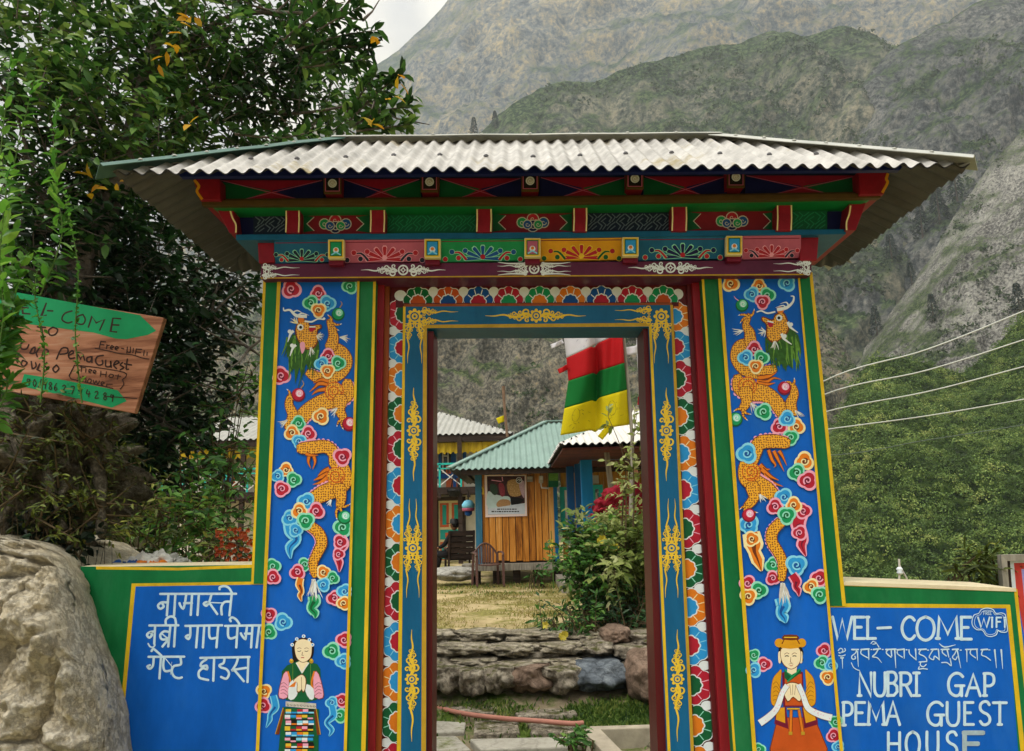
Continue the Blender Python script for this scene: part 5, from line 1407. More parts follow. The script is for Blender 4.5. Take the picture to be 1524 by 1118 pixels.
HILLS = {}
def hill(name, ridge, Yr, Yb, zb, m, prof=1.15, amp=6.0, freq=.03, nu=340, nv=200, back=.5, seed=0.0, ridged=.5, edge=.35, gul=0.0, ledge=0.0):
    "mountain side: crest traced at its own distance, flank falling to the valley, and a far side behind the crest"
    xs_ = [p_[0] for p_ in ridge]; ys_ = [p_[1] for p_ in ridge]
    P = []
    for i in range(nu + 1):
        x = xs_[0] + (xs_[-1] - xs_[0]) * i / nu
        y = float(np.interp(x, xs_, ys_))
        c = px(x, y, Yr); k = c.x / Yr
        row = []
        for j in range(nv + 1):
            v = j / nv * (1 + back)
            if v <= 1:
                Yq = Yb + (Yr - Yb) * v; z = zb + (c.z - zb) * v ** prof
                if ledge: z += ledge * math.sin(v * 19 + 3 * noise.noise(Vector((x * .004, v * 2, seed)))) * v * (1 - v)
            else:
                Yq = Yr + (Yr - Yb) * (v - 1); z = c.z - (c.z - zb) * (v - 1) ** 1.3 * .9
            X = k * Yq
            q = Vector((X * freq + seed, Yq * freq, z * freq * .8))
            h = noise.fractal(q, .9, 2.15, 7) * (1 - ridged) + (noise.ridged_multi_fractal(q * .8, .9, 2.1, 6, 1.0, 2.0) - 1.2) * .6 * ridged
            h += .16 * (noise.ridged_multi_fractal(q * 4.7 + Vector((1, 5, 2)), .8, 2.2, 4, 1.0, 2.0) - 1.1)
            if gul: h += gul * (abs(noise.noise(Vector((X * freq * 1.7 + z * freq * .3, seed, z * freq * .25)))) - .25)
            w = amp * (edge + (1 - edge) * min(1, abs(1 - v) * 5)) * min(1, v * 6 + .15)
            row.append(Vector((X, Yq - h * w * .75, z + h * w * .65)))
        P.append(row)
    mb = MB(); mb.grid(P, m)
    o = mb.build(name, None, smooth=True); o['kind'] = 'structure'
    HILLS[o.name] = P
    return o

M_FAR = mountmat('far_mountain_sun_toned_rock', ['4c5660', '7c8488', 'b0a894', 'dcc898'], ['2e443e', '48604e', '727f62'], .014, .685, dist=10)  # palest tan stop paints in the warm sunlit patches of the rock
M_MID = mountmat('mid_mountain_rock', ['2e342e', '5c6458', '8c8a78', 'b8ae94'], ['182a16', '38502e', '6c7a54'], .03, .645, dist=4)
M_RIGHT = mountmat('right_mountain_rock', ['2c3032', '5a5f60', '868682', 'aaa69a'], ['1a2c1a', '354c2e', '5e6e4a'], .03, .67, fm=14, dist=4)
M_SPUR = mountmat('pale_scree_rock', ['3c3c3a', '767470', 'acaaa2', 'd6d2c8'], ['24341e', '465834', '707c54'], .05, .695, fm=26, dist=2.5)
M_CLIFF = mountmat('cliff_rock', ['34332e', '6c6a60', 'a09a8a', 'c8b492'], ['22321a', '465834', '748056'], .05, .68, fm=24, dist=2.5)
M_BUSHY = mountmat('shrubby_hillside_ground', ['3a4228', '4c5634', '5e643e', '78764e'], ['1c2c12', '2f441e', '465a2a'], .08, .55, dist=1.5)

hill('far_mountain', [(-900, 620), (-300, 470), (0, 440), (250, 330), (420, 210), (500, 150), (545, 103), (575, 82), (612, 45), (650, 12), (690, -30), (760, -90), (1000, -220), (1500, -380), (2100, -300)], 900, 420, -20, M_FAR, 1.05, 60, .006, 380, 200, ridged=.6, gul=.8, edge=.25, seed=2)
hill('middle_mountain', [(-500, 640), (0, 560), (300, 500), (450, 420), (560, 330), (640, 250), (700, 205), (735, 178), (780, 140), (830, 122), (900, 110), (960, 92), (1030, 72), (1090, 64), (1150, 52), (1210, 42), (1245, 44), (1290, 56), (1340, 75), (1420, 120), (1600, 240), (1900, 400)], 430, 210, -12, M_MID, 1.1, 30, .012, 460, 260, ridged=.55, gul=.8, edge=.22, seed=5, ledge=14)
hill('right_mountain', [(1120, 420), (1200, 300), (1262, 165), (1300, 100), (1330, 72), (1380, 45), (1440, 14), (1524, -20), (1640, -90), (1900, -160), (2300, -100)], 380, 190, -12, M_RIGHT, 1.1, 28, .014, 300, 240, ridged=.65, gul=.9, edge=.25, seed=9)
hill('cliff', [(-300, 660), (100, 600), (320, 500), (420, 455), (560, 400), (760, 330), (1000, 330), (1180, 420), (1260, 520), (1340, 640)], 190, 120, -6, M_CLIFF, 1.05, 12, .03, 320, 200, ridged=.6, gul=.5, seed=14, edge=.4)
hill('scree_spur', [(1080, 800), (1180, 680), (1240, 592), (1290, 515), (1340, 448), (1385, 385), (1420, 320), (1470, 250), (1524, 190), (1650, 60), (1900, -40), (2200, 100)], 260, 140, -8, M_SPUR, 1.1, 15, .022, 300, 240, ridged=.7, gul=.9, seed=21, edge=.3)
hill('shrubby_hillside', [(900, 800), (1100, 740), (1200, 690), (1240, 640), (1275, 560), (1300, 532), (1340, 530), (1385, 538), (1430, 552), (1480, 520), (1524, 470), (1650, 400), (1900, 340), (2200, 340)], 115, 58, -7, M_BUSHY, 1.0, 4.0, .05, 160, 100, ridged=.3, gul=.5, seed=33, edge=.5)

def surf(name, n, vlo=0.0, vhi=1.0, jlim=None, xr=None):
    P = HILLS[name]; a, b = len(P), len(P[0])
    back = .5; jm = int((b - 1) / (1 + back))
    out = []
    for _ in range(n):
        i = random.random() * (a - 1.01); j = (vlo + (vhi - vlo) * random.random()) * (jm - .01)
        i0, j0 = int(i), int(j); u, v = i - i0, j - j0
        p_ = P[i0][j0].lerp(P[i0 + 1][j0], u).lerp(P[i0][j0 + 1].lerp(P[i0 + 1][j0 + 1], u), v)
        out.append(p_)
    return out
def inview(pts):
    out = []
    for p_ in pts:
        q = p_ - CAM; dz = q.dot(d_)
        if dz > 0 and -60 < CX + F * q.dot(r_) / dz < 1584 and -80 < CY - F * q.dot(u_) / dz < 1200: out.append(p_)
    return out
SHRUB = leafmat('hillside_shrub_leaves', ['2a3a1a', '46602c', '64803c', '84984c', 'aab066'], .2, .7, .28, .4, 2.2)
SHRUBF = leafmat('far_shrub_leaves', ['2a3a20', '40542e', '5c6e42'], .1, .8, .02)
pts = []; cell = {}
for p_ in inview(surf('shrubby_hillside', 26000)):
    r_s = .55 + 1.0 * random.random() ** 1.6 + .5 * max(0, noise.noise(p_ * .08))
    kx = (int(p_.x // 1.6), int(p_.y // 1.6), int(p_.z // 1.6))
    if any((p_ - q).length < (r_s + r2) * .62 for a in (-1, 0, 1) for b in (-1, 0, 1) for c in (-1, 0, 1) for q, r2 in cell.get((kx[0] + a, kx[1] + b, kx[2] + c), ())): continue
    cell.setdefault(kx, []).append((p_, r_s)); pts.append((p_, r_s))
C = np.array([tuple(p_ + Vector((0, 0, r_ * .25))) for p_, r_ in pts]); rad = np.array([r_ for p_, r_ in pts])
V, Fc = clump_arrays(C, rad, 210, .045 + rad * .055, .85, .62)
o = np_mesh('hillside_shrubs', V, Fc, SHRUB); tag(o, 'dense green shrubs covering the near hillside right of the gate', 'shrubs', kind='stuff')
C, rr = [], []
for nm, n, lim, sz in (('middle_mountain', 14000, -.12, 1.7), ('right_mountain', 6000, -.05, 1.6), ('scree_spur', 3000, .18, 1.0), ('cliff', 4500, .02, .75)):
    k = 0
    for p_ in inview(surf(nm, n * 2, .05, .99)):
        if noise.fractal(p_ * (.012 if sz > 1.5 else .03) + Vector((7, 3, 1)), .9, 2.1, 4) > lim and k < n:
            k += 1; C.append(tuple(p_ + Vector((0, 0, sz * .4)))); rr.append(sz * (.5 + random.random() ** 2 * 1.3))
C = np.array(C); rr = np.array(rr)
V, Fc = clump_arrays(C, rr, 14, rr * .36, 1.0, .4)
o = np_mesh('mountain_scrub', V, Fc, SHRUBF); tag(o, 'dark scrub scattered over the rocky mountain sides', 'scrub', kind='stuff')
# a few conifers one can tell apart on the far slopes
def conifer(p_, h, m, label, grp):
    t = empty('pine_tree', p_)
    tag(t, label, 'tree', grp)
    mb = MB(); mb.tube([p_, p_ + Vector((0, 0, h))], [h * .03, h * .006], BARK, 6); mb.build('trunk', t)
    n = 420; hz = RNG.random(n) ** .8
    a = RNG.random(n) * 6.283; r = (1 - hz) * h * .24 * (.35 + .65 * RNG.random(n)) + h * .01
    C_ = np.stack([p_.x + np.cos(a) * r, p_.y + np.sin(a) * r, p_.z + h * (.12 + .88 * hz) - r * .25], 1)
    D = np.stack([np.cos(a), np.sin(a), -.35 * np.ones(n)], 1)
    V, Fc = leaf_arrays(C_, D, rnd_dirs(n) * .3 + np.array([0, 0, 1]), h * .085, h * .04)
    np_mesh('crown', V, Fc, m, t)
BARK = woodmat('tree_bark', ['3a3026', '5c5044', '847868'], 3, 'Z', .9, 0, .4)
PINEL = leafmat('pine_needles', ['16281a', '22382a', '30463a'], .1, .7, .05)

def on_hill(nm, x, y):
    best = None
    for row in HILLS[nm]:
        for p_ in row[:int(len(row) / 1.5)]:
            q = p_ - CAM; dz = q.dot(d_)
            e = (CX + F * q.dot(r_) / dz - x) ** 2 + (CY - F * q.dot(u_) / dz - y) ** 2
            if best is None or e < best[0]: best = (e, p_)
    return best[1]
for nm, x, y, hh, lb in (('scree_spur', 1305, 498, 11, 'dark pine at the foot of the scree spur beside the top wire'), ('scree_spur', 1388, 478, 9, 'lone dark pine high on the pale scree between wires and rock'), ('scree_spur', 1262, 562, 8, 'dark pine near the pillar edge below the scree'), ('scree_spur', 1345, 415, 9, 'dark pine on the left crest of the scree spur'), ('scree_spur', 1520, 470, 10, 'dark pine at the right edge of the picture above the bushes'),
    ('right_mountain', 1400, 330, 17, 'dark pine in the gully right of the roof corner'), ('right_mountain', 1372, 352, 14, 'smaller dark pine in the gully under the roof corner'), ('right_mountain', 1424, 300, 15, 'topmost dark pine of the gully right of the roof'), ('right_mountain', 1330, 400, 15, 'lowest dark pine of the gully beside the right pillar'), ('middle_mountain', 708, 204, 14, 'dark tree at the left foot of the middle ridge above the roof'), ('middle_mountain', 735, 190, 12, 'dark tree a little up the left end of the middle ridge')):
    conifer(on_hill(nm, x, y) - Vector((0, 0, .5)), hh, PINEL, lb, 'dark pines on the mountain side')
# ------------------------------------------------------------------ houses of the yard
WALLW = paintmat('whitewashed_wall', 'd8d2c0', .85, .12, 3, .1, dirt=.3, dirtcol='a89c84')
LTIN = paintmat('pale_ribbed_tin', 'a8a8a2', .5, .15, 2, .05, dirt=.3, dirtcol='7c7a74')
HTIN = paintmat('grey_green_tin', '7f9890', .5, .12, 2, .05, dirt=.25, dirtcol='5c726c')
WTIN = paintmat('white_tin', 'd6d4ce', .5, .1, 3, .05, dirt=.3, dirtcol='a8a296')
BLUETIN = paintmat('blue_tin', '2a58c8', .5, .1, 3, .05)
BLUEW = paintmat('blue_window_wood', '1c5aa0', .5, .14, 6, .06)
POSTB = paintmat('bright_blue_post_paint', '0a78b8', .5, .16, 6, .08, streak=3, dirt=.2, dirtcol='0a4a80')
TURQ = paintmat('turquoise_paint', '2ab0a4', .5, .12, 6, .06)
ORW = paintmat('orange_panel_paint', 'd86a3c', .5, .12, 6, .06)
GLASS = paintmat('dark_window_glass', '1a2226', .12, .2, 3, .0, spec=.6)
DARKW = woodmat('dark_weathered_wood', ['1c1512', '30241e', '4a3a30'], 5, 'X', .7, .2)
PLANK = woodmat('varnished_planks', ['7a4414', 'b87428', 'd08c3c', 'e0a860'], 3, 'Z', .45, .3, .1)
YPLANK = woodmat('yellow_planks', ['8a5a14', 'b8842a', 'cc9c3c'], 3, 'Z', .5, .3, .1)
GREYWOOD = woodmat('grey_weathered_wood', ['5c564e', '8a8478', 'a8a294'], 5, 'Z', .8, .2)
FRINGE = paintmat('yellow_cloth_fringe', 'b89a1e', .8, .25, 30, .1, streak=8)

# lodge: long two-storey white house at the back
LY = 26.0
lodge = empty('lodge', (-5, LY, TZ)); tag(lodge, 'long white two storey lodge with blue windows and turquoise balcony rail at back of yard', 'house')
def wx(x, y=700, Y=LY): return px(x, y, Y).x
def hz(y, Y=LY, x=560): return px(x, y, Y).z
X0, X1 = wx(268), wx(742)
mb = MB(); mb.box(X0, X1, LY, LY + 6, TZ - .3, hz(652), WALLW); lw_ = mb.build('wall', lodge)
eA, eB = px(262, 648, LY - 1.1), px(764, 642, LY - 1.1); eA.z = eB.z = px(700, 645.5, LY - 1.1).z
b1 = Vector((eA.x, LY + 7.1, eA.z)); b2 = Vector((eB.x, LY + 7.1, eB.z))
q1, q2 = px(330, 614, LY + 3), px(655, 614, LY + 3); q1.z = q2.z = px(655, 614, LY + 3).z
lr = empty('roof'); adopt(lr, lodge)
hip_sheet(eA, eB, q1, q2, .2, .03, LTIN, TINU, lr, per=6, rows=2, wob=0)
hip_sheet(b2, b1, q2, q1, .2, .03, LTIN, TINU, lr, per=6, rows=2, wob=0)
hip_sheet(eB, b2, q2, q2, .2, .03, LTIN, TINU, lr, per=6, rows=2, wob=0)
hip_sheet(b1, eA, q1, q1, .2, .03, LTIN, TINU, lr, per=6, rows=2, wob=0)
mb = MB(); mb.box(eA.x + .1, eB.x - .1, LY - 1.05, LY - .98, eA.z - .24, eA.z - .03, DARKW); mb.box(eA.x + .1, eB.x - .1, LY - .98, LY + .02, eA.z - .12, eA.z - .07, DARKW); mb.build('fascia', lr)
mb = MB()
ztop, zbot = eA.z - .26, eA.z - .60
xa, xb = wx(283), wx(742); n = 150
P = [[(xa + (xb - xa) * i / n, LY - .9 + .03 * math.sin(i * 1.9), z + (.05 * math.sin(i * 2.3) if z == zbot else 0)) for i in range(n + 1)] for z in (ztop, zbot)]
mb.grid(P, FRINGE); f_ = mb.build('cloth_fringe', lodge); so = f_.modifiers.new('t', 'SOLIDIFY'); so.thickness = .02
# balcony floor and rail
zf = hz(728, LY - 1.2)
mb = MB(); mb.box(X0, X1 + .1, LY - 1.3, LY, zf - .22, zf, DARKW)
for i in range(24): x = X0 + (X1 - X0) * i / 23; mb.box(x - .05, x + .05, LY - 1.42, LY - 1.25, zf - .34, zf - .2, DARKW)
mb.build('balcony_floor', lodge)
zr = hz(693, LY - 1.3)
mb = MB(); mb.box(X0, wx(690), LY - 1.3, LY - 1.25, zr - .03, zr + .03, TURQ); mb.box(X0, wx(690), LY - 1.3, LY - 1.25, zr - .17, zr - .13, TURQ)
for i in range(15):
    x = X0 + (wx(690) - X0) * i / 14; mb.box(x - .03, x + .03, LY - 1.3, LY - 1.25, zf, zr, TURQ)
    if i < 14:
        x2 = X0 + (wx(690) - X0) * (i + 1) / 14; mb.bar((x, LY - 1.28, zf + .05), (x2, LY - 1.28, zr - .15), .03, .03, WTIN); mb.bar((x2, LY - 1.265, zf + .05), (x, LY - 1.265, zr - .15), .03, .03, WTIN)
mb.build('balcony_rail', lodge)
for x in (wx(268), wx(380), wx(500), wx(600), wx(688)):
    mb = MB(); mb.box(x - .07, x + .07, LY - 1.25, LY - 1.1, TZ, eA.z - .1, DARKW); mb.build('post', lodge)
def window(parent, xL, xR, zB, zT, Y, fm, gm, bars=1, sillm=None, name='window', panel=None):
    w = MB(); t = .09
    w.box(xL, xL + t, Y - .07, Y + .02, zB, zT, fm); w.box(xR - t, xR, Y - .07, Y + .02, zB, zT, fm)
    w.box(xL + t, xR - t, Y - .068, Y + .02, zT - t, zT, fm); w.box(xL + t, xR - t, Y - .068, Y + .02, zB, zB + t, fm)
    for k in range(bars):
        x = xL + (xR - xL) * (k + 1) / (bars + 1); w.box(x - .04, x + .04, Y - .06, Y + .02, zB + t, zT - t, fm)
    w.box(xL - .06, xR + .06, Y - .12, Y + .01, zB - .07, zB, sillm or fm)
    o = w.build(name, parent)
    g = MB(); g.box(xL + t, xR - t, Y - .02, Y - .005, zB + t, zT - t, gm); g.build('pane', o)
    c = MB()
    for k in range(bars + 1):
        a, b = xL + (xR - xL) * k / (bars + 1) + .12, xL + (xR - xL) * (k + 1) / (bars + 1) - .12
        c.box(a, a + .05, Y - .04, Y - .021, zB + .12, zT - .12, WTIN); c.box(b - .05, b, Y - .04, Y - .021, zB + .12, zT - .12, WTIN); c.box(a + .05, b - .05, Y - .04, Y - .021, (zB + zT) / 2 + .1, (zB + zT) / 2 + .15, WTIN)
        c.box(a + .05, b - .05, Y - .04, Y - .021, zT - .17, zT - .12, WTIN)
    c.build('sash', o)
    return o
for xl, xr in ((315, 346), (400, 436), (470, 506), (540, 576), (653, 694), (712, 740)):
    window(lodge, wx(xl), wx(xr), hz(712), hz(662), LY - .02, BLUEW, GLASS, 1)
for xl, xr in ((342, 353), (664, 676), (677, 690)):
    mb = MB(); mb.box(wx(xl), wx(xr), LY - .06, LY, zf, hz(693), ORW); mb.build('panel', lodge)
mb = MB(); mb.box(wx(674.5), wx(679), LY - .12, LY - .061, zf, hz(664), BLUEW); mb.build('post', lodge)
# front door on the ground floor
dL, dR, dB, dT = wx(653, 780), wx(688, 780), TZ + .02, hz(748)
door = empty('door', ((dL + dR) / 2, LY, TZ)); adopt(door, lodge)
mb = MB(); mb.box(dL - .12, dL, LY - .1, LY + .02, dB, dT + .12, DARKW); mb.box(dR, dR + .12, LY - .1, LY + .02, dB, dT + .12, DARKW); mb.box(dL, dR, LY - .1, LY + .02, dT, dT + .12, DARKW); mb.build('frame', door)
mb = MB(); mb.box(dL, dR, LY - .05, LY, dB, dT, CREAM)
W2 = (dR - dL) / 2; H2 = dT - dB
for k in range(2):
    a = dL + k * W2
    mb.box(a + .05, a + W2 - .05, LY - .062, LY - .05, dB + H2 * .56, dT - .08, ORW)
    mb.box(a + .13, a + W2 - .13, LY - .07, LY - .062, dB + H2 * .6, dT - .14, TURQ)
mb.box(dL + .05, dR - .05, LY - .062, LY - .05, dB + H2 * .36, dB + H2 * .52, TURQ); mb.box(dL + .22, dR - .22, LY - .07, LY - .062, dB + H2 * .39, dB + H2 * .47, ORW)
for k in range(2): mb.box(dL + k * W2 + .05, dL + k * W2 + W2 - .05, LY - .062, LY - .05, dB + .05, dB + H2 * .32, ORW); mb.box(dL + k * W2 + .1, dL + k * W2 + W2 - .1, LY - .07, LY - .062, dB + .08, dB + H2 * .29, TURQ)
mb.build('door_leaf', door)
mb = MB(); mb.box(X0, wx(650), LY - 1.3, LY - .02, TZ - .2, TZ + .12, CONC); mb.build('step', lodge)
for xl, xr in ((420, 470), (540, 590)): window(lodge, wx(xl, 780), wx(xr, 780), hz(800), hz(755), LY - .02, BLUEW, GLASS, 1)
# ornaments hanging off the lodge
def hanging(px_, py_, Y, r, mats, name, label):
    c = px(px_, py_, Y); t = empty(name, c); tag(t, label, 'decoration')
    mb = MB(); prof = [(0.02, r * 1.1), (r * .6, r * .95), (r, r * .4), (r * .95, -r * .1)]; mb.lathe(c, prof, mats[0], 14); mb.build('top_band', t, smooth=True)
    mb = MB(); mb.lathe(c - Vector((0, 0, r * .12)), [(r * .97, 0), (r * .9, -r * .45)], mats[1], 14); mb.build('middle_band', t, smooth=True)
    mb = MB(); mb.lathe(c - Vector((0, 0, r * .58)), [(r * .6, 0), (r * .55, -r * .5), (r * .2, -r * .75)], mats[2], 14); mb.build('bottom_band', t, smooth=True)
    mb = MB(); mb.tube([c + Vector((0, 0, r * 1.1)), c + Vector((0, 0, r * 2.6))], .012, BLACK, 5); mb.build('cord', t)
hanging(697, 755, 17.6, .15, (PALEB, PINK, DBLUE), 'cloth_lantern', 'pale blue, pink and navy cloth lantern hanging by the corner of the plank hut')
t = empty('flower_basket', px(675.5, 733, LY - 1.35)); tag(t, 'small dark hanging basket under the lodge balcony', 'basket')
c = px(675.5, 733, LY - 1.35)
mb = MB(); mb.lathe(c, [(.2, .1), (.22, .05), (.15, -.12), (.05, -.15)], BLACK, 12); mb.build('bowl', t)
mb = MB()
for k in range(3): mb.tube([c + Vector((.18 * math.cos(k * 2.1), .18 * math.sin(k * 2.1), .1)), c + Vector((0, 0, .62))], .01, BLACK, 4)
mb.build('cords', t)

# plank hut with the grey-green hipped roof
HY = 16.5
hut = empty('plank_hut', (0, HY, TZ)); tag(hut, 'wooden plank hut with grey green hipped tin roof and framed poster', 'house')
h = lambda x, y, Y=HY: px(x, y, Y)
zp, zt = h(770, 838).z, h(770, 702).z
x0, x1 = h(708, 770).x, h(826, 770).x
mb = MB(); mb.box(x0 + .02, x1 + .03, HY + .03, HY + 4.5, zp, zt + .1, DARKW); mb.build('inner_wall', hut)
mb = MB(); n = 11
for i in range(n):
    a = x0 + .14 + (x1 - x0 - .14) * i / n; b = x0 + .14 + (x1 - x0 - .14) * (i + 1) / n
    mb.box(a + .007, b - .007, HY + random.uniform(-.008, .008), HY + .028, zp + random.uniform(.02, .06), zt, PLANK)
mb.build('plank_wall', hut, bevel=.004)
for xx, m in ((x0, paintmat('faded_blue_post_paint', '2e6a86', .6, .25, 5, .1, streak=4, dirt=.4, dirtcol='8a9a98')), (x1 - .02, TEAL)):
    mb = MB(); mb.box(xx, xx + (.14 if xx == x0 else .08), HY - .06, HY + .05, zp - .02, zt, m); mb.build('corner_post', hut, bevel=.005)
mb = MB(); mb.box(x0 - .05, x1 + .2, HY - .08, HY + .1, zt - .04, zt + .1, paintmat('dark_teal_beam_paint', '164a4c', .5, .2, 6, .06)); mb.build('top_beam', hut)
mb = MB(); mb.box(x0 - .3, x1 + .2, HY - .15, HY + .4, zp - .14, zp, GREYWOOD); mb.build('sill_beam', hut, bevel=.006)
for k in range(5):
    mb = MB(); xx = x0 + (x1 - x0) * k / 4; mb.box(xx - .08, xx + .08, HY + .02, HY + .25, TZ - .1, zp - .13, DARKW); mb.build('stilt', hut)
eA, eB = h(668, 698, 15.9), h(822, 696, 15.9); eA.z = eB.z = (eA.z + eB.z) / 2
eB2 = eB + Vector((2.2, 0, 0))
q1, q2 = h(812, 629, 19.0), h(838, 629, 19.0); q1.z = q2.z = (q1.z + q2.z) / 2; q2.x = q1.x + 1.2
hr = empty('roof'); adopt(hr, hut)
b1 = Vector((eA.x, 22.1, eA.z)); b2 = Vector((eB2.x, 22.1, eA.z))
hip_sheet(eA, eB2, q1, q2, .13, .02, HTIN, TINU, hr, per=7, rows=2, wob=0)
hip_sheet(b1, eA, q1, q1, .13, .02, HTIN, TINU, hr, per=7, rows=2, wob=0)
hip_sheet(eB2, b2, q2, q2, .13, .02, BLUETIN, TINU, hr, per=7, rows=2, wob=0)
hip_sheet(b2, b1, q2, q1, .13, .02, HTIN, TINU, hr, per=7, rows=2, wob=0)
mb = MB()
for a, b in ((eA, q1), (eB2, q2), (q1, q2)):
    mb.bar(Vector(a) + Vector((0, 0, .04)), Vector(b) + Vector((0, 0, .04)), .14, .03, HTIN)
mb.build('ridge_cap', hr)
mb = MB(); mb.box(eA.x + .25, x1 + 2, 15.98, 16.02, eA.z - .12, eA.z - .02, DARKW)
for k in range(7): mb.box(eA.x + .3 + k * .45, eA.x + .36 + k * .45, 15.95, 20, eA.z - .1, eA.z - .03, DARKW)
mb.build('rafter_frame', hr)
# side wall of the hut is seen under the eave: dark boards
# poster
pz0 = HY - .03
t = MB(); t.slab([(721, 707), (783, 707), (784.5, 768), (722.5, 770)], pz0, .02, paintmat('poster_border', 'e4cfc8', .5, .06, 10, .02))
po = t.build('framed_poster', None); tag(po, 'framed photo poster with a pale border on the plank hut wall', 'poster')
p = Paint(pz0, zoom=(700, 690, 9.525))
PB = paintmat('poster_dark_print', '3a2024', .4, .3, 12, 0, mixcol='6a3038', mixscale=9)
p.poly([(235, 180), (770, 175), (775, 715), (250, 725)], PB)
p.poly([(250, 400), (330, 430), (450, 460), (560, 480), (560, 640), (255, 640)], paintmat('poster_pale_print', 'bcd2d2', .4, .1, 10, 0), 3)
p.poly([(370, 570), (430, 510), (550, 520), (560, 600), (400, 620)], paintmat('poster_tan_print', 'b0875c', .4, .3, 60, 0), 3)
p.poly([(530, 250), (720, 240), (740, 420), (640, 470), (545, 430)], paintmat('poster_gold_print', 'b08a54', .4, .3, 30, 0, mixcol='d8c090', mixscale=30), 3)
p.poly([(280, 300), (360, 300), (390, 400), (350, 450), (290, 400)], paintmat('poster_green_print', '2c4434', .4, .3, 30, 0), 3); p.poly([(400, 290), (470, 290), (490, 440), (430, 460)], paintmat('poster_red_print', '8c3440', .4, .3, 30, 0), 3)
p.poly([(580, 480), (740, 500), (740, 540), (640, 600), (585, 600)], BLACK, 3); p.poly([(690, 280), (760, 250), (765, 480), (720, 420)], paintmat('poster_mauve_print', 'b89aa4', .4, .3, 30, 0), 3)
p.poly([(250, 640), (775, 560), (775, 715), (250, 722)], paintmat('poster_base_print', 'c4ccd6', .4, .1, 10, 0))
p.disc((690, 238), 44, WHITE, n=20); p.disc((690, 238), 37, PB, n=20); p.line([(660, 245), (690, 220), (720, 232), (685, 252)], 8, WHITE)
for y, a, b in ((648, 380, 655), (682, 300, 690)):
    x = a
    while x < b:
        w = random.uniform(18, 46); p.rect(x, y - 9, min(x + w, b), y + 7, BLACK); x += w + 8
for q in ([(300, 235), (440, 255)], [(450, 190), (460, 250)]): p.line(q, 12, PALEPINK)
p.build('print', po)
# house number plate shaped as a stupa, meter boxes
t = MB(); c = [(712, 727), (714.5, 724), (715.8, 720.5), (717.2, 724), (720, 727), (720, 732), (721, 736), (711.5, 736), (712.3, 732)]
t.slab(c, HY - .02, .015, GOLD); np_ = t.build('number_plate', None); tag(np_, 'small gold plaque with a pointed top reading 31 on the plank hut', 'plaque')
p = Paint(HY - .02); p.line([(713.6, 728), (715.4, 728), (714.5, 730), (715.6, 731.5), (713.6, 733)], .8, BROWN); p.line([(717.4, 727.6), (717.4, 733.2)], .9, BROWN); p.build('lettering', np_)
def mbox(x0, y0, x1, y1, m, name, label, lid):
    t = empty(name, h((x0 + x1) / 2, y1, HY - .1)); tag(t, label, 'meter box')
    b = MB(); b.slab([(x0, y0), (x1, y0), (x1, y1), (x0, y1)], HY - .12, .11, m); b.build('case', t, bevel=.006)
    b = MB(); b.slab([(x0 + .8, y0 + .8), (x1 - .8, y0 + .8), (x1 - .8, y1 - (y1 - y0) * .45), (x0 + .8, y1 - (y1 - y0) * .45)], HY - .125, .004, lid); b.build('cover', t)
mbox(784, 709, 793, 717, GREYWOOD, 'meter_box', 'pale grey box right of the poster on the plank wall', CONC)
mbox(802, 708, 808.5, 719, CONC, 'meter_box', 'narrow light grey switch box with a bent conduit', GREYW)
mbox(816, 704, 831, 725, DGREEN, 'meter_box', 'dark green electricity meter box under the eave', HAIRL)
mb = MB(); mb.tube([h(805, 719, HY - .08), h(806, 726, HY - .08), h(817, 727, HY - .08)], .02, GREYW, 6); tag(mb.build('conduit', None, smooth=True), 'bent grey conduit pipe below the narrow switch box', 'pipe')

# porch house on the right with white tin roof and blue posts
porch = empty('porch_house', (1.6, 14.5, TZ)); tag(porch, 'porch house with white tin roof, dark red soffit and bright blue posts', 'house')
eA, eB = px(832, 661, 11.8), px(1010, 655, 11.8); eA.z = eB.z = (px(832, 661, 11.8).z); eB.x = 3.9; PORCH_END = Vector((3.86, 12.4, eB.z))
bk = 16.4; q1 = Vector((eA.x + 1.6, 14.4, eA.z + .85)); q2 = Vector((3.0, 14.4, eA.z + .85))
pr = empty('roof'); adopt(pr, porch)
SOFF = woodmat('red_brown_soffit', ['2c100c', '4a1c14', '64301f'], 4, 'Y', .7, .3)
hip_sheet(eA, eB, q1, q2, .12, .02, WTIN, TINU, pr, per=7, rows=2, wob=.01)
c1, c2 = Vector((eA.x, 17.0, eA.z)), Vector((eB.x, 17.0, eA.z))
hip_sheet(c1, eA, q1, q1, .12, .02, WTIN, TINU, pr, per=7, rows=2, wob=.01)
hip_sheet(c2, c1, q2, q1, .12, .02, WTIN, TINU, pr, per=7, rows=2, wob=0)
hip_sheet(eB, c2, q2, q2, .12, .02, WTIN, TINU, pr, per=7, rows=2, wob=0)
mb = MB(); n = 26
for i in range(n):
    y = 11.86 + (16.9 - 11.86) * i / n; mb.box(eA.x + .06, eB.x - .1, y, y + (16.9 - 11.86) / n - .01, eA.z - .09 , eA.z - .055, SOFF)
mb.build('soffit', pr)
pw = lambda x, y: px(x, y, 14.2)
def post(xl, xr, Y, zb, zt_, m=POSTB):
    a, b = px(xl, 780, Y).x, px(xr, 780, Y).x
    mb = MB(); mb.box(a, b, Y, Y + (b - a), zb, zt_, m); mb.build('post', porch, bevel=.008)
zt2 = eA.z - .09
post(868, 885, 14.0, TZ - .05, px(870, 672, 14.0).z); DPB = paintmat('shaded_blue_post_paint', '0a4678', .5, .18, 6, .08, streak=3, dirt=.2, dirtcol='06305a'); post(846, 857, 15.6, TZ, zt2, DPB); post(858.5, 867, 15.0, TZ, zt2, DPB)  # DPB: darker copy of the post blue, shading of these posts painted in
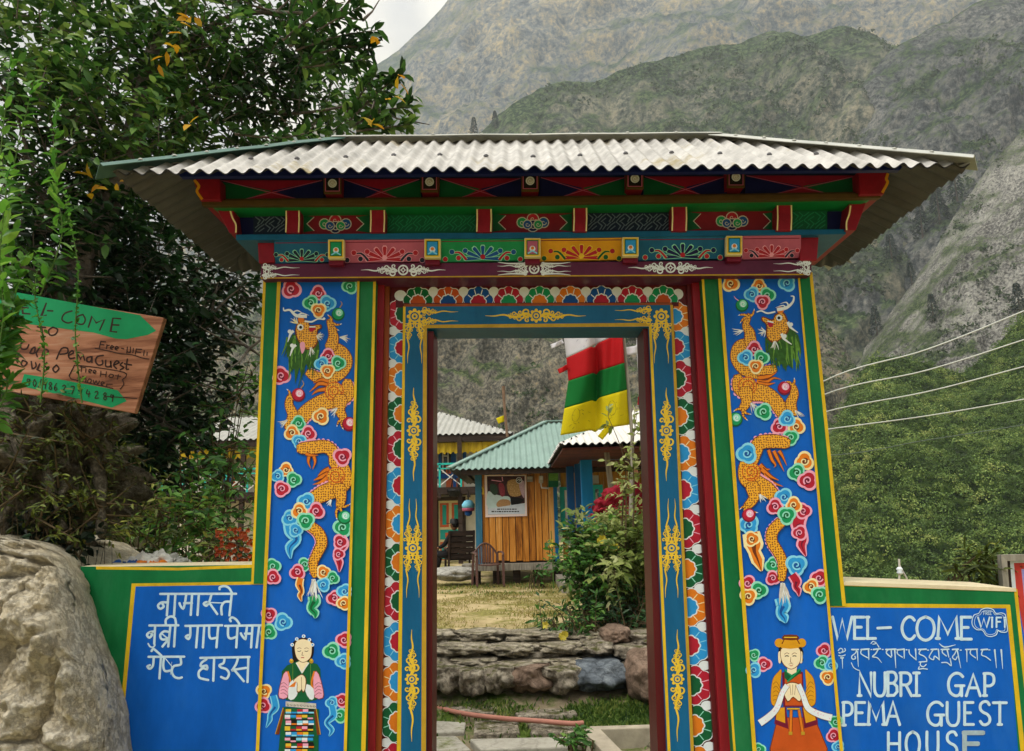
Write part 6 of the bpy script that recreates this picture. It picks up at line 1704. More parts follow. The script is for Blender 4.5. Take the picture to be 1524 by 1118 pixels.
mb = MB(); zb2 = px(900, 684, 14.0).z; mb.box(px(870, 680, 14.0).x - .02, 3.8, 14.02, 14.16, zb2, px(900, 672, 14.0).z, TEAL); mb.box(px(866, 680, 14).x, px(870, 680, 14).x + .1, 14.16, 16.6, zb2, px(900, 672, 14.0).z, TEAL); mb.build('beam', porch)
mb = MB(); mb.box(px(855, 800, 14.3).x - .1, px(855, 800, 14.3).x + .14, 14.25, 14.5, TZ - .1, px(855, 795, 14.3).z, CONC); mb.build('stone_pier', porch, bevel=.01)
# its back wall: yellow planks with turquoise door and window
mb = MB(); xa = px(836, 760, 16.8).x; n = 26
for i in range(n):
    a = xa + (3.7 - xa) * i / n; mb.box(a + .003, a + (3.7 - xa) / n - .003, 16.8 + random.uniform(-.006, .006), 16.84, TZ, zt2, YPLANK)
mb.build('plank_wall', porch)
pY = 16.74
def pbx(x): return px(x, 760, pY).x
def pbz(y): return px(880, y, pY).z
mb = MB(); mb.box(pbx(834), pbx(848), pY - .03, pY + .05, pbz(788), pbz(724), TURQ); mb.build('shutter', porch)
mb = MB(); mb.box(pbx(841), pbx(845), pY - .05, pY - .03, pbz(786), pbz(729), WTIN); mb.build('door_bar', porch)
window(porch, pbx(870), pbx(898), pbz(800), pbz(722), pY, TURQ, GLASS, 1)
mb = MB(); mb.box(pbx(868), pbx(893), pY - .03, pY, pbz(720), pbz(708), LTIN); mb.build('vent_panel', porch)
mb = MB(); mb.box(xa - .2, 3.8, 14.2, 16.8, TZ - .2, TZ + .18, GREYWOOD); mb.build('porch_floor', porch)
# the wall rises behind a white hanging
PRAY = {}
def cloth(name, fn, nu, nv, m, parent=None, thick=.004):
    mb = MB(); mb.grid([[fn(i / nu, j / nv) for i in range(nu + 1)] for j in range(nv + 1)], m)
    o = mb.build(name, parent, smooth=True); s_ = o.modifiers.new('t', 'SOLIDIFY'); s_.thickness = thick; s_.offset = 0
    return o

# ------------------------------------------------------------------ prayer flags
def flagmat(name, c):
    m = paintmat(name, c, .8, .1, 4, .05)
    t = m.node_tree; b = t.nodes['Principled BSDF']; N, Lk = t.nodes, t.links
    tr = N.new('ShaderNodeBsdfTranslucent'); tr.inputs['Color'].default_value = lin(c) + (1,)
    ms = N.new('ShaderNodeMixShader'); ms.inputs['Fac'].default_value = .4
    Lk.new(b.outputs['BSDF'], ms.inputs[1]); Lk.new(tr.outputs['BSDF'], ms.inputs[2]); Lk.new(ms.outputs['Shader'], N['Material Output'].inputs['Surface'])
    return m
FY = 10.5
fl = empty('prayer_flag', px(915, 780, FY)); tag(fl, 'tall vertical prayer flag of blue, white, red, green and yellow bands on a leaning pole', 'flag')
# band edges along the left hem and the pole hem, in order downwards
LE_ = [(826, 455), (838, 492), (843, 533), (846, 567), (840, 608), (834, 648)]
RE_ = [(918, 452), (925, 470), (926, 494), (929, 540), (933, 580), (938, 632)]
cols = [('flag_blue', '2a4fae'), ('flag_white', 'e2e0e4'), ('flag_red', 'c81e24'), ('flag_green', '137a34'), ('flag_yellow', 'e0d018')]
for k in range(5):
    def fn(u, v, k=k):
        a = (LE_[k][0] + (LE_[k + 1][0] - LE_[k][0]) * v, LE_[k][1] + (LE_[k + 1][1] - LE_[k][1]) * v)
        b = (RE_[k][0] + (RE_[k + 1][0] - RE_[k][0]) * v, RE_[k][1] + (RE_[k + 1][1] - RE_[k][1]) * v)
        bow = math.sin(math.pi * u) * (1.5 if k < 4 else 1) + (6 * max(0, .5 - abs(u - .5)) * -.6)
        x, y = a[0] + (b[0] - a[0]) * u, a[1] + (b[1] - a[1]) * u + bow + 4 * math.exp(-((u - .5) / .04) ** 2) * (1 if 1 < k else 0)
        vv = (k + v)
        d = .07 * math.sin(u * 9 + vv * .8) + .05 * math.sin(u * 21 + vv * 1.3) * u + .16 * math.exp(-((u - .52) / .07) ** 2)
        return px(x, y, FY + d)
    cl_ = cloth('cloth_band', fn, 60, 12, flagmat(*cols[k]), fl)
    if k in (1, 4):
        pm = Paint(lambda x, y, d, fn=fn: fn(x, y) - Vector((0, .006 + d, 0)))
        for _ in range(16 if k == 4 else 12):
            u, v = random.uniform(.08, .9), random.uniform(.15, .85)
            ink = paintmat('flag_ink_' + str(k), 'a89a18' if k == 4 else 'a4a2b0', .8, .1, 20, 0)
            pm.line([(u, v), (u + random.uniform(.01, .05), v + random.uniform(-.08, .08))], .012, ink)
        for c in ((.2, .4), (.75, .45)) if k == 4 else ():
            pm.line([(c[0] + .06 * math.cos(a), c[1] + .2 * math.sin(a) * (1.3 if math.sin(a) < 0 else 1)) for a in [i * .628 for i in range(11)]], .008, MATS['flag_ink_4'])
        pm.build('print', cl_)
mb = MB(); mb.tube([px(921, 430, FY + .03), px(928, 500, FY + .03), px(936, 590, FY + .03), px(941, 650, FY + .03), px(939, 760, FY + .03), Vector((px(938, 800, FY).x, FY + .03, TZ - .1))], [.02, .022, .024, .025, .028, .03], GREYWOOD, 8); mb.build('pole', fl, smooth=True)
def ribbon(name, pts, w, m, parent, Y):
    def fn(u, v):
        i = min(int(v * (len(pts) - 1)), len(pts) - 2); t = v * (len(pts) - 1) - i
        x = pts[i][0] * (1 - t) + pts[i + 1][0] * t; y = pts[i][1] * (1 - t) + pts[i + 1][1] * t
        dx, dy = pts[i + 1][0] - pts[i][0], pts[i + 1][1] - pts[i][1]; q = math.hypot(dx, dy)
        return px(x - dy / q * w * (u - .5), y + dx / q * w * (u - .5), Y + .03 * math.sin(v * 7 + u * 2))
    return cloth(name, fn, 4, 16, m, parent)
ribbon('ribbon', [(927, 524), (945, 521), (953, 518)], 12, MATS['flag_white'], fl, FY + .01)
ribbon('ribbon', [(846, 545), (838, 550), (831, 553)], 7, MATS['flag_red'], fl, FY); ribbon('ribbon', [(838, 508), (828, 513), (820, 516)], 6, MATS['flag_white'], fl, FY)
ribbon('ribbon', [(909, 634), (903, 640), (893, 652)], 9, MATS['flag_yellow'], fl, FY)
f2 = empty('prayer_flag', px(958, 700, 11.2)); tag(f2, 'narrow white prayer flag with a blue top beside the door jamb', 'flag')
ribbon('cloth', [(956, 470), (954, 520), (957, 560), (962, 620)], 14, MATS['flag_white'], f2, 11.2); ribbon('ribbon', [(958, 487), (945, 493), (941, 499)], 8, MATS['flag_blue'], f2, 11.2); ribbon('ribbon', [(960, 587), (954, 592), (953, 603)], 9, CRIMSON, f2, 11.1)
mb = MB(); mb.tube([px(972, 430, 11.22), px(972, 790, 11.22)], .025, GREYWOOD, 8); mb.build('pole', f2)
mb = MB(); mb.tube([px(899, 640, 12.5), px(906, 700, 12.5), px(913, 752, 12.5), Vector((px(918, 800, 12.5).x, 12.5, TZ - .1))], [.04, .045, .05, .05], GREYWOOD, 8); tag(mb.build('wooden_pole', None, smooth=True), 'weathered wooden pole leaning below the prayer flag in front of the porch', 'pole')
f3 = empty('prayer_flag', px(748, 640, 24)); tag(f3, 'small yellow flag on a thin crooked mast above the lodge roof', 'flag')
mb = MB(); mb.tube([px(755, 650, 24), px(752, 620, 24), px(750, 595, 24), px(749, 575, 24)], [.05, .05, .05, .06], paintmat('weathered_mast', '7a6250', .8, .3, 9, .2), 6); mb.build('mast', f3)
ribbon('cloth', [(753, 622), (747, 624), (740, 627)], 9, MATS['flag_yellow'], f3, 24)

# ------------------------------------------------------------------ steps, wall stones, paving
STONE = rockmat('grey_step_stone', ['3e3932', '857b6c', 'bcb2a0', 'a89e8c'], 5, 1.0, .05, moss='5c5c34', mosslo=.72, fine=14)
STONE2 = rockmat('dark_blue_grey_stone', ['3c4248', '687078', '98a0a4'], 4, .9, .04, fine=16)
STONE3 = rockmat('warm_brown_stone', ['5a4c40', '8a7464', 'a89484'], 5, .9, .04, fine=16)
FLAG = rockmat('pale_flagstone', ['8a857a', 'a8a498', 'bcb8ac'], 2.4, .35, .02, moss='6a7040', mosslo=.78, crack=.25, fine=20)
def stone(name, x0, x1, ytop, ybot, Y, depth, m, seed, label, grp, rough=.22, flat=.25):
    a, b = px(x0, ybot, Y), px(x1, ytop, Y)
    c = Vector(((a.x + b.x) / 2, Y + depth * .5, (a.z + b.z) / 2))
    o = rock(name, c, ((b.x - a.x) / 2 * .95, depth * .55, (b.z - a.z) / 2 * 1.0), seed, m, sub=4, rough=rough, flat=flat)
    return tag(o, label, 'stone', grp)
ORD = ['first', 'second', 'third', 'fourth', 'fifth', 'sixth', 'seventh', 'eighth', 'ninth']
sd_ = 1
for nm, xs, yt, yb, Y, dp, adj in (('top', [590, 646, 712, 778, 830, 893, 960], 946, 972, 8.95, .9, 'edging the terrace'), ('middle', [590, 668, 742, 836, 905], 965, 992, 8.6, .75, 'in the middle step'), ('lowest', [585, 640, 684, 722, 762, 812, 868], 987, 1038, 8.06, .7, 'in the lowest step')):
    for i in range(len(xs) - 1):
        m = STONE3 if (nm == 'lowest' and i == 4) else STONE
        stone('step_stone', xs[i] - 9, xs[i + 1] + 9, yt + random.uniform(-2, 2), yb + random.uniform(-2, 5), Y + random.uniform(-.06, .06), dp, m, sd_, 'grey weathered step stone, %s from the left %s' % (ORD[i], adj), 'stones of the yard steps', rough=.34, flat=.45); sd_ += 1
TREAD = rockmat('worn_tread_stone', ['5a5446', '988e7a', 'c0b6a2', 'aaa08c'], 5, 1.0, .05, moss='6e6c40', mosslo=.74, fine=14)
for nm, xs, y, Y, adj in (('top', [585, 670, 752, 850, 930], 947, 8.72, 'the terrace edge'), ('middle', [585, 640, 730, 800, 880], 966, 8.40, 'the middle step'), ('lowest', [585, 660, 735, 820, 870], 988, 8.2, 'the lowest step')):
    for i in range(len(xs) - 1):
        a, b = px(xs[i] - 4, y, Y), px(xs[i + 1] + 4, y, Y)
        o = rock('tread_stone', Vector(((a.x + b.x) / 2, Y + .36 + random.uniform(-.04, .04), (a.z + b.z) / 2 - .04 + random.uniform(-.012, .012))), ((b.x - a.x) / 2, .30, .07), 200 + sd_, TREAD, sub=4, rough=.38, flat=.45, freq=2.1); sd_ += 1
        tag(o, 'flat pale tread stone, %s from the left on %s' % (ORD[i], adj), 'stone', 'tread stones of the yard steps')
mb = MB()
for j, (y0, z1) in enumerate(((9.05, .50), (8.72, .36), (8.48, .18))):
    P = [[(x * .25, y0 + .5 * k, z1 + .05 * noise.noise(Vector((x * .7, k, j)))) for x in range(-20, 15)] for k in range(3)]
    mb.grid([[(a, b, -.3) for a, b, c in P[0]]] + P, STONE)
o = mb.build('rubble_bank', None, smooth=True); o['kind'] = 'structure'
stone('step_stone', 626, 668, 1000, 1024, 8.2, .4, STONE, 55, 'rough grey stone at the left foot of the lowest step', 'stones of the yard steps'); stone('step_stone', 712, 742, 1006, 1032, 8.15, .3, STONE, 56, 'small dark stone low in the middle of the lowest step', 'stones of the yard steps')
big = stone('boulder', 846, 944, 990, 1040, 8.0, .9, STONE2, 71, 'large dark blue grey boulder at the right end of the steps', None, .3, .1)
stone('boulder', 940, 1030, 975, 1060, 7.7, .9, STONE3, 75, 'sloping brown grey boulder beside the right door jamb', None, .25, .1)
for i, (xa_, xb_, ya_, yb_2, mm) in enumerate(((868, 925, 955, 982, STONE), (918, 990, 960, 990, STONE), (896, 948, 935, 962, STONE3), (940, 1010, 942, 965, STONE), (880, 935, 975, 995, STONE2), (925, 975, 984, 1004, STONE))):
    stone('wall_stone', xa_, xb_, ya_, yb_2, 8.5 - .1 * (i % 2) + .15 * (i in (2, 3)), .6, mm, 90 + i, 'dry stone wall block, %s of the heap under the rose bush' % ORD[i], 'stones of the low dry wall', .3, .2)
stone('boulder', 637, 708, 842, 868, 16.0, .9, rockmat('pale_grey_boulder', ['787670', 'a4a29a', 'bebcb4'], 3, .7, .04, fine=14), 33, 'flat pale grey boulder at the corner of the plank hut', None, .3, .3)
def flagstone(pts, z, label, k, m=FLAG):
    mb = MB(); P = [pz(x, y, z) + Vector((0, 0, 0)) for x, y in pts]
    P = [v + Vector((random.uniform(-.03, .03), random.uniform(-.03, .03), 0)) for v in P]
    mb.hexa(P, [v - Vector((0, 0, .12)) for v in P], m)
    tag(mb.build('flagstone', None, bevel=.012), label, 'flagstone', 'flagstones of the path')
flagstone([(600, 1096), (684, 1094), (696, 1114), (650, 1122), (600, 1122)], .05, 'pale flagstone at the left door jamb', 1)
flagstone([(702, 1098), (845, 1095), (872, 1101), (862, 1112), (720, 1115)], .05, 'long pale flagstone in front of the concrete trough', 2)
flagstone([(712, 1122), (880, 1119), (885, 1140), (700, 1145)], .03, 'flagstone nearest the gate in the path', 3)
flagstone([(600, 1124), (690, 1122), (690, 1150), (600, 1160)], .03, 'flagstone nearest the left door jamb', 3)
flagstone([(640, 1072), (690, 1074), (690, 1090), (630, 1092)], .04, 'grey flagstone behind the pale one at the left jamb', 4)
flagstone([(705, 1072), (765, 1070), (775, 1090), (705, 1093)], .05, 'speckled grey flagstone in the middle of the path', 5, STONE)
flagstone([(790, 1076), (862, 1078), (866, 1090), (790, 1091)], .04, 'grey flagstone left of the trough corner', 6, STONE)
flagstone([(650, 1040), (742, 1044), (735, 1060), (650, 1054)], .10, 'flat stone slab behind the hose on the left', 7, STONE)
flagstone([(765, 1054), (850, 1048), (862, 1062), (770, 1066)], .08, 'flat stone slab behind the hose on the right', 8, STONE)
# concrete trough
tr = empty('water_trough', pz(930, 1090, .0)); tag(tr, 'grey concrete trough sunk in the path beside the right jamb', 'trough')
A, B = pz(878, 1083, .16), pz(1010, 1079, .16); C_, D_ = pz(915, 1122, .16), pz(1040, 1122, .16)
mb = MB()
def beamq(a, b, w, z0, z1, m): 
    a, b = Vector(a), Vector(b); d = (b - a).normalized(); s = Vector((-d.y, d.x, 0)) * w / 2
    mb.hexa([Vector((*(a + s).xy, z0)), Vector((*(b + s).xy, z0)), Vector((*(b + s).xy, z1)), Vector((*(a + s).xy, z1))], [Vector((*(a - s).xy, z0)), Vector((*(b - s).xy, z0)), Vector((*(b - s).xy, z1)), Vector((*(a - s).xy, z1))], m)
beamq(A, B, .1, -.3, .16, CONC); mb.build('back_wall', tr, bevel=.01); mb = MB()
beamq(A + (C_ - A) * .04, C_ + (C_ - A) * .6, .15, -.3, .163, CONC); mb.build('side_wall', tr, bevel=.01); mb = MB()
f0, f1 = A + Vector((.1, -.06, 0)), B; mb.hexa([Vector((f0.x, f0.y, -.1)), Vector((f1.x, f1.y, -.1)), Vector((f1.x + .2, f1.y - 1.6, -.1)), Vector((f0.x + .3, f0.y - 1.6, -.1))], [Vector((f0.x, f0.y, -.2)), Vector((f1.x, f1.y, -.2)), Vector((f1.x + .2, f1.y - 1.6, -.2)), Vector((f0.x + .3, f0.y - 1.6, -.2))], CONC); mb.build('floor_slab', tr)
# hose
hp = catmull([tuple(pz(x, y, .09)) for x, y in ((600, 1042), (645, 1052), (690, 1062), (745, 1069), (800, 1073), (850, 1077), (868, 1076))], 6)
mb = MB(); mb.tube(hp, .022, paintmat('salmon_hose_rubber', 'b07868', .5, .12, 9, .03), 10); tag(mb.build('hose', None, smooth=True), 'salmon pink garden hose lying across the path', 'hose')

# ------------------------------------------------------------------ chairs
PCH = paintmat('brown_plastic', '5c423c', .4, .12, 6, .02)
def plastic_chair(c, rz):
    t = empty('plastic_chair', c); tag(t, 'brown plastic armchair with a rounded back in front of the plank hut', 'chair')
    cr, sr = math.cos(rz), math.sin(rz)
    W = lambda x, y, z: Vector((c[0] + cr * x - sr * y, c[1] + sr * x + cr * y, c[2] + z))
    # the chair faces -y; back at +y
    mb = MB(); mb.grid([[W(-.22 + .44 * i / 6, -.22 + .42 * j / 6, .43 + .02 * abs(i - 3) / 3 - .01 * j / 6) for i in range(7)] for j in range(7)], PCH)
    o = mb.build('seat', t, smooth=True); s_ = o.modifiers.new('t', 'SOLIDIFY'); s_.thickness = .025
    mb = MB(); n = 14
    arch = [(-.25 + .5 * i / n, .43 + .47 * math.sin(math.pi * (.12 + .76 * i / n)) ** .7 - .06) for i in range(n + 1)]
    mb.tube([W(x, .2 + .08 * (z - .43), z) for x, z in [(-.26, .5)] + arch + [(.26, .5)]], .02, PCH, 6)
    for k in range(7):
        x = -.16 + .32 * k / 6; zt_ = .43 + .47 * math.sin(math.pi * (.12 + .76 * (x + .25) / .5)) ** .7 - .07
        mb.bar(W(x, .2, .44), W(x * 1.05, .2 + .08 * (zt_ - .43), zt_), .036, .014, PCH)
    mb.build('backrest', t)
    for sx in (-1, 1):
        mb = MB(); mb.tube([W(sx * .27, .2, .66), W(sx * .29, .0, .67), W(sx * .28, -.2, .65), W(sx * .27, -.24, .6)], .022, PCH, 6); mb.build('armrest', t, smooth=True)
        mb = MB(); mb.bar(W(sx * .27, -.24, 0), W(sx * .27, -.22, .62), .05, .04, PCH); mb.build('leg', t, bevel=.004)
        mb = MB(); mb.bar(W(sx * .27, .26, 0), W(sx * .25, .2, .66), .05, .04, PCH); mb.build('leg', t, bevel=.004)
plastic_chair((px(725, 800, 15.8).x, 15.8, TZ + .02), .25)
def wood_chair(c, rz):
    t = empty('wooden_chair', c); tag(t, 'dark slatted wooden chair with its back to the gate', 'chair')
    cr, sr = math.cos(rz), math.sin(rz)
    W = lambda x, y, z: Vector((c[0] + cr * x - sr * y, c[1] + sr * x + cr * y, c[2] + z))
    mb = MB()
    for k in range(5): mb.bar(W(-.28, -.02 - .02 * k, .52 + .13 * k), W(.28, -.02 - .02 * k, .52 + .13 * k), .02, .118, DARKW)
    mb.build('backrest', t, bevel=.004)
    mb = MB(); mb.bar(W(0, .02, .44), W(0, .5, .46), .58, .035, DARKW); mb.build('seat', t, bevel=.004)
    for sx in (-1, 1):
        mb = MB(); mb.bar(W(sx * .29, .06, 0), W(sx * .29, -.12, 1.1), .05, .05, DARKW); mb.build('leg', t)
        mb = MB(); mb.bar(W(sx * .29, .48, 0), W(sx * .29, .48, .66), .05, .05, DARKW); mb.build('leg', t)
        mb = MB(); mb.bar(W(sx * .3, -.06, .66), W(sx * .3, .54, .68), .07, .03, DARKW); mb.build('armrest', t)
wc = pz(684, 848, TZ); WC = Vector((wc.x, 18.2, TZ)); WC.x = px(686, 800, 18.2).x
wood_chair(WC, .25)
# ------------------------------------------------------------------ big tree behind the left wing wall
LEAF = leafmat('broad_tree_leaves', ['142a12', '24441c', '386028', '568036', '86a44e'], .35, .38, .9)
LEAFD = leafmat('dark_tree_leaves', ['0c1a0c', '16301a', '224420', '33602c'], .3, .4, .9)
LEAFY = leafmat('yellowed_leaves', ['a08a1c', 'd0a820', 'c88a18', 'b8a83c'], .4, .5, 3)
LEAFW = leafmat('bright_weed_leaves', ['2a5a1c', '447a28', '649a34', '8cb84c'], .45, .4, 1.5)
TBARK = rockmat('grey_tree_bark', ['38322c', '6a625a', '96908a'], 5, .6, .02, fine=14)
def to_np(v): return np.array(tuple(v))
def twig_leaves(start, end, n, L, W, jitter=.35, droop=.2, pair=False):
    "leaves set alternately along one twig"
    s, e = to_np(start), to_np(end); ax = e - s
    t = (np.arange(n) + .3) / n
    P = s + ax * t[:, None] + RNG.normal(size=(n, 3)) * .006
    a = unit(ax[None])[0]
    u = unit(np.cross(a, np.array([.1, .2, 1.0]))[None])[0]
    sg = np.where(np.arange(n) % 2 == 0, 1.0, -1.0)[:, None]
    D = a * .55 + u * sg * .8 + RNG.normal(size=(n, 3)) * jitter + np.array([0, 0, -droop])
    N_ = np.array([0, -.35, 1.0]) + RNG.normal(size=(n, 3)) * .45
    return P, D, N_, np.full(n, L) * (.7 + .6 * RNG.random(n)), np.full(n, W) * (.75 + .5 * RNG.random(n))
class Leaves:
    def __init__(s): s.p = []
    def add(s, *a): s.p.append(a)
    def build(s, name, m, parent, fold=.18, droop=.15):
        P, D, N_, L, W = (np.concatenate([q[i] for q in s.p]) for i in range(5))
        V, Fc = leaf_arrays(P, D, N_, L, W, fold, droop)
        return np_mesh(name, V, Fc, m, parent)
def crown_twigs(blobs, dens, L, W, nl, tw, leaves, twigs_mb, tm, shell=.35, keep=1.0):
    for bx_, by_, Y, r in blobs:
        c = to_np(px(bx_, by_, Y)); rw = r / F * Y
        n = int(dens * r * r / 1000)
        for _ in range(n):
            d = rnd_dirs(1)[0]; rr = rw * (shell + (1 - shell) * RNG.random())
            p0 = c + d * rr * np.array([1, .9, 1])
            dr = unit((d * .8 + RNG.normal(size=3) * .6 + np.array([0, 0, .15]))[None])[0]
            ln = tw * (.6 + .8 * RNG.random())
            leaves.add(*twig_leaves(p0, p0 + dr * ln, nl, L, W))
            if RNG.random() < .5: twigs_mb.tube([p0 - dr * ln * .4, p0 + dr * ln], [.006, .002], tm, 4, cap=False)
tree = empty('broadleaf_tree', (-3.2, 5.2, -.3)); tag(tree, 'large dark broadleaf tree rising behind the left wing wall and tin roof', 'tree')
mb = MB()
trunk = [Vector((-3.35, 5.6, -.3)), px(60, 640, 5.5), px(95, 470, 5.4), px(125, 370, 5.4), px(185, 250, 5.5), px(215, 130, 5.6), px(240, 20, 5.7)]
mb.tube(catmull([tuple(v) for v in trunk], 5), [.2 * (1 - .8 * i / 30) for i in range(31)], TBARK, 9)
mb.build('trunk', tree, smooth=True)
LIMBS = [[(125, 370, 5.4), (60, 280, 5.2), (20, 150, 5.0)], [(150, 310, 5.6), (250, 230, 6.2), (360, 130, 6.4), (470, 80, 6.4)], [(200, 190, 5.9), (300, 150, 6.2), (420, 170, 6.0), (560, 150, 5.3)], [(95, 470, 5.4), (200, 430, 5.8), (300, 460, 6.0), (370, 520, 6.0)], [(215, 130, 5.6), (330, 30, 5.7), (450, 20, 5.6), (540, 30, 5.5)], [(100, 450, 5.4), (40, 400, 5.0), (-40, 350, 5.0)], [(185, 250, 5.5), (260, 300, 6.2), (330, 380, 6.4)], [(75, 560, 5.5), (180, 590, 5.8), (280, 650, 6.0)]]
for lm in LIMBS:
    mb = MB(); pts = catmull([tuple(px(*q)) for q in lm], 6)
    mb.tube(pts, [.032 * (1 - .8 * i / (len(pts) - 1)) for i in range(len(pts))], TBARK, 7)
    for _ in range(14):
        k = random.randrange(3, len(pts)); a = Vector(pts[k]); e = a + Vector((random.uniform(-.5, .5), random.uniform(-.4, .4), random.uniform(-.25, .5)))
        mb.tube([a, a.lerp(e, .5) + Vector((0, 0, random.uniform(-.05, .05))), e], [.014, .008, .003], TBARK, 5, cap=False)
    mb.build('branch', tree, smooth=True)
lv, lvd, tb = Leaves(), Leaves(), MB()
BL = [(40, 70, 5.2, 120), (150, 60, 5.5, 110), (250, 50, 5.7, 110), (350, 60, 5.8, 105), (440, 55, 6.0, 75), (480, 120, 6.0, 60), (70, 200, 5.1, 120), (190, 190, 5.5, 110), (310, 160, 5.8, 95), (400, 140, 6.0, 80), (440, 185, 5.9, 45), (520, 165, 5.9, 45), (330, 230, 6.2, 70), (30, 340, 5.0, 110)]
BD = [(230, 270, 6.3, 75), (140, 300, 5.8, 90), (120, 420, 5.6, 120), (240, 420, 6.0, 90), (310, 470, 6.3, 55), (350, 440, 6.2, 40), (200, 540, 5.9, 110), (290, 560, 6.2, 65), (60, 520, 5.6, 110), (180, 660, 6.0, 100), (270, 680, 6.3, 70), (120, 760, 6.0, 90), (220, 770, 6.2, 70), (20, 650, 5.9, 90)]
crown_twigs(BL, 8.5, .098, .048, 9, .30, lv, tb, TBARK)
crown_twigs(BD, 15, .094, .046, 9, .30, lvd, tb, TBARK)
# single boughs standing out against the sky
BOUGH = [[(430, 70), (490, 35), (540, 8)], [(440, 75), (500, 55), (560, 45)], [(450, 90), (510, 70), (556, 75)], [(420, 60), (470, 20), (500, -15)], [(450, 100), (500, 95), (545, 88)],
         [(520, 180), (565, 135), (600, 112)], [(520, 190), (570, 165), (612, 160)], [(530, 195), (575, 190), (610, 185)], [(515, 170), (545, 130), (560, 110)], [(350, 200), (420, 205), (480, 192)]]
for bq in BOUGH:
    pts = catmull([tuple(px(x, y, 5.2)) for x, y in bq], 5)
    tb.tube(pts, [.01, .003] if False else [.012 * (1 - .75 * i / (len(pts) - 1)) for i in range(len(pts))], TBARK, 5, cap=False)
    for i in range(1, len(pts)):
        a, e = Vector(pts[i - 1]), Vector(pts[i])
        lv.add(*twig_leaves(a, e, 4, .115, .05, .25, .05))
        if i % 3 == 0:
            q = a + Vector((random.uniform(-.1, .2), random.uniform(-.1, .1), random.uniform(-.12, .16))); lv.add(*twig_leaves(a, q, 6, .1, .045, .25, .1))
tb.build('twigs', tree)
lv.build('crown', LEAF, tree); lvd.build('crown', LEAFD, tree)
ly = Leaves()
for x, y, n in ((262, 70, 3), (290, 28, 4), (270, 30, 2), (580, 150, 5), (552, 190, 4), (530, 203, 2), (150, 275, 3), (175, 285, 3), (140, 268, 2), (560, 60, 2), (300, 170, 2), (250, 72, 3)):
    c = to_np(px(x, y, 5.0)); ly.add(*twig_leaves(c, c + RNG.normal(size=3) * .08, n, .09, .05, .6))
ly.build('yellow_leaves', LEAFY, tree)

# weeds in front of the tree at the left edge
def weed(name, base_pts, Y, label, L, W, m=LEAFW, group=None, n=11, cat='plant'):
    t = empty(name, px(base_pts[0][0], base_pts[0][1], Y)); tag(t, label, cat, group)
    pts = catmull([tuple(px(x, y, Y)) for x, y in base_pts], 6)
    mb = MB(); mb.tube(pts, [.0028 * (1 - .7 * i / (len(pts) - 1)) + .001 for i in range(len(pts))], paintmat('green_stem', '4c6a2c', .6, .2, 9, .05), 5, cap=False); mb.build('stem', t)
    l_ = Leaves()
    for i in range(2, len(pts)):
        l_.add(*twig_leaves(Vector(pts[i - 1]), Vector(pts[i]), 4, L * (.55 + .6 * math.sin(math.pi * min(1, .2 + i / len(pts) * .8))), W * 1.2, .4, .15))
    tip = Vector(pts[-1]); l_.add(*twig_leaves(tip, tip + Vector((0, 0, .05)), 6, L * .8, W, .4, -.3))
    l_.build('leaves', m, t); return t
WD = [([(-25, 640), (8, 480), (-4, 300), (14, 110)], 3.0, 'tallest weed stem at the left edge of the picture'), ([(-10, 620), (20, 450), (12, 300), (46, 140)], 3.05, 'leafy weed stem reaching up beside the left edge'), ([(60, 440), (92, 350), (82, 270), (84, 170)], 3.3, 'slender weed stem with light green leaves before the tree'), ([(-20, 600), (-6, 520), (18, 460), (30, 400)], 2.9, 'bushy bright weed in front of the sign edge'), ([(-10, 560), (5, 470), (0, 380), (12, 260)], 2.85, 'bright leafy weed half outside the left edge'), ([(-20, 640), (10, 580), (4, 520), (22, 470)], 2.9, 'short bright weed below the sign edge')]
VINE = [([(122, 600), (112, 500), (116, 400), (98, 300)], 3.45, 'thin bare stem crossing the middle of the plank sign'), ([(60, 600), (66, 520), (52, 440), (60, 380)], 3.45, 'thin bare stem crossing the left part of the plank sign')]
for b_, Y, lb in VINE:
    t = weed('weed', b_, Y, lb, .03, .016, group='weeds along the left edge')
for b_, Y, lb in WD: weed('weed', b_, Y, lb, .075, .026, group='weeds along the left edge')

# root stump and rocks under the sign, big boulder
STUMP = rockmat('gnarled_root_wood', ['2c2720', '5c5446', '8e8676', 'b0a898'], 8, 1.0, .06, moss='3c4a1c', mosslo=.66, fine=16)
o = rock('root_stump', px(35, 700, 3.95), (.42, .3, .38), 5, STUMP, sub=6, rough=.85, freq=2.4); tag(o, 'gnarled mossy tree stump standing on the pale boulder', 'stump')
for q in ([(20, 640, 3.75), (90, 610, 3.7), (140, 640, 3.75), (170, 690, 3.8)], [(60, 560, 3.8), (75, 620, 3.7), (70, 700, 3.65), (95, 790, 3.6)], [(0, 590, 3.7), (30, 660, 3.6), (20, 740, 3.55), (-20, 800, 3.5)], [(120, 620, 3.8), (150, 720, 3.75), (150, 800, 3.65)]):
    mb = MB(); pts = catmull([tuple(px(*v)) for v in q], 6)
    mb.tube(pts, [.034 * (1 - .6 * i / len(pts)) + .010 * math.sin(i * 1.3 + q[0][0]) for i in range(len(pts))], STUMP, 8); mb.build('root', o, smooth=True)
BOULD = rockmat('pale_lichen_boulder', ['40382e', 'a0937c', 'dccfb2', 'f0e8d4'], 7.5, 1.0, .05, moss='a08c58', mosslo=.86, fine=16, crack=.3, lo=.2, span=.4)
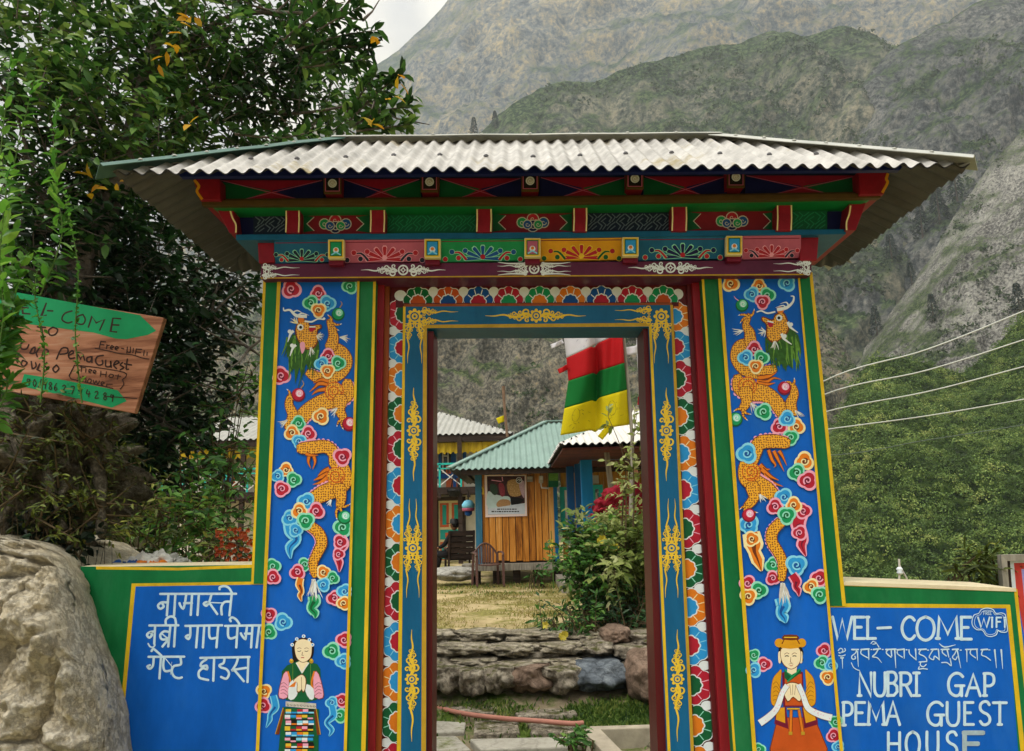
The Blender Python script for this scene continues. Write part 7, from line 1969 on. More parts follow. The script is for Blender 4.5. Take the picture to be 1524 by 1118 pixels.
def boulder():
    "big boulder hugging the end of the wing wall"
    out = [(213, 1130), (207, 1075), (198, 1030), (186, 992), (170, 955), (152, 900), (144, 862), (138, 832), (112, 812), (70, 806), (25, 800), (-40, 806), (-130, 830), (-200, 900)]
    sk = np.array(out, float)
    n = 200; P = []
    m_ = 170
    for j in range(m_ + 1):
        y = 800 + (1330 - 800) * (j / m_) ** 1.15
        yy = np.array([q[1] for q in out[:10]][::-1]); xx = np.array([q[0] for q in out[:10]][::-1])
        xr = float(np.interp(y, yy, xx)) if y < 1130 else 213 + (y - 1130) * .03
        row = []
        for i in range(n + 1):
            u = i / n; x = -260 + (xr + 260) * u
            edge = min(1, (1 - u) * 5.0) ; top = min(1, max(0, (y - 800 - 34 * max(0, (abs(x - 30) / 130) ** 2 - .2)) / 90))
            dep = .75 * (1 - (edge * (2 - edge)) ** .6) + .5 * (1 - (top * (2 - top)) ** .6)
            Y = 3.1 + dep
            p_ = px(x, y, Y)
            q = p_ * 1.7
            h = .10 * noise.fractal(q, .9, 2.1, 6) + .045 * (noise.ridged_multi_fractal(p_ * 6.5 + Vector((1, 1, 3)), .8, 2.1, 5, 1, 2) - 1.1) - .03 * max(0, noise.noise(p_ * 11) - .2) + .13 * (noise.voronoi(p_ * 2.6 + Vector((3, 1, 2)))[0][0] - .35) - .05 * math.exp(-((noise.voronoi(p_ * 3.4)[0][1] - noise.voronoi(p_ * 3.4)[0][0]) / .06) ** 2) + .07 * (noise.ridged_multi_fractal(p_ * 2.2 + Vector((4, 1, 7)), .9, 2.1, 5, 1, 2) - 1.1)
            w = min(1, (1 - u) * 7) * .85 + .15
            p_ = p_ + Vector((.0, -h * w, .25 * h * w))
            row.append(p_)
        P.append(row)
    # carry the top back
    back = [[p_ + Vector((0, 1.1 * k, -.10 * k * k)) for p_ in P[0]] for k in (1.0, .5)]
    P = back + P
    mb = MB(); mb.grid([r[::-1] for r in P], BOULD)
    side = [r[-1] for r in P]; mb.grid([[v, v + Vector((.02, .5, 0))] for v in side], BOULD)
    return mb.build('boulder', None, smooth=True)
bo = boulder(); tag(bo, 'big pale lichen covered boulder at the end of the left wing wall', 'boulder')

# plank sign
sg = empty('wooden_sign', px(120, 520, 3.6)); tag(sg, 'tilted wooden plank sign with green painted arrows and hand lettering', 'sign')
SW = woodmat('reddish_sign_wood', ['4c2c20', '84543e', 'a8745a', 'b4907a'], 4, 'X', .7, 0, .2)
SY = 3.6
mb = MB(); mb.slab([(-60, 424), (244, 473), (200, 615), (28, 585), (-70, 566)], SY, .035, SW); bd = mb.build('board', sg, bevel=.003)
SGR = paintmat('green_sign_paint', '0c8a58', .5, .12, 6, .05); INK = paintmat('dark_ink', '2c1610', .6, .2, 30, 0)
p = Paint(SY, zoom=(0, 420, 5.592))
p.poly([(-300, 35), (170, 90), (1165, 275), (1300, 405), (1230, 440), (1050, 475), (960, 470), (780, 420), (-300, 280)], SGR)
p.poly([(200, 765), (500, 810), (980, 900), (1055, 990), (930, 1045), (560, 950), (170, 865)], SGR)
def I(*pts, w=13, sm=3): p.line(list(pts), w, INK, smooth=sm, cap=True)
I((30, 130), (50, 210), (75, 160), (95, 215), (115, 140)); I((180, 165), (190, 260), (250, 265), sm=0); I((180, 210), (235, 215), sm=0); I((190, 165), (245, 170), sm=0)
I((385, 175), (345, 280), (385, 275), sm=0); I((395, 238), (440, 240), sm=0)
I((600, 240), (540, 260), (515, 310), (560, 340), (600, 330)); I((690, 270), (640, 290), (640, 340), (690, 350), (710, 310), (690, 270)); I((735, 375), (765, 285), (800, 340), (870, 310), (830, 400), sm=0)
I((1005, 305), (940, 300), (920, 410), (970, 415), sm=0); I((930, 355), (990, 358), sm=0)
I((440, 375), (405, 400), (415, 440), (460, 435), (480, 395), (440, 375)); I((345, 370), (355, 440), sm=0); I((310, 372), (380, 378), sm=0)
I((200, 490), (170, 520), (180, 555), (220, 555), (240, 520)); I((260, 560), (290, 540), (285, 590), (250, 590), (265, 560)); I((330, 540), (300, 590), (310, 620), sm=0); I((350, 610), (370, 560), (400, 570), (390, 600), (360, 600))
I((470, 640), (510, 555), (560, 550), (560, 590), (500, 600)); I((570, 610), (610, 590), (600, 570), (570, 600), (580, 635), (620, 630)); I((640, 650), (650, 600), (670, 640), (690, 605), (705, 650), sm=0); I((760, 620), (725, 630), (725, 660), (755, 660), (765, 615), (765, 670))
I((860, 610), (810, 620), (795, 660), (820, 690), (855, 680), (850, 650)); I((880, 650), (880, 700), (920, 700), (920, 655), (925, 710)); I((950, 690), (990, 670), (970, 655), (945, 690), (970, 720)); I((1020, 670), (1000, 690), (1030, 710), (1000, 730)); I((1060, 640), (1050, 720), (1070, 725)); I((1035, 680), (1095, 690), sm=0)
I((130, 610), (140, 660), sm=0); I((150, 610), (145, 670), sm=0); I((190, 650), (175, 680), (200, 700), (225, 670), (190, 650)); I((260, 660), (270, 720), (300, 700), (295, 670)); I((390, 670), (365, 690), (395, 720), (365, 745)); I((470, 690), (440, 720), (460, 750), (490, 720), (470, 690)); I((330, 680), (310, 730), (335, 740), sm=0)
for q in ([(840, 490), (825, 550)], [(840, 492), (880, 498)], [(835, 520), (865, 522)], [(890, 520), (885, 555)], [(890, 530), (910, 525)], [(920, 550), (945, 540), (930, 528), (918, 550), (935, 560)], [(960, 555), (985, 548), (970, 535), (957, 556), (975, 566)], [(1010, 550), (1030, 555)], [(1060, 540), (1055, 590)], [(1085, 540), (1082, 585), (1060, 580)], [(1110, 550), (1105, 590)], [(1135, 555), (1125, 600)], [(1137, 557), (1180, 560)], [(1130, 580), (1170, 585)], [(1200, 570), (1195, 610)], [(1225, 585), (1222, 610)]): I(*q, w=9)
I((790, 550), (900, 572), (1000, 595), (1100, 605), (1180, 630), (1240, 640), w=8)
I((620, 690), (800, 710), (1030, 750), (1045, 790), (1020, 810), (1030, 850), (1000, 890), w=8); I((620, 690), (575, 780), (590, 805), (940, 885), w=8, sm=0)
for q in ([(680, 700), (675, 745)], [(665, 705), (710, 712)], [(715, 720), (712, 750)], [(740, 745), (765, 735), (745, 725), (738, 748), (755, 755)], [(780, 752), (800, 745), (785, 732), (775, 752), (795, 762)], [(840, 740), (835, 785)], [(840, 765), (880, 770)], [(885, 745), (880, 790)], [(920, 765), (905, 785), (930, 795), (945, 775), (920, 765)], [(985, 770), (975, 810)], [(960, 778), (1005, 785)],
          [(670, 790), (645, 800), (665, 815), (640, 825)], [(690, 780), (685, 825)], [(690, 805), (715, 805), (710, 832)], [(740, 805), (725, 830), (750, 838), (760, 812), (740, 805)], [(775, 815), (785, 845), (800, 820), (812, 850), (828, 822)], [(845, 850), (868, 840), (850, 828), (840, 850), (858, 862)], [(890, 845), (885, 870)], [(890, 850), (935, 850)]): I(*q, w=8)
for i, (ch, x) in enumerate((('9', 225), ('0', 275), ('/', 318), ('9', 360), ('8', 405), ('6', 450), ('2', 520), ('7', 590), ('9', 655), ('4', 720), ('2', 790), ('8', 860), ('9', 920))):
    y = 800 + (x - 225) * .19
    G2 = {'9': [(22, 15), (5, 5), (0, 22), (20, 28), (24, 5), (15, 60)], '0': [(12, 0), (0, 30), (12, 60), (26, 30), (12, 0)], '/': [(25, -10), (-5, 70)], '8': [(12, 28), (2, 12), (14, 0), (24, 12), (2, 45), (14, 60), (26, 45), (12, 28)], '6': [(22, 0), (2, 30), (8, 58), (24, 48), (14, 32), (2, 42)], '2': [(0, 10), (14, 0), (24, 15), (0, 58), (30, 56)], '7': [(0, 0), (28, 2), (8, 60)], '4': [(8, 0), (0, 34), (30, 34)]}
    I(*[(x + a, y + b) for a, b in G2[ch]], w=8)
    if ch == '4': I((x + 22, y + 16), (x + 18, y + 62), w=8, sm=0)
I((870, 950), (1140, 968), w=7, sm=0)
p.build('lettering', bd)


# ------------------------------------------------------------------ bushes
BUSHL = leafmat('bush_leaves', ['20401a', '386426', '588a36', '8cae4e'], .35, .5, 1.2)
OLIVEL = leafmat('olive_bush_leaves', ['2c3814', '4a5820', '6e7c30', '96983e'], .35, .5, 1.2)
ORFL = leafmat('orange_petals', ['b8401c', 'd8642c', 'e08038'], .3, .5, 3)
YEFL = leafmat('yellow_petals', ['d8c83c', 'ecdc50', 'f2e67c'], .35, .5, 3)
REDL = leafmat('dark_red_leaves', ['5a0c18', '8a1424', 'b02434'], .3, .5, 2)
STEM = paintmat('brown_twig', '52452f', .8, .2, 9, .1)
def bush(name, label, blobs, ground, m, L, W, dens, group=None, tw=.25, nl=8, cat='bush', flowers=None, sr=1.0):
    c0 = px(blobs[0][0], blobs[0][1], blobs[0][2]); t = empty(name, (c0.x, c0.y, ground)); tag(t, label, cat, group)
    l_, mb = Leaves(), MB()
    crown_twigs(blobs, dens, L, W, nl, tw, l_, mb, STEM, .2)
    for bx_, by_, Y, r in blobs:
        for _ in range(5):
            e = px(bx_ + random.uniform(-.5, .5) * r, by_ + random.uniform(-.6, .3) * r, Y); b = Vector((c0.x + (e.x - c0.x) * .45 + random.uniform(-.1, .1), c0.y + (e.y - c0.y) * .5, ground - .05))
            mb.tube([b, b.lerp(e, .6) + Vector((random.uniform(-.08, .08), 0, .08)), e], [.012 * sr, .008 * sr, .003 * sr], STEM, 5, cap=False)
    mb.build('stems', t); l_.build('foliage', m, t)
    if flowers:
        for x, y, Y, r, fm in flowers:
            f = Leaves(); c = to_np(px(x, y, Y)); n = 14
            a = RNG.random(n) * 6.28; D = np.stack([np.cos(a), -.7 * np.ones(n), np.sin(a)], 1)
            f.add(np.repeat(c[None], n, 0), D, np.tile([0., -1., .2], (n, 1)), np.full(n, r), np.full(n, r * .7)); f.build('flower', fm, t)
    return t
bush('shrub', 'tall leafy green shrub between the tree and the left pillar', [(300, 740, 5.6, 65), (330, 680, 5.9, 50), (345, 600, 6.0, 40), (270, 790, 5.4, 50), (320, 800, 5.2, 45)], .4, BUSHL, .075, .034, 11)
bush('shrub', 'low olive shrub behind the trash heap on the wing wall', [(200, 800, 5.0, 50), (160, 770, 4.9, 55), (250, 760, 5.2, 50)], .4, OLIVEL, .06, .022, 11)
fl_ = [(350 + random.uniform(-28, 26), 812 + random.uniform(-26, 26), 4.55, .017, ORFL) for _ in range(60)]
bush('flower_bush', 'small bush with orange flowers just behind the corner of wall and pillar', [(352, 815, 4.7, 32), (325, 825, 4.7, 25)], .4, OLIVEL, .05, .02, 14, flowers=fl_)
bush('ground_ivy', 'patch of dark green leaves on top of the pale boulder', [(70, 800, 3.6, 28), (110, 806, 3.6, 24), (30, 796, 3.7, 24)], .75, LEAFD, .05, .03, 26, tw=.1, nl=6, cat='plant', sr=.4)
bush('stump_shrub', 'tangled twiggy shrub growing over the gnarled stump', [(100, 640, 3.7, 55), (40, 660, 3.6, 50), (150, 690, 3.8, 50), (90, 740, 3.6, 50), (10, 720, 3.5, 40), (150, 760, 3.7, 40), (60, 780, 3.55, 30)], .75, OLIVEL, .04, .013, 12, tw=.14, sr=.22)
# the big rose bush in the yard and its neighbours
PALEL = leafmat('pale_rose_leaves', ['44581f', '74863e', 'a4b066', 'd0d29c'], .4, .5, 1.6)
bush('rose_bush', 'large pale leaved rose bush inside the gate by the right jamb', [(920, 835, 9.7, 56), (945, 815, 9.8, 48), (945, 850, 10.1, 50), (900, 860, 10.0, 45), (975, 830, 10.2, 45), (985, 900, 10.0, 40), (930, 800, 10.3, 38), (900, 820, 10.1, 40), (878, 795, 10.0, 26), (935, 775, 9.9, 22), (965, 870, 10.0, 45)], .6, PALEL, .12, .05, 26, flowers=[(895, 803, 9.6, .07, YEFL), (915, 813, 9.6, .06, YEFL), (893, 806, 9.6, .05, YEFL)])
bush('shrub', 'dense bright green shrub at the left foot of the rose bush', [(872, 820, 9.9, 36), (862, 850, 9.8, 32), (885, 805, 9.9, 26), (890, 845, 9.7, 34), (868, 812, 9.9, 22)], .6, BUSHL, .09, .05, 44)
bush('shrub', 'dark low shrub under the rose bush above the dry wall', [(915, 905, 9.6, 36), (955, 915, 9.5, 40), (880, 915, 9.5, 26), (935, 935, 9.1, 22), (970, 940, 9.1, 24)], .58, LEAFD, .09, .03, 30)
bush('garden_plant', 'spreading green plant with two yellow flowers at the top of the steps', [(850, 920, 9.1, 28), (885, 935, 9.0, 26), (820, 928, 9.1, 16)], .58, BUSHL, .09, .032, 22, cat='plant', flowers=[(838, 946, 8.7, .06, YEFL), (811, 930, 8.8, .05, YEFL), (840, 944, 8.7, .05, YEFL)])
bush('garden_plant', 'small leafy weed at the corner of the concrete trough', [(852, 1105, 6.3, 14), (868, 1100, 6.4, 12)], .02, BUSHL, .07, .03, 60, tw=.08, nl=6, cat='plant')
bush('garden_plant', 'little green weed below the sill of the plank hut', [(795, 852, 15.4, 9), (806, 856, 15.4, 6)], .58, BUSHL, .12, .05, 90, tw=.15, nl=6, cat='plant')
bush('garden_plant', 'dark red leaved plant behind the rose bush', [(905, 752, 11.2, 14), (895, 770, 11.1, 12), (925, 758, 11.1, 12)], .6, REDL, .08, .045, 60, tw=.12, nl=6, cat='plant')
# tall thin rose stems in front of the porch
def stem_plant(q, Y, label, m, n=10):
    t = empty('rose_plant', px(q[0][0], q[0][1], Y)); tag(t, label, 'plant')
    pts = catmull([tuple(px(x, y, Y)) for x, y in q], 6)
    mb = MB(); mb.tube(pts, [.012 * (1 - .7 * i / (len(pts) - 1)) for i in range(len(pts))], STEM, 5, cap=False)
    l_ = Leaves()
    for _ in range(n):
        a = Vector(pts[random.randrange(len(pts) // 3, len(pts))]); e = a + Vector((random.uniform(-.28, .28), random.uniform(-.2, .1), random.uniform(-.02, .25)))
        mb.tube([a, e], [.005, .002], STEM, 4, cap=False); l_.add(*twig_leaves(a, e, 7, .10, .055, .45, .1))
    mb.build('stem', t); l_.build('leaves', m, t)
stem_plant([(930, 830), (932, 740), (928, 680), (905, 620)], 9.6, 'thin rose stem leaning left over the yellow band of the flag', PALEL, 9)
stem_plant([(940, 830), (944, 740), (942, 670), (948, 615)], 9.6, 'thin upright rose stem beside the right jamb', PALEL, 9)
stem_plant([(925, 830), (928, 740), (938, 700), (925, 660)], 9.7, 'short bent rose stem before the porch beam', PALEL, 5)
t = empty('dahlia', pz(822, 858, TZ)); tag(t, 'single tall stalk with a yellow flower against the plank wall', 'plant')
b_ = px(823, 845, 15.2); b_.z = TZ; mb = MB(); mb.tube([b_, px(822, 815, 15.2), px(820, 790, 15.2)], [.012, .01, .008], MATS['green_stem'], 5); mb.build('stem', t)
f = Leaves(); c = to_np(px(820, 808, 15.15)); a = RNG.random(16) * 6.28; f.add(np.repeat(c[None], 16, 0), np.stack([np.cos(a), -.6 * np.ones(16), np.sin(a)], 1), np.tile([0., -1., .2], (16, 1)), np.full(16, .09), np.full(16, .06)); f.build('flower', YEFL, t)
# plants on the right behind the wing wall
bush('verge_plant', 'tuft of yellow green strap leaves behind the right wing wall', [(1445, 850, 4.7, 24), (1475, 846, 4.7, 22), (1415, 858, 4.7, 12)], .6, OLIVEL, .10, .018, 26, tw=.1, cat='plant')

# grass
GRASSD = leafmat('dry_yard_grass', ['6a6428', '8e8444', 'b0a468', '7a8238'], .3, .7, 1.0)
GRASSG = leafmat('green_path_grass', ['2c4a1a', '4a6a28', '70883a', '9a9c54'], .35, .6, 1.4)
def grass(name, label, regions, m, n, h, w):
    P = []
    for (x0, x1, y0, y1, zf, dens) in regions:
        k = int(n * dens); c = 0
        while c < k:
            x, y = random.uniform(x0, x1), random.uniform(y0, y1); c += 1
            if noise.noise(Vector((x * 1.1, y * 1.1, 4))) + .5 * noise.noise(Vector((x * 4, y * 4, 1))) < random.uniform(-.35, .25): continue
            P.append((x, y, zf(x, y)))
    P = np.array(P); k = len(P)
    D = np.stack([RNG.normal(size=k) * .55, RNG.normal(size=k) * .55, np.ones(k)], 1)
    V, Fc = leaf_arrays(P, D, rnd_dirs(k), h * (.4 + .9 * RNG.random(k)), np.full(k, w), .1, .25)
    o = np_mesh(name, V, Fc, m); tag(o, label, 'grass', kind='stuff')
grass('yard_grass', 'short dry yellowish grass over the yard terrace', [(-2.0, 3.2, 9.0, 17, ter_z, 1.0)], GRASSD, 26000, .05, .012)
grass('path_grass', 'fresh green grass and clover along the path and steps', [(.35, 2.2, 6.75, 7.95, path_z, .42), (-1.3, 1.2, 7.5, 8.05, path_z, .09), (-1.2, .8, 5.4, 7.4, path_z, .07), (-1.0, 1.6, 8.35, 8.6, lambda x, y: .30, .05), (-2, 3.2, 14, 16.5, ter_z, .1), (.2, 2.5, 9.0, 11, ter_z, .1)], GRASSG, 26000, .06, .02)

# trash on the wall, wires, framed board, antenna
def crumple(label, q, Y, mat_, seed, name='plastic_sheet', cat='rubbish'):
    c = px(q[0], q[1], Y); n = 26; P = []
    for i in range(n + 1):
        row = []
        for j in range(n + 1):
            u, v = i / n - .5, j / n - .5
            row.append(c + Vector((u * q[2], v * q[3] + .05 * noise.noise(Vector((u * 6, v * 6, seed))), q[4] * (.5 * noise.noise(Vector((u * 4 + seed, v * 5, 1))) + .3 * noise.noise(Vector((u * 11, v * 11, seed))) + .45 - 1.3 * (u * u + v * v)) )))
        P.append(row)
    mb = MB(); mb.grid(P, mat_); o = mb.build(name, None, smooth=True); s_ = o.modifiers.new('t', 'SOLIDIFY'); s_.thickness = .004
    tag(o, label, cat)
crumple('crumpled white plastic sack behind the left wing wall', (226, 839, .24, .2, .09), 3.95, WTIN, 3)
crumple('crumpled blue plastic sheet at the left end of the rubbish heap', (198, 843, .14, .2, .05), 3.9, DBLUE, 8)
crumple('orange plastic wrapper in the rubbish heap on the wall', (228, 845, .18, .12, .06), 3.86, ORANGE, 13)
crumple('pale blue and grey plastic scrap at the right of the rubbish heap', (256, 841, .16, .15, .06), 3.95, LTIN, 19)
WIRE = paintmat('pale_wire', 'c8ccc8', .5, .05, 5, 0)
for i, (y0, y1, m_, ym) in enumerate(((566, 462, WIRE, 520), (586, 505, WIRE, 551), (612, 545, WIRE, 583), (638, 594, WIRE, 619), (676, 632, paintmat('dark_wire', '5c6860', .6, .05, 5, 0), 655))):
    Y = 9 + i * .15
    mb = MB(); mb.tube(catmull([tuple(PORCH_END + Vector((0, .18 * i, .12 - .02 * i)))] + [tuple(px(x, y, Y)) for x, y in ((1225, y0 + 2), (1380, ym), (1526, y1), (1700, y1 - (ym - y1) * 1.25))], 8), .0075 if i < 4 else .006, m_, 6)
    tag(mb.build('power_line', None, smooth=True), '%s overhead wire right of the gate, %s from the top' % ('pale' if i < 4 else 'dark thin', ORD[i]), 'wire', 'overhead wires right of the gate')
fb = empty('notice_board', px(1530, 850, 4.6)); tag(fb, 'dark wood framed board with a red and white poster at the right edge', 'board')
mb = MB(); mb.slab([(1490, 826), (1700, 822), (1700, 1100), (1508, 1100)], 4.6, .04, DARKW); mb.slab([(1490, 826), (1700, 822), (1700, 832), (1499, 835)], 4.56, .04, GREYWOOD); mb.slab([(1490, 826), (1499, 835), (1520, 1100), (1508, 1100)], 4.56, .04, GREYWOOD); fo = mb.build('frame', fb)
p = Paint(4.6); p.poly([(1503, 835), (1700, 832), (1700, 1090), (1524, 1090)], WHITE); p.poly([(1509, 838), (1700, 834), (1700, 1090), (1530, 1090)], paintmat('red_poster', 'd0443c', .5, .1, 8, 0)); p.poly([(1520, 847), (1700, 842), (1700, 1090), (1545, 1090)], paintmat('lilac_poster', 'a8a0d8', .5, .1, 8, 0)); p.build('print', fo)
for x in (1530, 1680): mb = MB(); a = px(x, 1000, 4.66); mb.box(a.x - .03, a.x + .03, 4.64, 4.7, -1.0, px(x, 826, 4.66).z, DARKW); mb.build('leg', fb)
an = empty('insulator', px(1342, 850, 12)); tag(an, 'small white insulator on a bent rod beyond the right wing wall', 'insulator')
mb = MB(); mb.tube([px(1336, 900, 12), px(1339, 850, 12), px(1338, 832, 12)], .015, GREYW, 6); mb.tube([px(1338, 840, 12), px(1350, 862, 12)], .012, GREYW, 6); mb.build('rod', an)
mb = MB(); mb.lathe(px(1339, 850, 12), [(.03, -.05), (.05, -.02), (.03, .0), (.05, .03), (.02, .06)], WHITE, 10); mb.build('cap', an, smooth=True)
mb = MB(); mb.tube([px(x, y, 13) for x, y in ((858, 860), (890, 858), (915, 861))], .012, WIRE, 5)

# ------------------------------------------------------------------ people
SKINP = paintmat('brown_skin', '8a5a40', .5, .08, 9, .02); HAIR = paintmat('black_hair', '14110f', .5, .2, 30, .1)
MAR = paintmat('maroon_cloth', '7c1226', .85, .2, 12, .2); REDC = paintmat('red_cloth', '8c1428', .85, .25, 14, .3); DKC = paintmat('black_cloth', '16161a', .85, .2, 12, .1); SHOE = paintmat('pale_shoe', 'b4aea2', .7, .1, 9, .05)
def skin_body(name, J, E, m, parent, root=0, sub=2):
    me = bpy.data.meshes.new(name); me.from_pydata([tuple(v[:3]) for v in J], E, []); me.update()
    o = bpy.data.objects.new(name, me); COL.objects.link(o)
    md = o.modifiers.new('skin', 'SKIN'); md.use_smooth_shade = True
    for i, v in enumerate(J):
        rr = v[3]; me.skin_vertices[0].data[i].radius = (rr, rr) if not hasattr(rr, '__len__') else rr
        me.skin_vertices[0].data[i].use_root = (i == root)
    sb = o.modifiers.new('sub', 'SUBSURF'); sb.levels = sub; sb.render_levels = sub
    me.materials.append(m); adopt(o, parent); return o
def person(name, label, base, rz, pose, mats):
    "pose: joints in the person's own frame, x right, y the way they face, z up"
    t = empty(name, base); tag(t, label, 'person')
    cr, sr = math.cos(rz), math.sin(rz)
    W = lambda v: (base[0] + cr * v[0] - sr * v[1], base[1] + sr * v[0] + cr * v[1], base[2] + v[2])
    J = pose['J']; names = list(J)
    V = [(*W(J[k][0]), J[k][1]) for k in names]; ix = {k: i for i, k in enumerate(names)}
    E = [(ix[a], ix[b]) for a, b in pose['E']]
    skin_body('body', V, E, mats['cloth'], t, ix['pelvis'])
    hc = Vector(W(pose['head'])); 
    def ball(nm, c, s, m, squash=(1, 1, 1), sub=3, cut=None, par=None, face=False):
        bm = bmesh.new(); bmesh.ops.create_icosphere(bm, subdivisions=sub, radius=1)
        hd = pose['face']
        for v in bm.verts:
            q = v.co.copy()
            if face:
                if q.z < 0: q.x *= 1 + .22 * q.z; q.y *= 1 + .1 * q.z
                if q.y > .6: q.y += .10 * math.exp(-((q.x / .16) ** 2 + ((q.z + .12) / .2) ** 2)) * 1.4; q.y -= .07 * math.exp(-(((abs(q.x) - .36) / .16) ** 2 + ((q.z - .08) / .13) ** 2)); q.y += .04 * math.exp(-((q.x / .3) ** 2 + ((q.z + .5) / .1) ** 2))
            q = Vector((q.x * s[0], q.y * s[1], q.z * s[2]))
            ca, sa = math.cos(hd), math.sin(hd)
            v.co = Vector((q.x * ca - q.y * sa, q.x * sa + q.y * ca, q.z)) + Vector(c)
        if cut: bmesh.ops.delete(bm, geom=[v for v in bm.verts if cut(v.co - Vector(c))], context='VERTS')
        me = bpy.data.meshes.new(nm); bm.to_mesh(me); bm.free(); me.polygons.foreach_set('use_smooth', [True] * len(me.polygons)); me.materials.append(m)
        o = bpy.data.objects.new(nm, me); COL.objects.link(o); adopt(o, par or t); return o
    hd = ball('head', hc, (.078, .098, .115), mats['skin'], face=True)
    fdir = Vector((-math.sin(pose['face']), math.cos(pose['face']), 0))
    sdir_ = Vector((math.cos(pose['face']), math.sin(pose['face']), 0))
    for sg_ in (-1, 1):
        mb = MB(); e = hc + fdir * .088 + sdir_ * sg_ * .03 + Vector((0, 0, .008)); mb.lathe(e, [(.009, -.004), (.010, .0), (.004, .004)], BLACK, 8, axis=fdir); mb.build('eye', hd)
        mb = MB(); e = hc + sdir_ * sg_ * .076 - Vector((0, 0, .005)); mb.lathe(e, [(.008, -.006), (.022, .0), (.012, .01)], mats['skin'], 8, axis=sdir_ * sg_); mb.build('ear', hd)
    ball('hair', hc + Vector((0, 0, .018)) - fdir * .014, (.086, .104, .118), mats['hair'], cut=lambda q: q.dot(fdir) > .045 and q.z < .05 or q.z < -.07)
    for wp, el, sgn in pose.get('hands', []):
        w = Vector(W(wp)); a = (w - Vector(W(el))).normalized(); s2 = a.orthogonal().normalized(); n2 = a.cross(s2)
        Jh = [(*w, .024), (*(w + a * .05), (.040, .018)), (*(w + a * .085), (.040, .016))]; Eh = [(0, 1), (1, 2)]
        for k in range(4):
            o0 = w + a * .088 + s2 * (.03 - .02 * k); L_ = (.032, .037, .034, .027)[k]
            i0 = len(Jh); Jh += [(*o0, .0095), (*(o0 + a * L_ + n2 * .006), .0085), (*(o0 + a * L_ * 1.75 + n2 * .028), .007)]; Eh += [(2, i0), (i0, i0 + 1), (i0 + 1, i0 + 2)]
        i0 = len(Jh); o0 = w + a * .035 + s2 * .034 * sgn; Jh += [(*o0, .011), (*(o0 + a * .035 + s2 * .022 * sgn + n2 * .01), .0095), (*(o0 + a * .062 + s2 * .024 * sgn + n2 * .02), .008)]; Eh += [(1, i0), (i0, i0 + 1), (i0 + 1, i0 + 2)]
        skin_body('hand', Jh, Eh, mats['skin'], t, 0, 1)
    return t, W, hc, ball
# standing, leaning over the bush, arm reaching down to the left
b0 = px(948, 760, 11.6); MZ = 1.02
J = {'pelvis': ((.06, -.04, .92), .15), 'waist': ((.03, .04, 1.06), .14), 'chest': ((-.02, .14, 1.28), .17), 'neck': ((-.02, .22, 1.45), .06), 'neck2': ((-.02, .25, 1.5), .05),
     'shL': ((-.19, .14, 1.38), .075), 'elL': ((-.36, .22, 1.16), .06), 'wrL': ((-.50, .34, .98), .042), 'shR': ((.17, .14, 1.38), .075), 'elR': ((.22, .26, 1.12), .06), 'wrR': ((.06, .42, 1.04), .042),
     'hipL': ((-.09, -.02, .86), .12), 'knL': ((-.10, .03, .48), .085), 'anL': ((-.10, -.02, .08), .05), 'toL': ((-.11, .14, .04), .04), 'hipR': ((.15, -.02, .86), .12), 'knR': ((.15, .03, .48), .085), 'anR': ((.15, -.02, .08), .05), 'toR': ((.16, .14, .04), .04)}
E = [('pelvis', 'waist'), ('waist', 'chest'), ('chest', 'neck'), ('neck', 'neck2'), ('chest', 'shL'), ('shL', 'elL'), ('elL', 'wrL'), ('chest', 'shR'), ('shR', 'elR'), ('elR', 'wrR'), ('pelvis', 'hipL'), ('hipL', 'knL'), ('knL', 'anL'), ('anL', 'toL'), ('pelvis', 'hipR'), ('hipR', 'knR'), ('knR', 'anR'), ('anR', 'toR')]
hz_ = px(952, 707, 11.6)
t, W, hc, ball = person('person', 'person in dark red clothes bending over the rose bush by the right jamb', (hz_.x, 11.6, hz_.z - 1.6), 2.6, {'J': J, 'E': E, 'head': (-.02, .29, 1.6), 'face': 2.9, 'hands': [((-.50, .34, .98), (-.36, .22, 1.16), 1), ((.06, .42, 1.04), (.22, .26, 1.12), -1)]}, {'cloth': MAR, 'skin': SKINP, 'hair': HAIR})
sh = bmesh.new(); bmesh.ops.create_icosphere(sh, subdivisions=4, radius=1)
c = px(908, 742, 11.25)
for v in sh.verts:
    q = v.co; k = 1 + .25 * noise.noise(q * 2.1) + .12 * math.sin(q.x * 9 + q.z * 5); k += .10 * math.sin(q.x * 17 + q.y * 5 + 4 * noise.noise(q * 3)); q = q * k; v.co = Vector((q.x * .23, q.y * .15, q.z * .15 + q.x * .13)) + c
me = bpy.data.meshes.new('shawl'); sh.to_mesh(me); sh.free(); me.polygons.foreach_set('use_smooth', [True] * len(me.polygons)); me.materials.append(REDC); o = bpy.data.objects.new('shawl', me); COL.objects.link(o); adopt(o, t)
o = rock('garden_mound', Vector((hz_.x - .1, 11.5, .55)), (.9, 1.0, hz_.z - 1.6 - .5 + .02), 61, SOIL, sub=4, rough=.12, flat=.1); o['kind'] = 'structure'
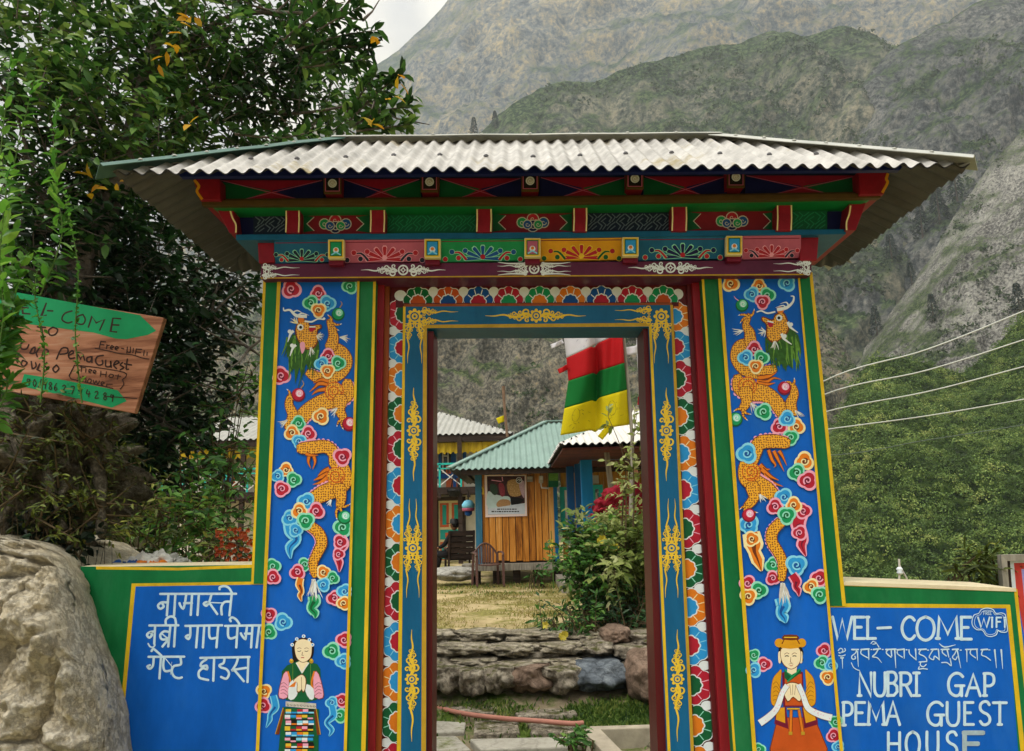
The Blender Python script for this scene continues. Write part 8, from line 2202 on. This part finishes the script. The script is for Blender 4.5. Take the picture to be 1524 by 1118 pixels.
# seated behind the wooden chair's back, facing away to the left
J = {'pelvis': ((0, .22, .58), .15), 'waist': ((0, .22, .72), .14), 'chest': ((0, .16, .92), .16), 'neck': ((0, .16, 1.06), .06), 'neck2': ((0, .18, 1.1), .05),
     'shL': ((-.19, .16, 1.0), .07), 'elL': ((-.25, .3, .78), .055), 'wrL': ((-.2, .5, .72), .04), 'shR': ((.19, .16, 1.0), .07), 'elR': ((.25, .3, .78), .055), 'wrR': ((.18, .5, .72), .04),
     'hipL': ((-.12, .28, .57), .11), 'knL': ((-.2, .72, .56), .075), 'anL': ((-.36, .98, .28), .05), 'toL': ((-.42, 1.14, .28), .045), 'hipR': ((.12, .28, .57), .11), 'knR': ((.1, .72, .55), .075), 'anR': ((.02, .80, .1), .05), 'toR': ((0, .96, .06), .045)}
t, W, hc, ball = person('person', 'person in black clothes and hat seated in the dark slatted chair', tuple(WC), .95, {'J': J, 'E': E, 'head': (0, .2, 1.22), 'face': 1.1, 'hands': [((-.2, .5, .72), (-.25, .3, .78), 1), ((.18, .5, .72), (.25, .3, .78), -1)]}, {'cloth': DKC, 'skin': SKINP, 'hair': HAIR})
mb = MB(); mb.lathe(hc + Vector((0, 0, .05)), [(.19, -.005), (.19, .005), (.105, .012), (.10, .09), (.06, .11)], BLACK, 16); mb.build('hat', t, smooth=True)
for k in ('toL', 'toR'):
    v = Vector(W(J[k][0])); w = Vector(W(J['an' + k[-1]][0])); mb = MB(); mb.tube([w + (v - w) * -.3 - Vector((0, 0, .03)), w.lerp(v, .5) - Vector((0, 0, .02)), v + (v - w) * .5 - Vector((0, 0, .025))], [.05, .055, .035], SHOE, 10); mb.build('shoe', t, smooth=True)
# ------------------------------------------------------------------ mountain haze
def haze(density, col=(.80, .87, .95)):
    zmax = max(max(p_.z for r_w in P for p_ in r_w) for P in HILLS.values()) + 8
    xs_ = [p_.x for P in HILLS.values() for r_w in P for p_ in r_w]; ys_ = [p_.y for P in HILLS.values() for r_w in P for p_ in r_w]
    m = bpy.data.materials.new('mountain_air'); m.use_nodes = True; t = m.node_tree; t.nodes.clear()
    o_ = t.nodes.new('ShaderNodeOutputMaterial'); v = t.nodes.new('ShaderNodeVolumePrincipled')
    v.inputs['Color'].default_value = (*col, 1); v.inputs['Density'].default_value = density; v.inputs['Anisotropy'].default_value = .35
    t.links.new(v.outputs['Volume'], o_.inputs['Volume'])
    zlo = min(min(p_.z for r_w in P for p_ in r_w) for P in HILLS.values())
    mb = MB(); mb.box(min(min(xs_), -1500) - 10, max(max(xs_), 1500) + 10, -310, max(max(ys_), 2500) + 10, min(zlo, -9.5) - 1, zmax, m)
    o = mb.build('haze', None); tag(o, 'pale blue air haze fading the far mountains', 'haze', kind='stuff')
haze(.00037)
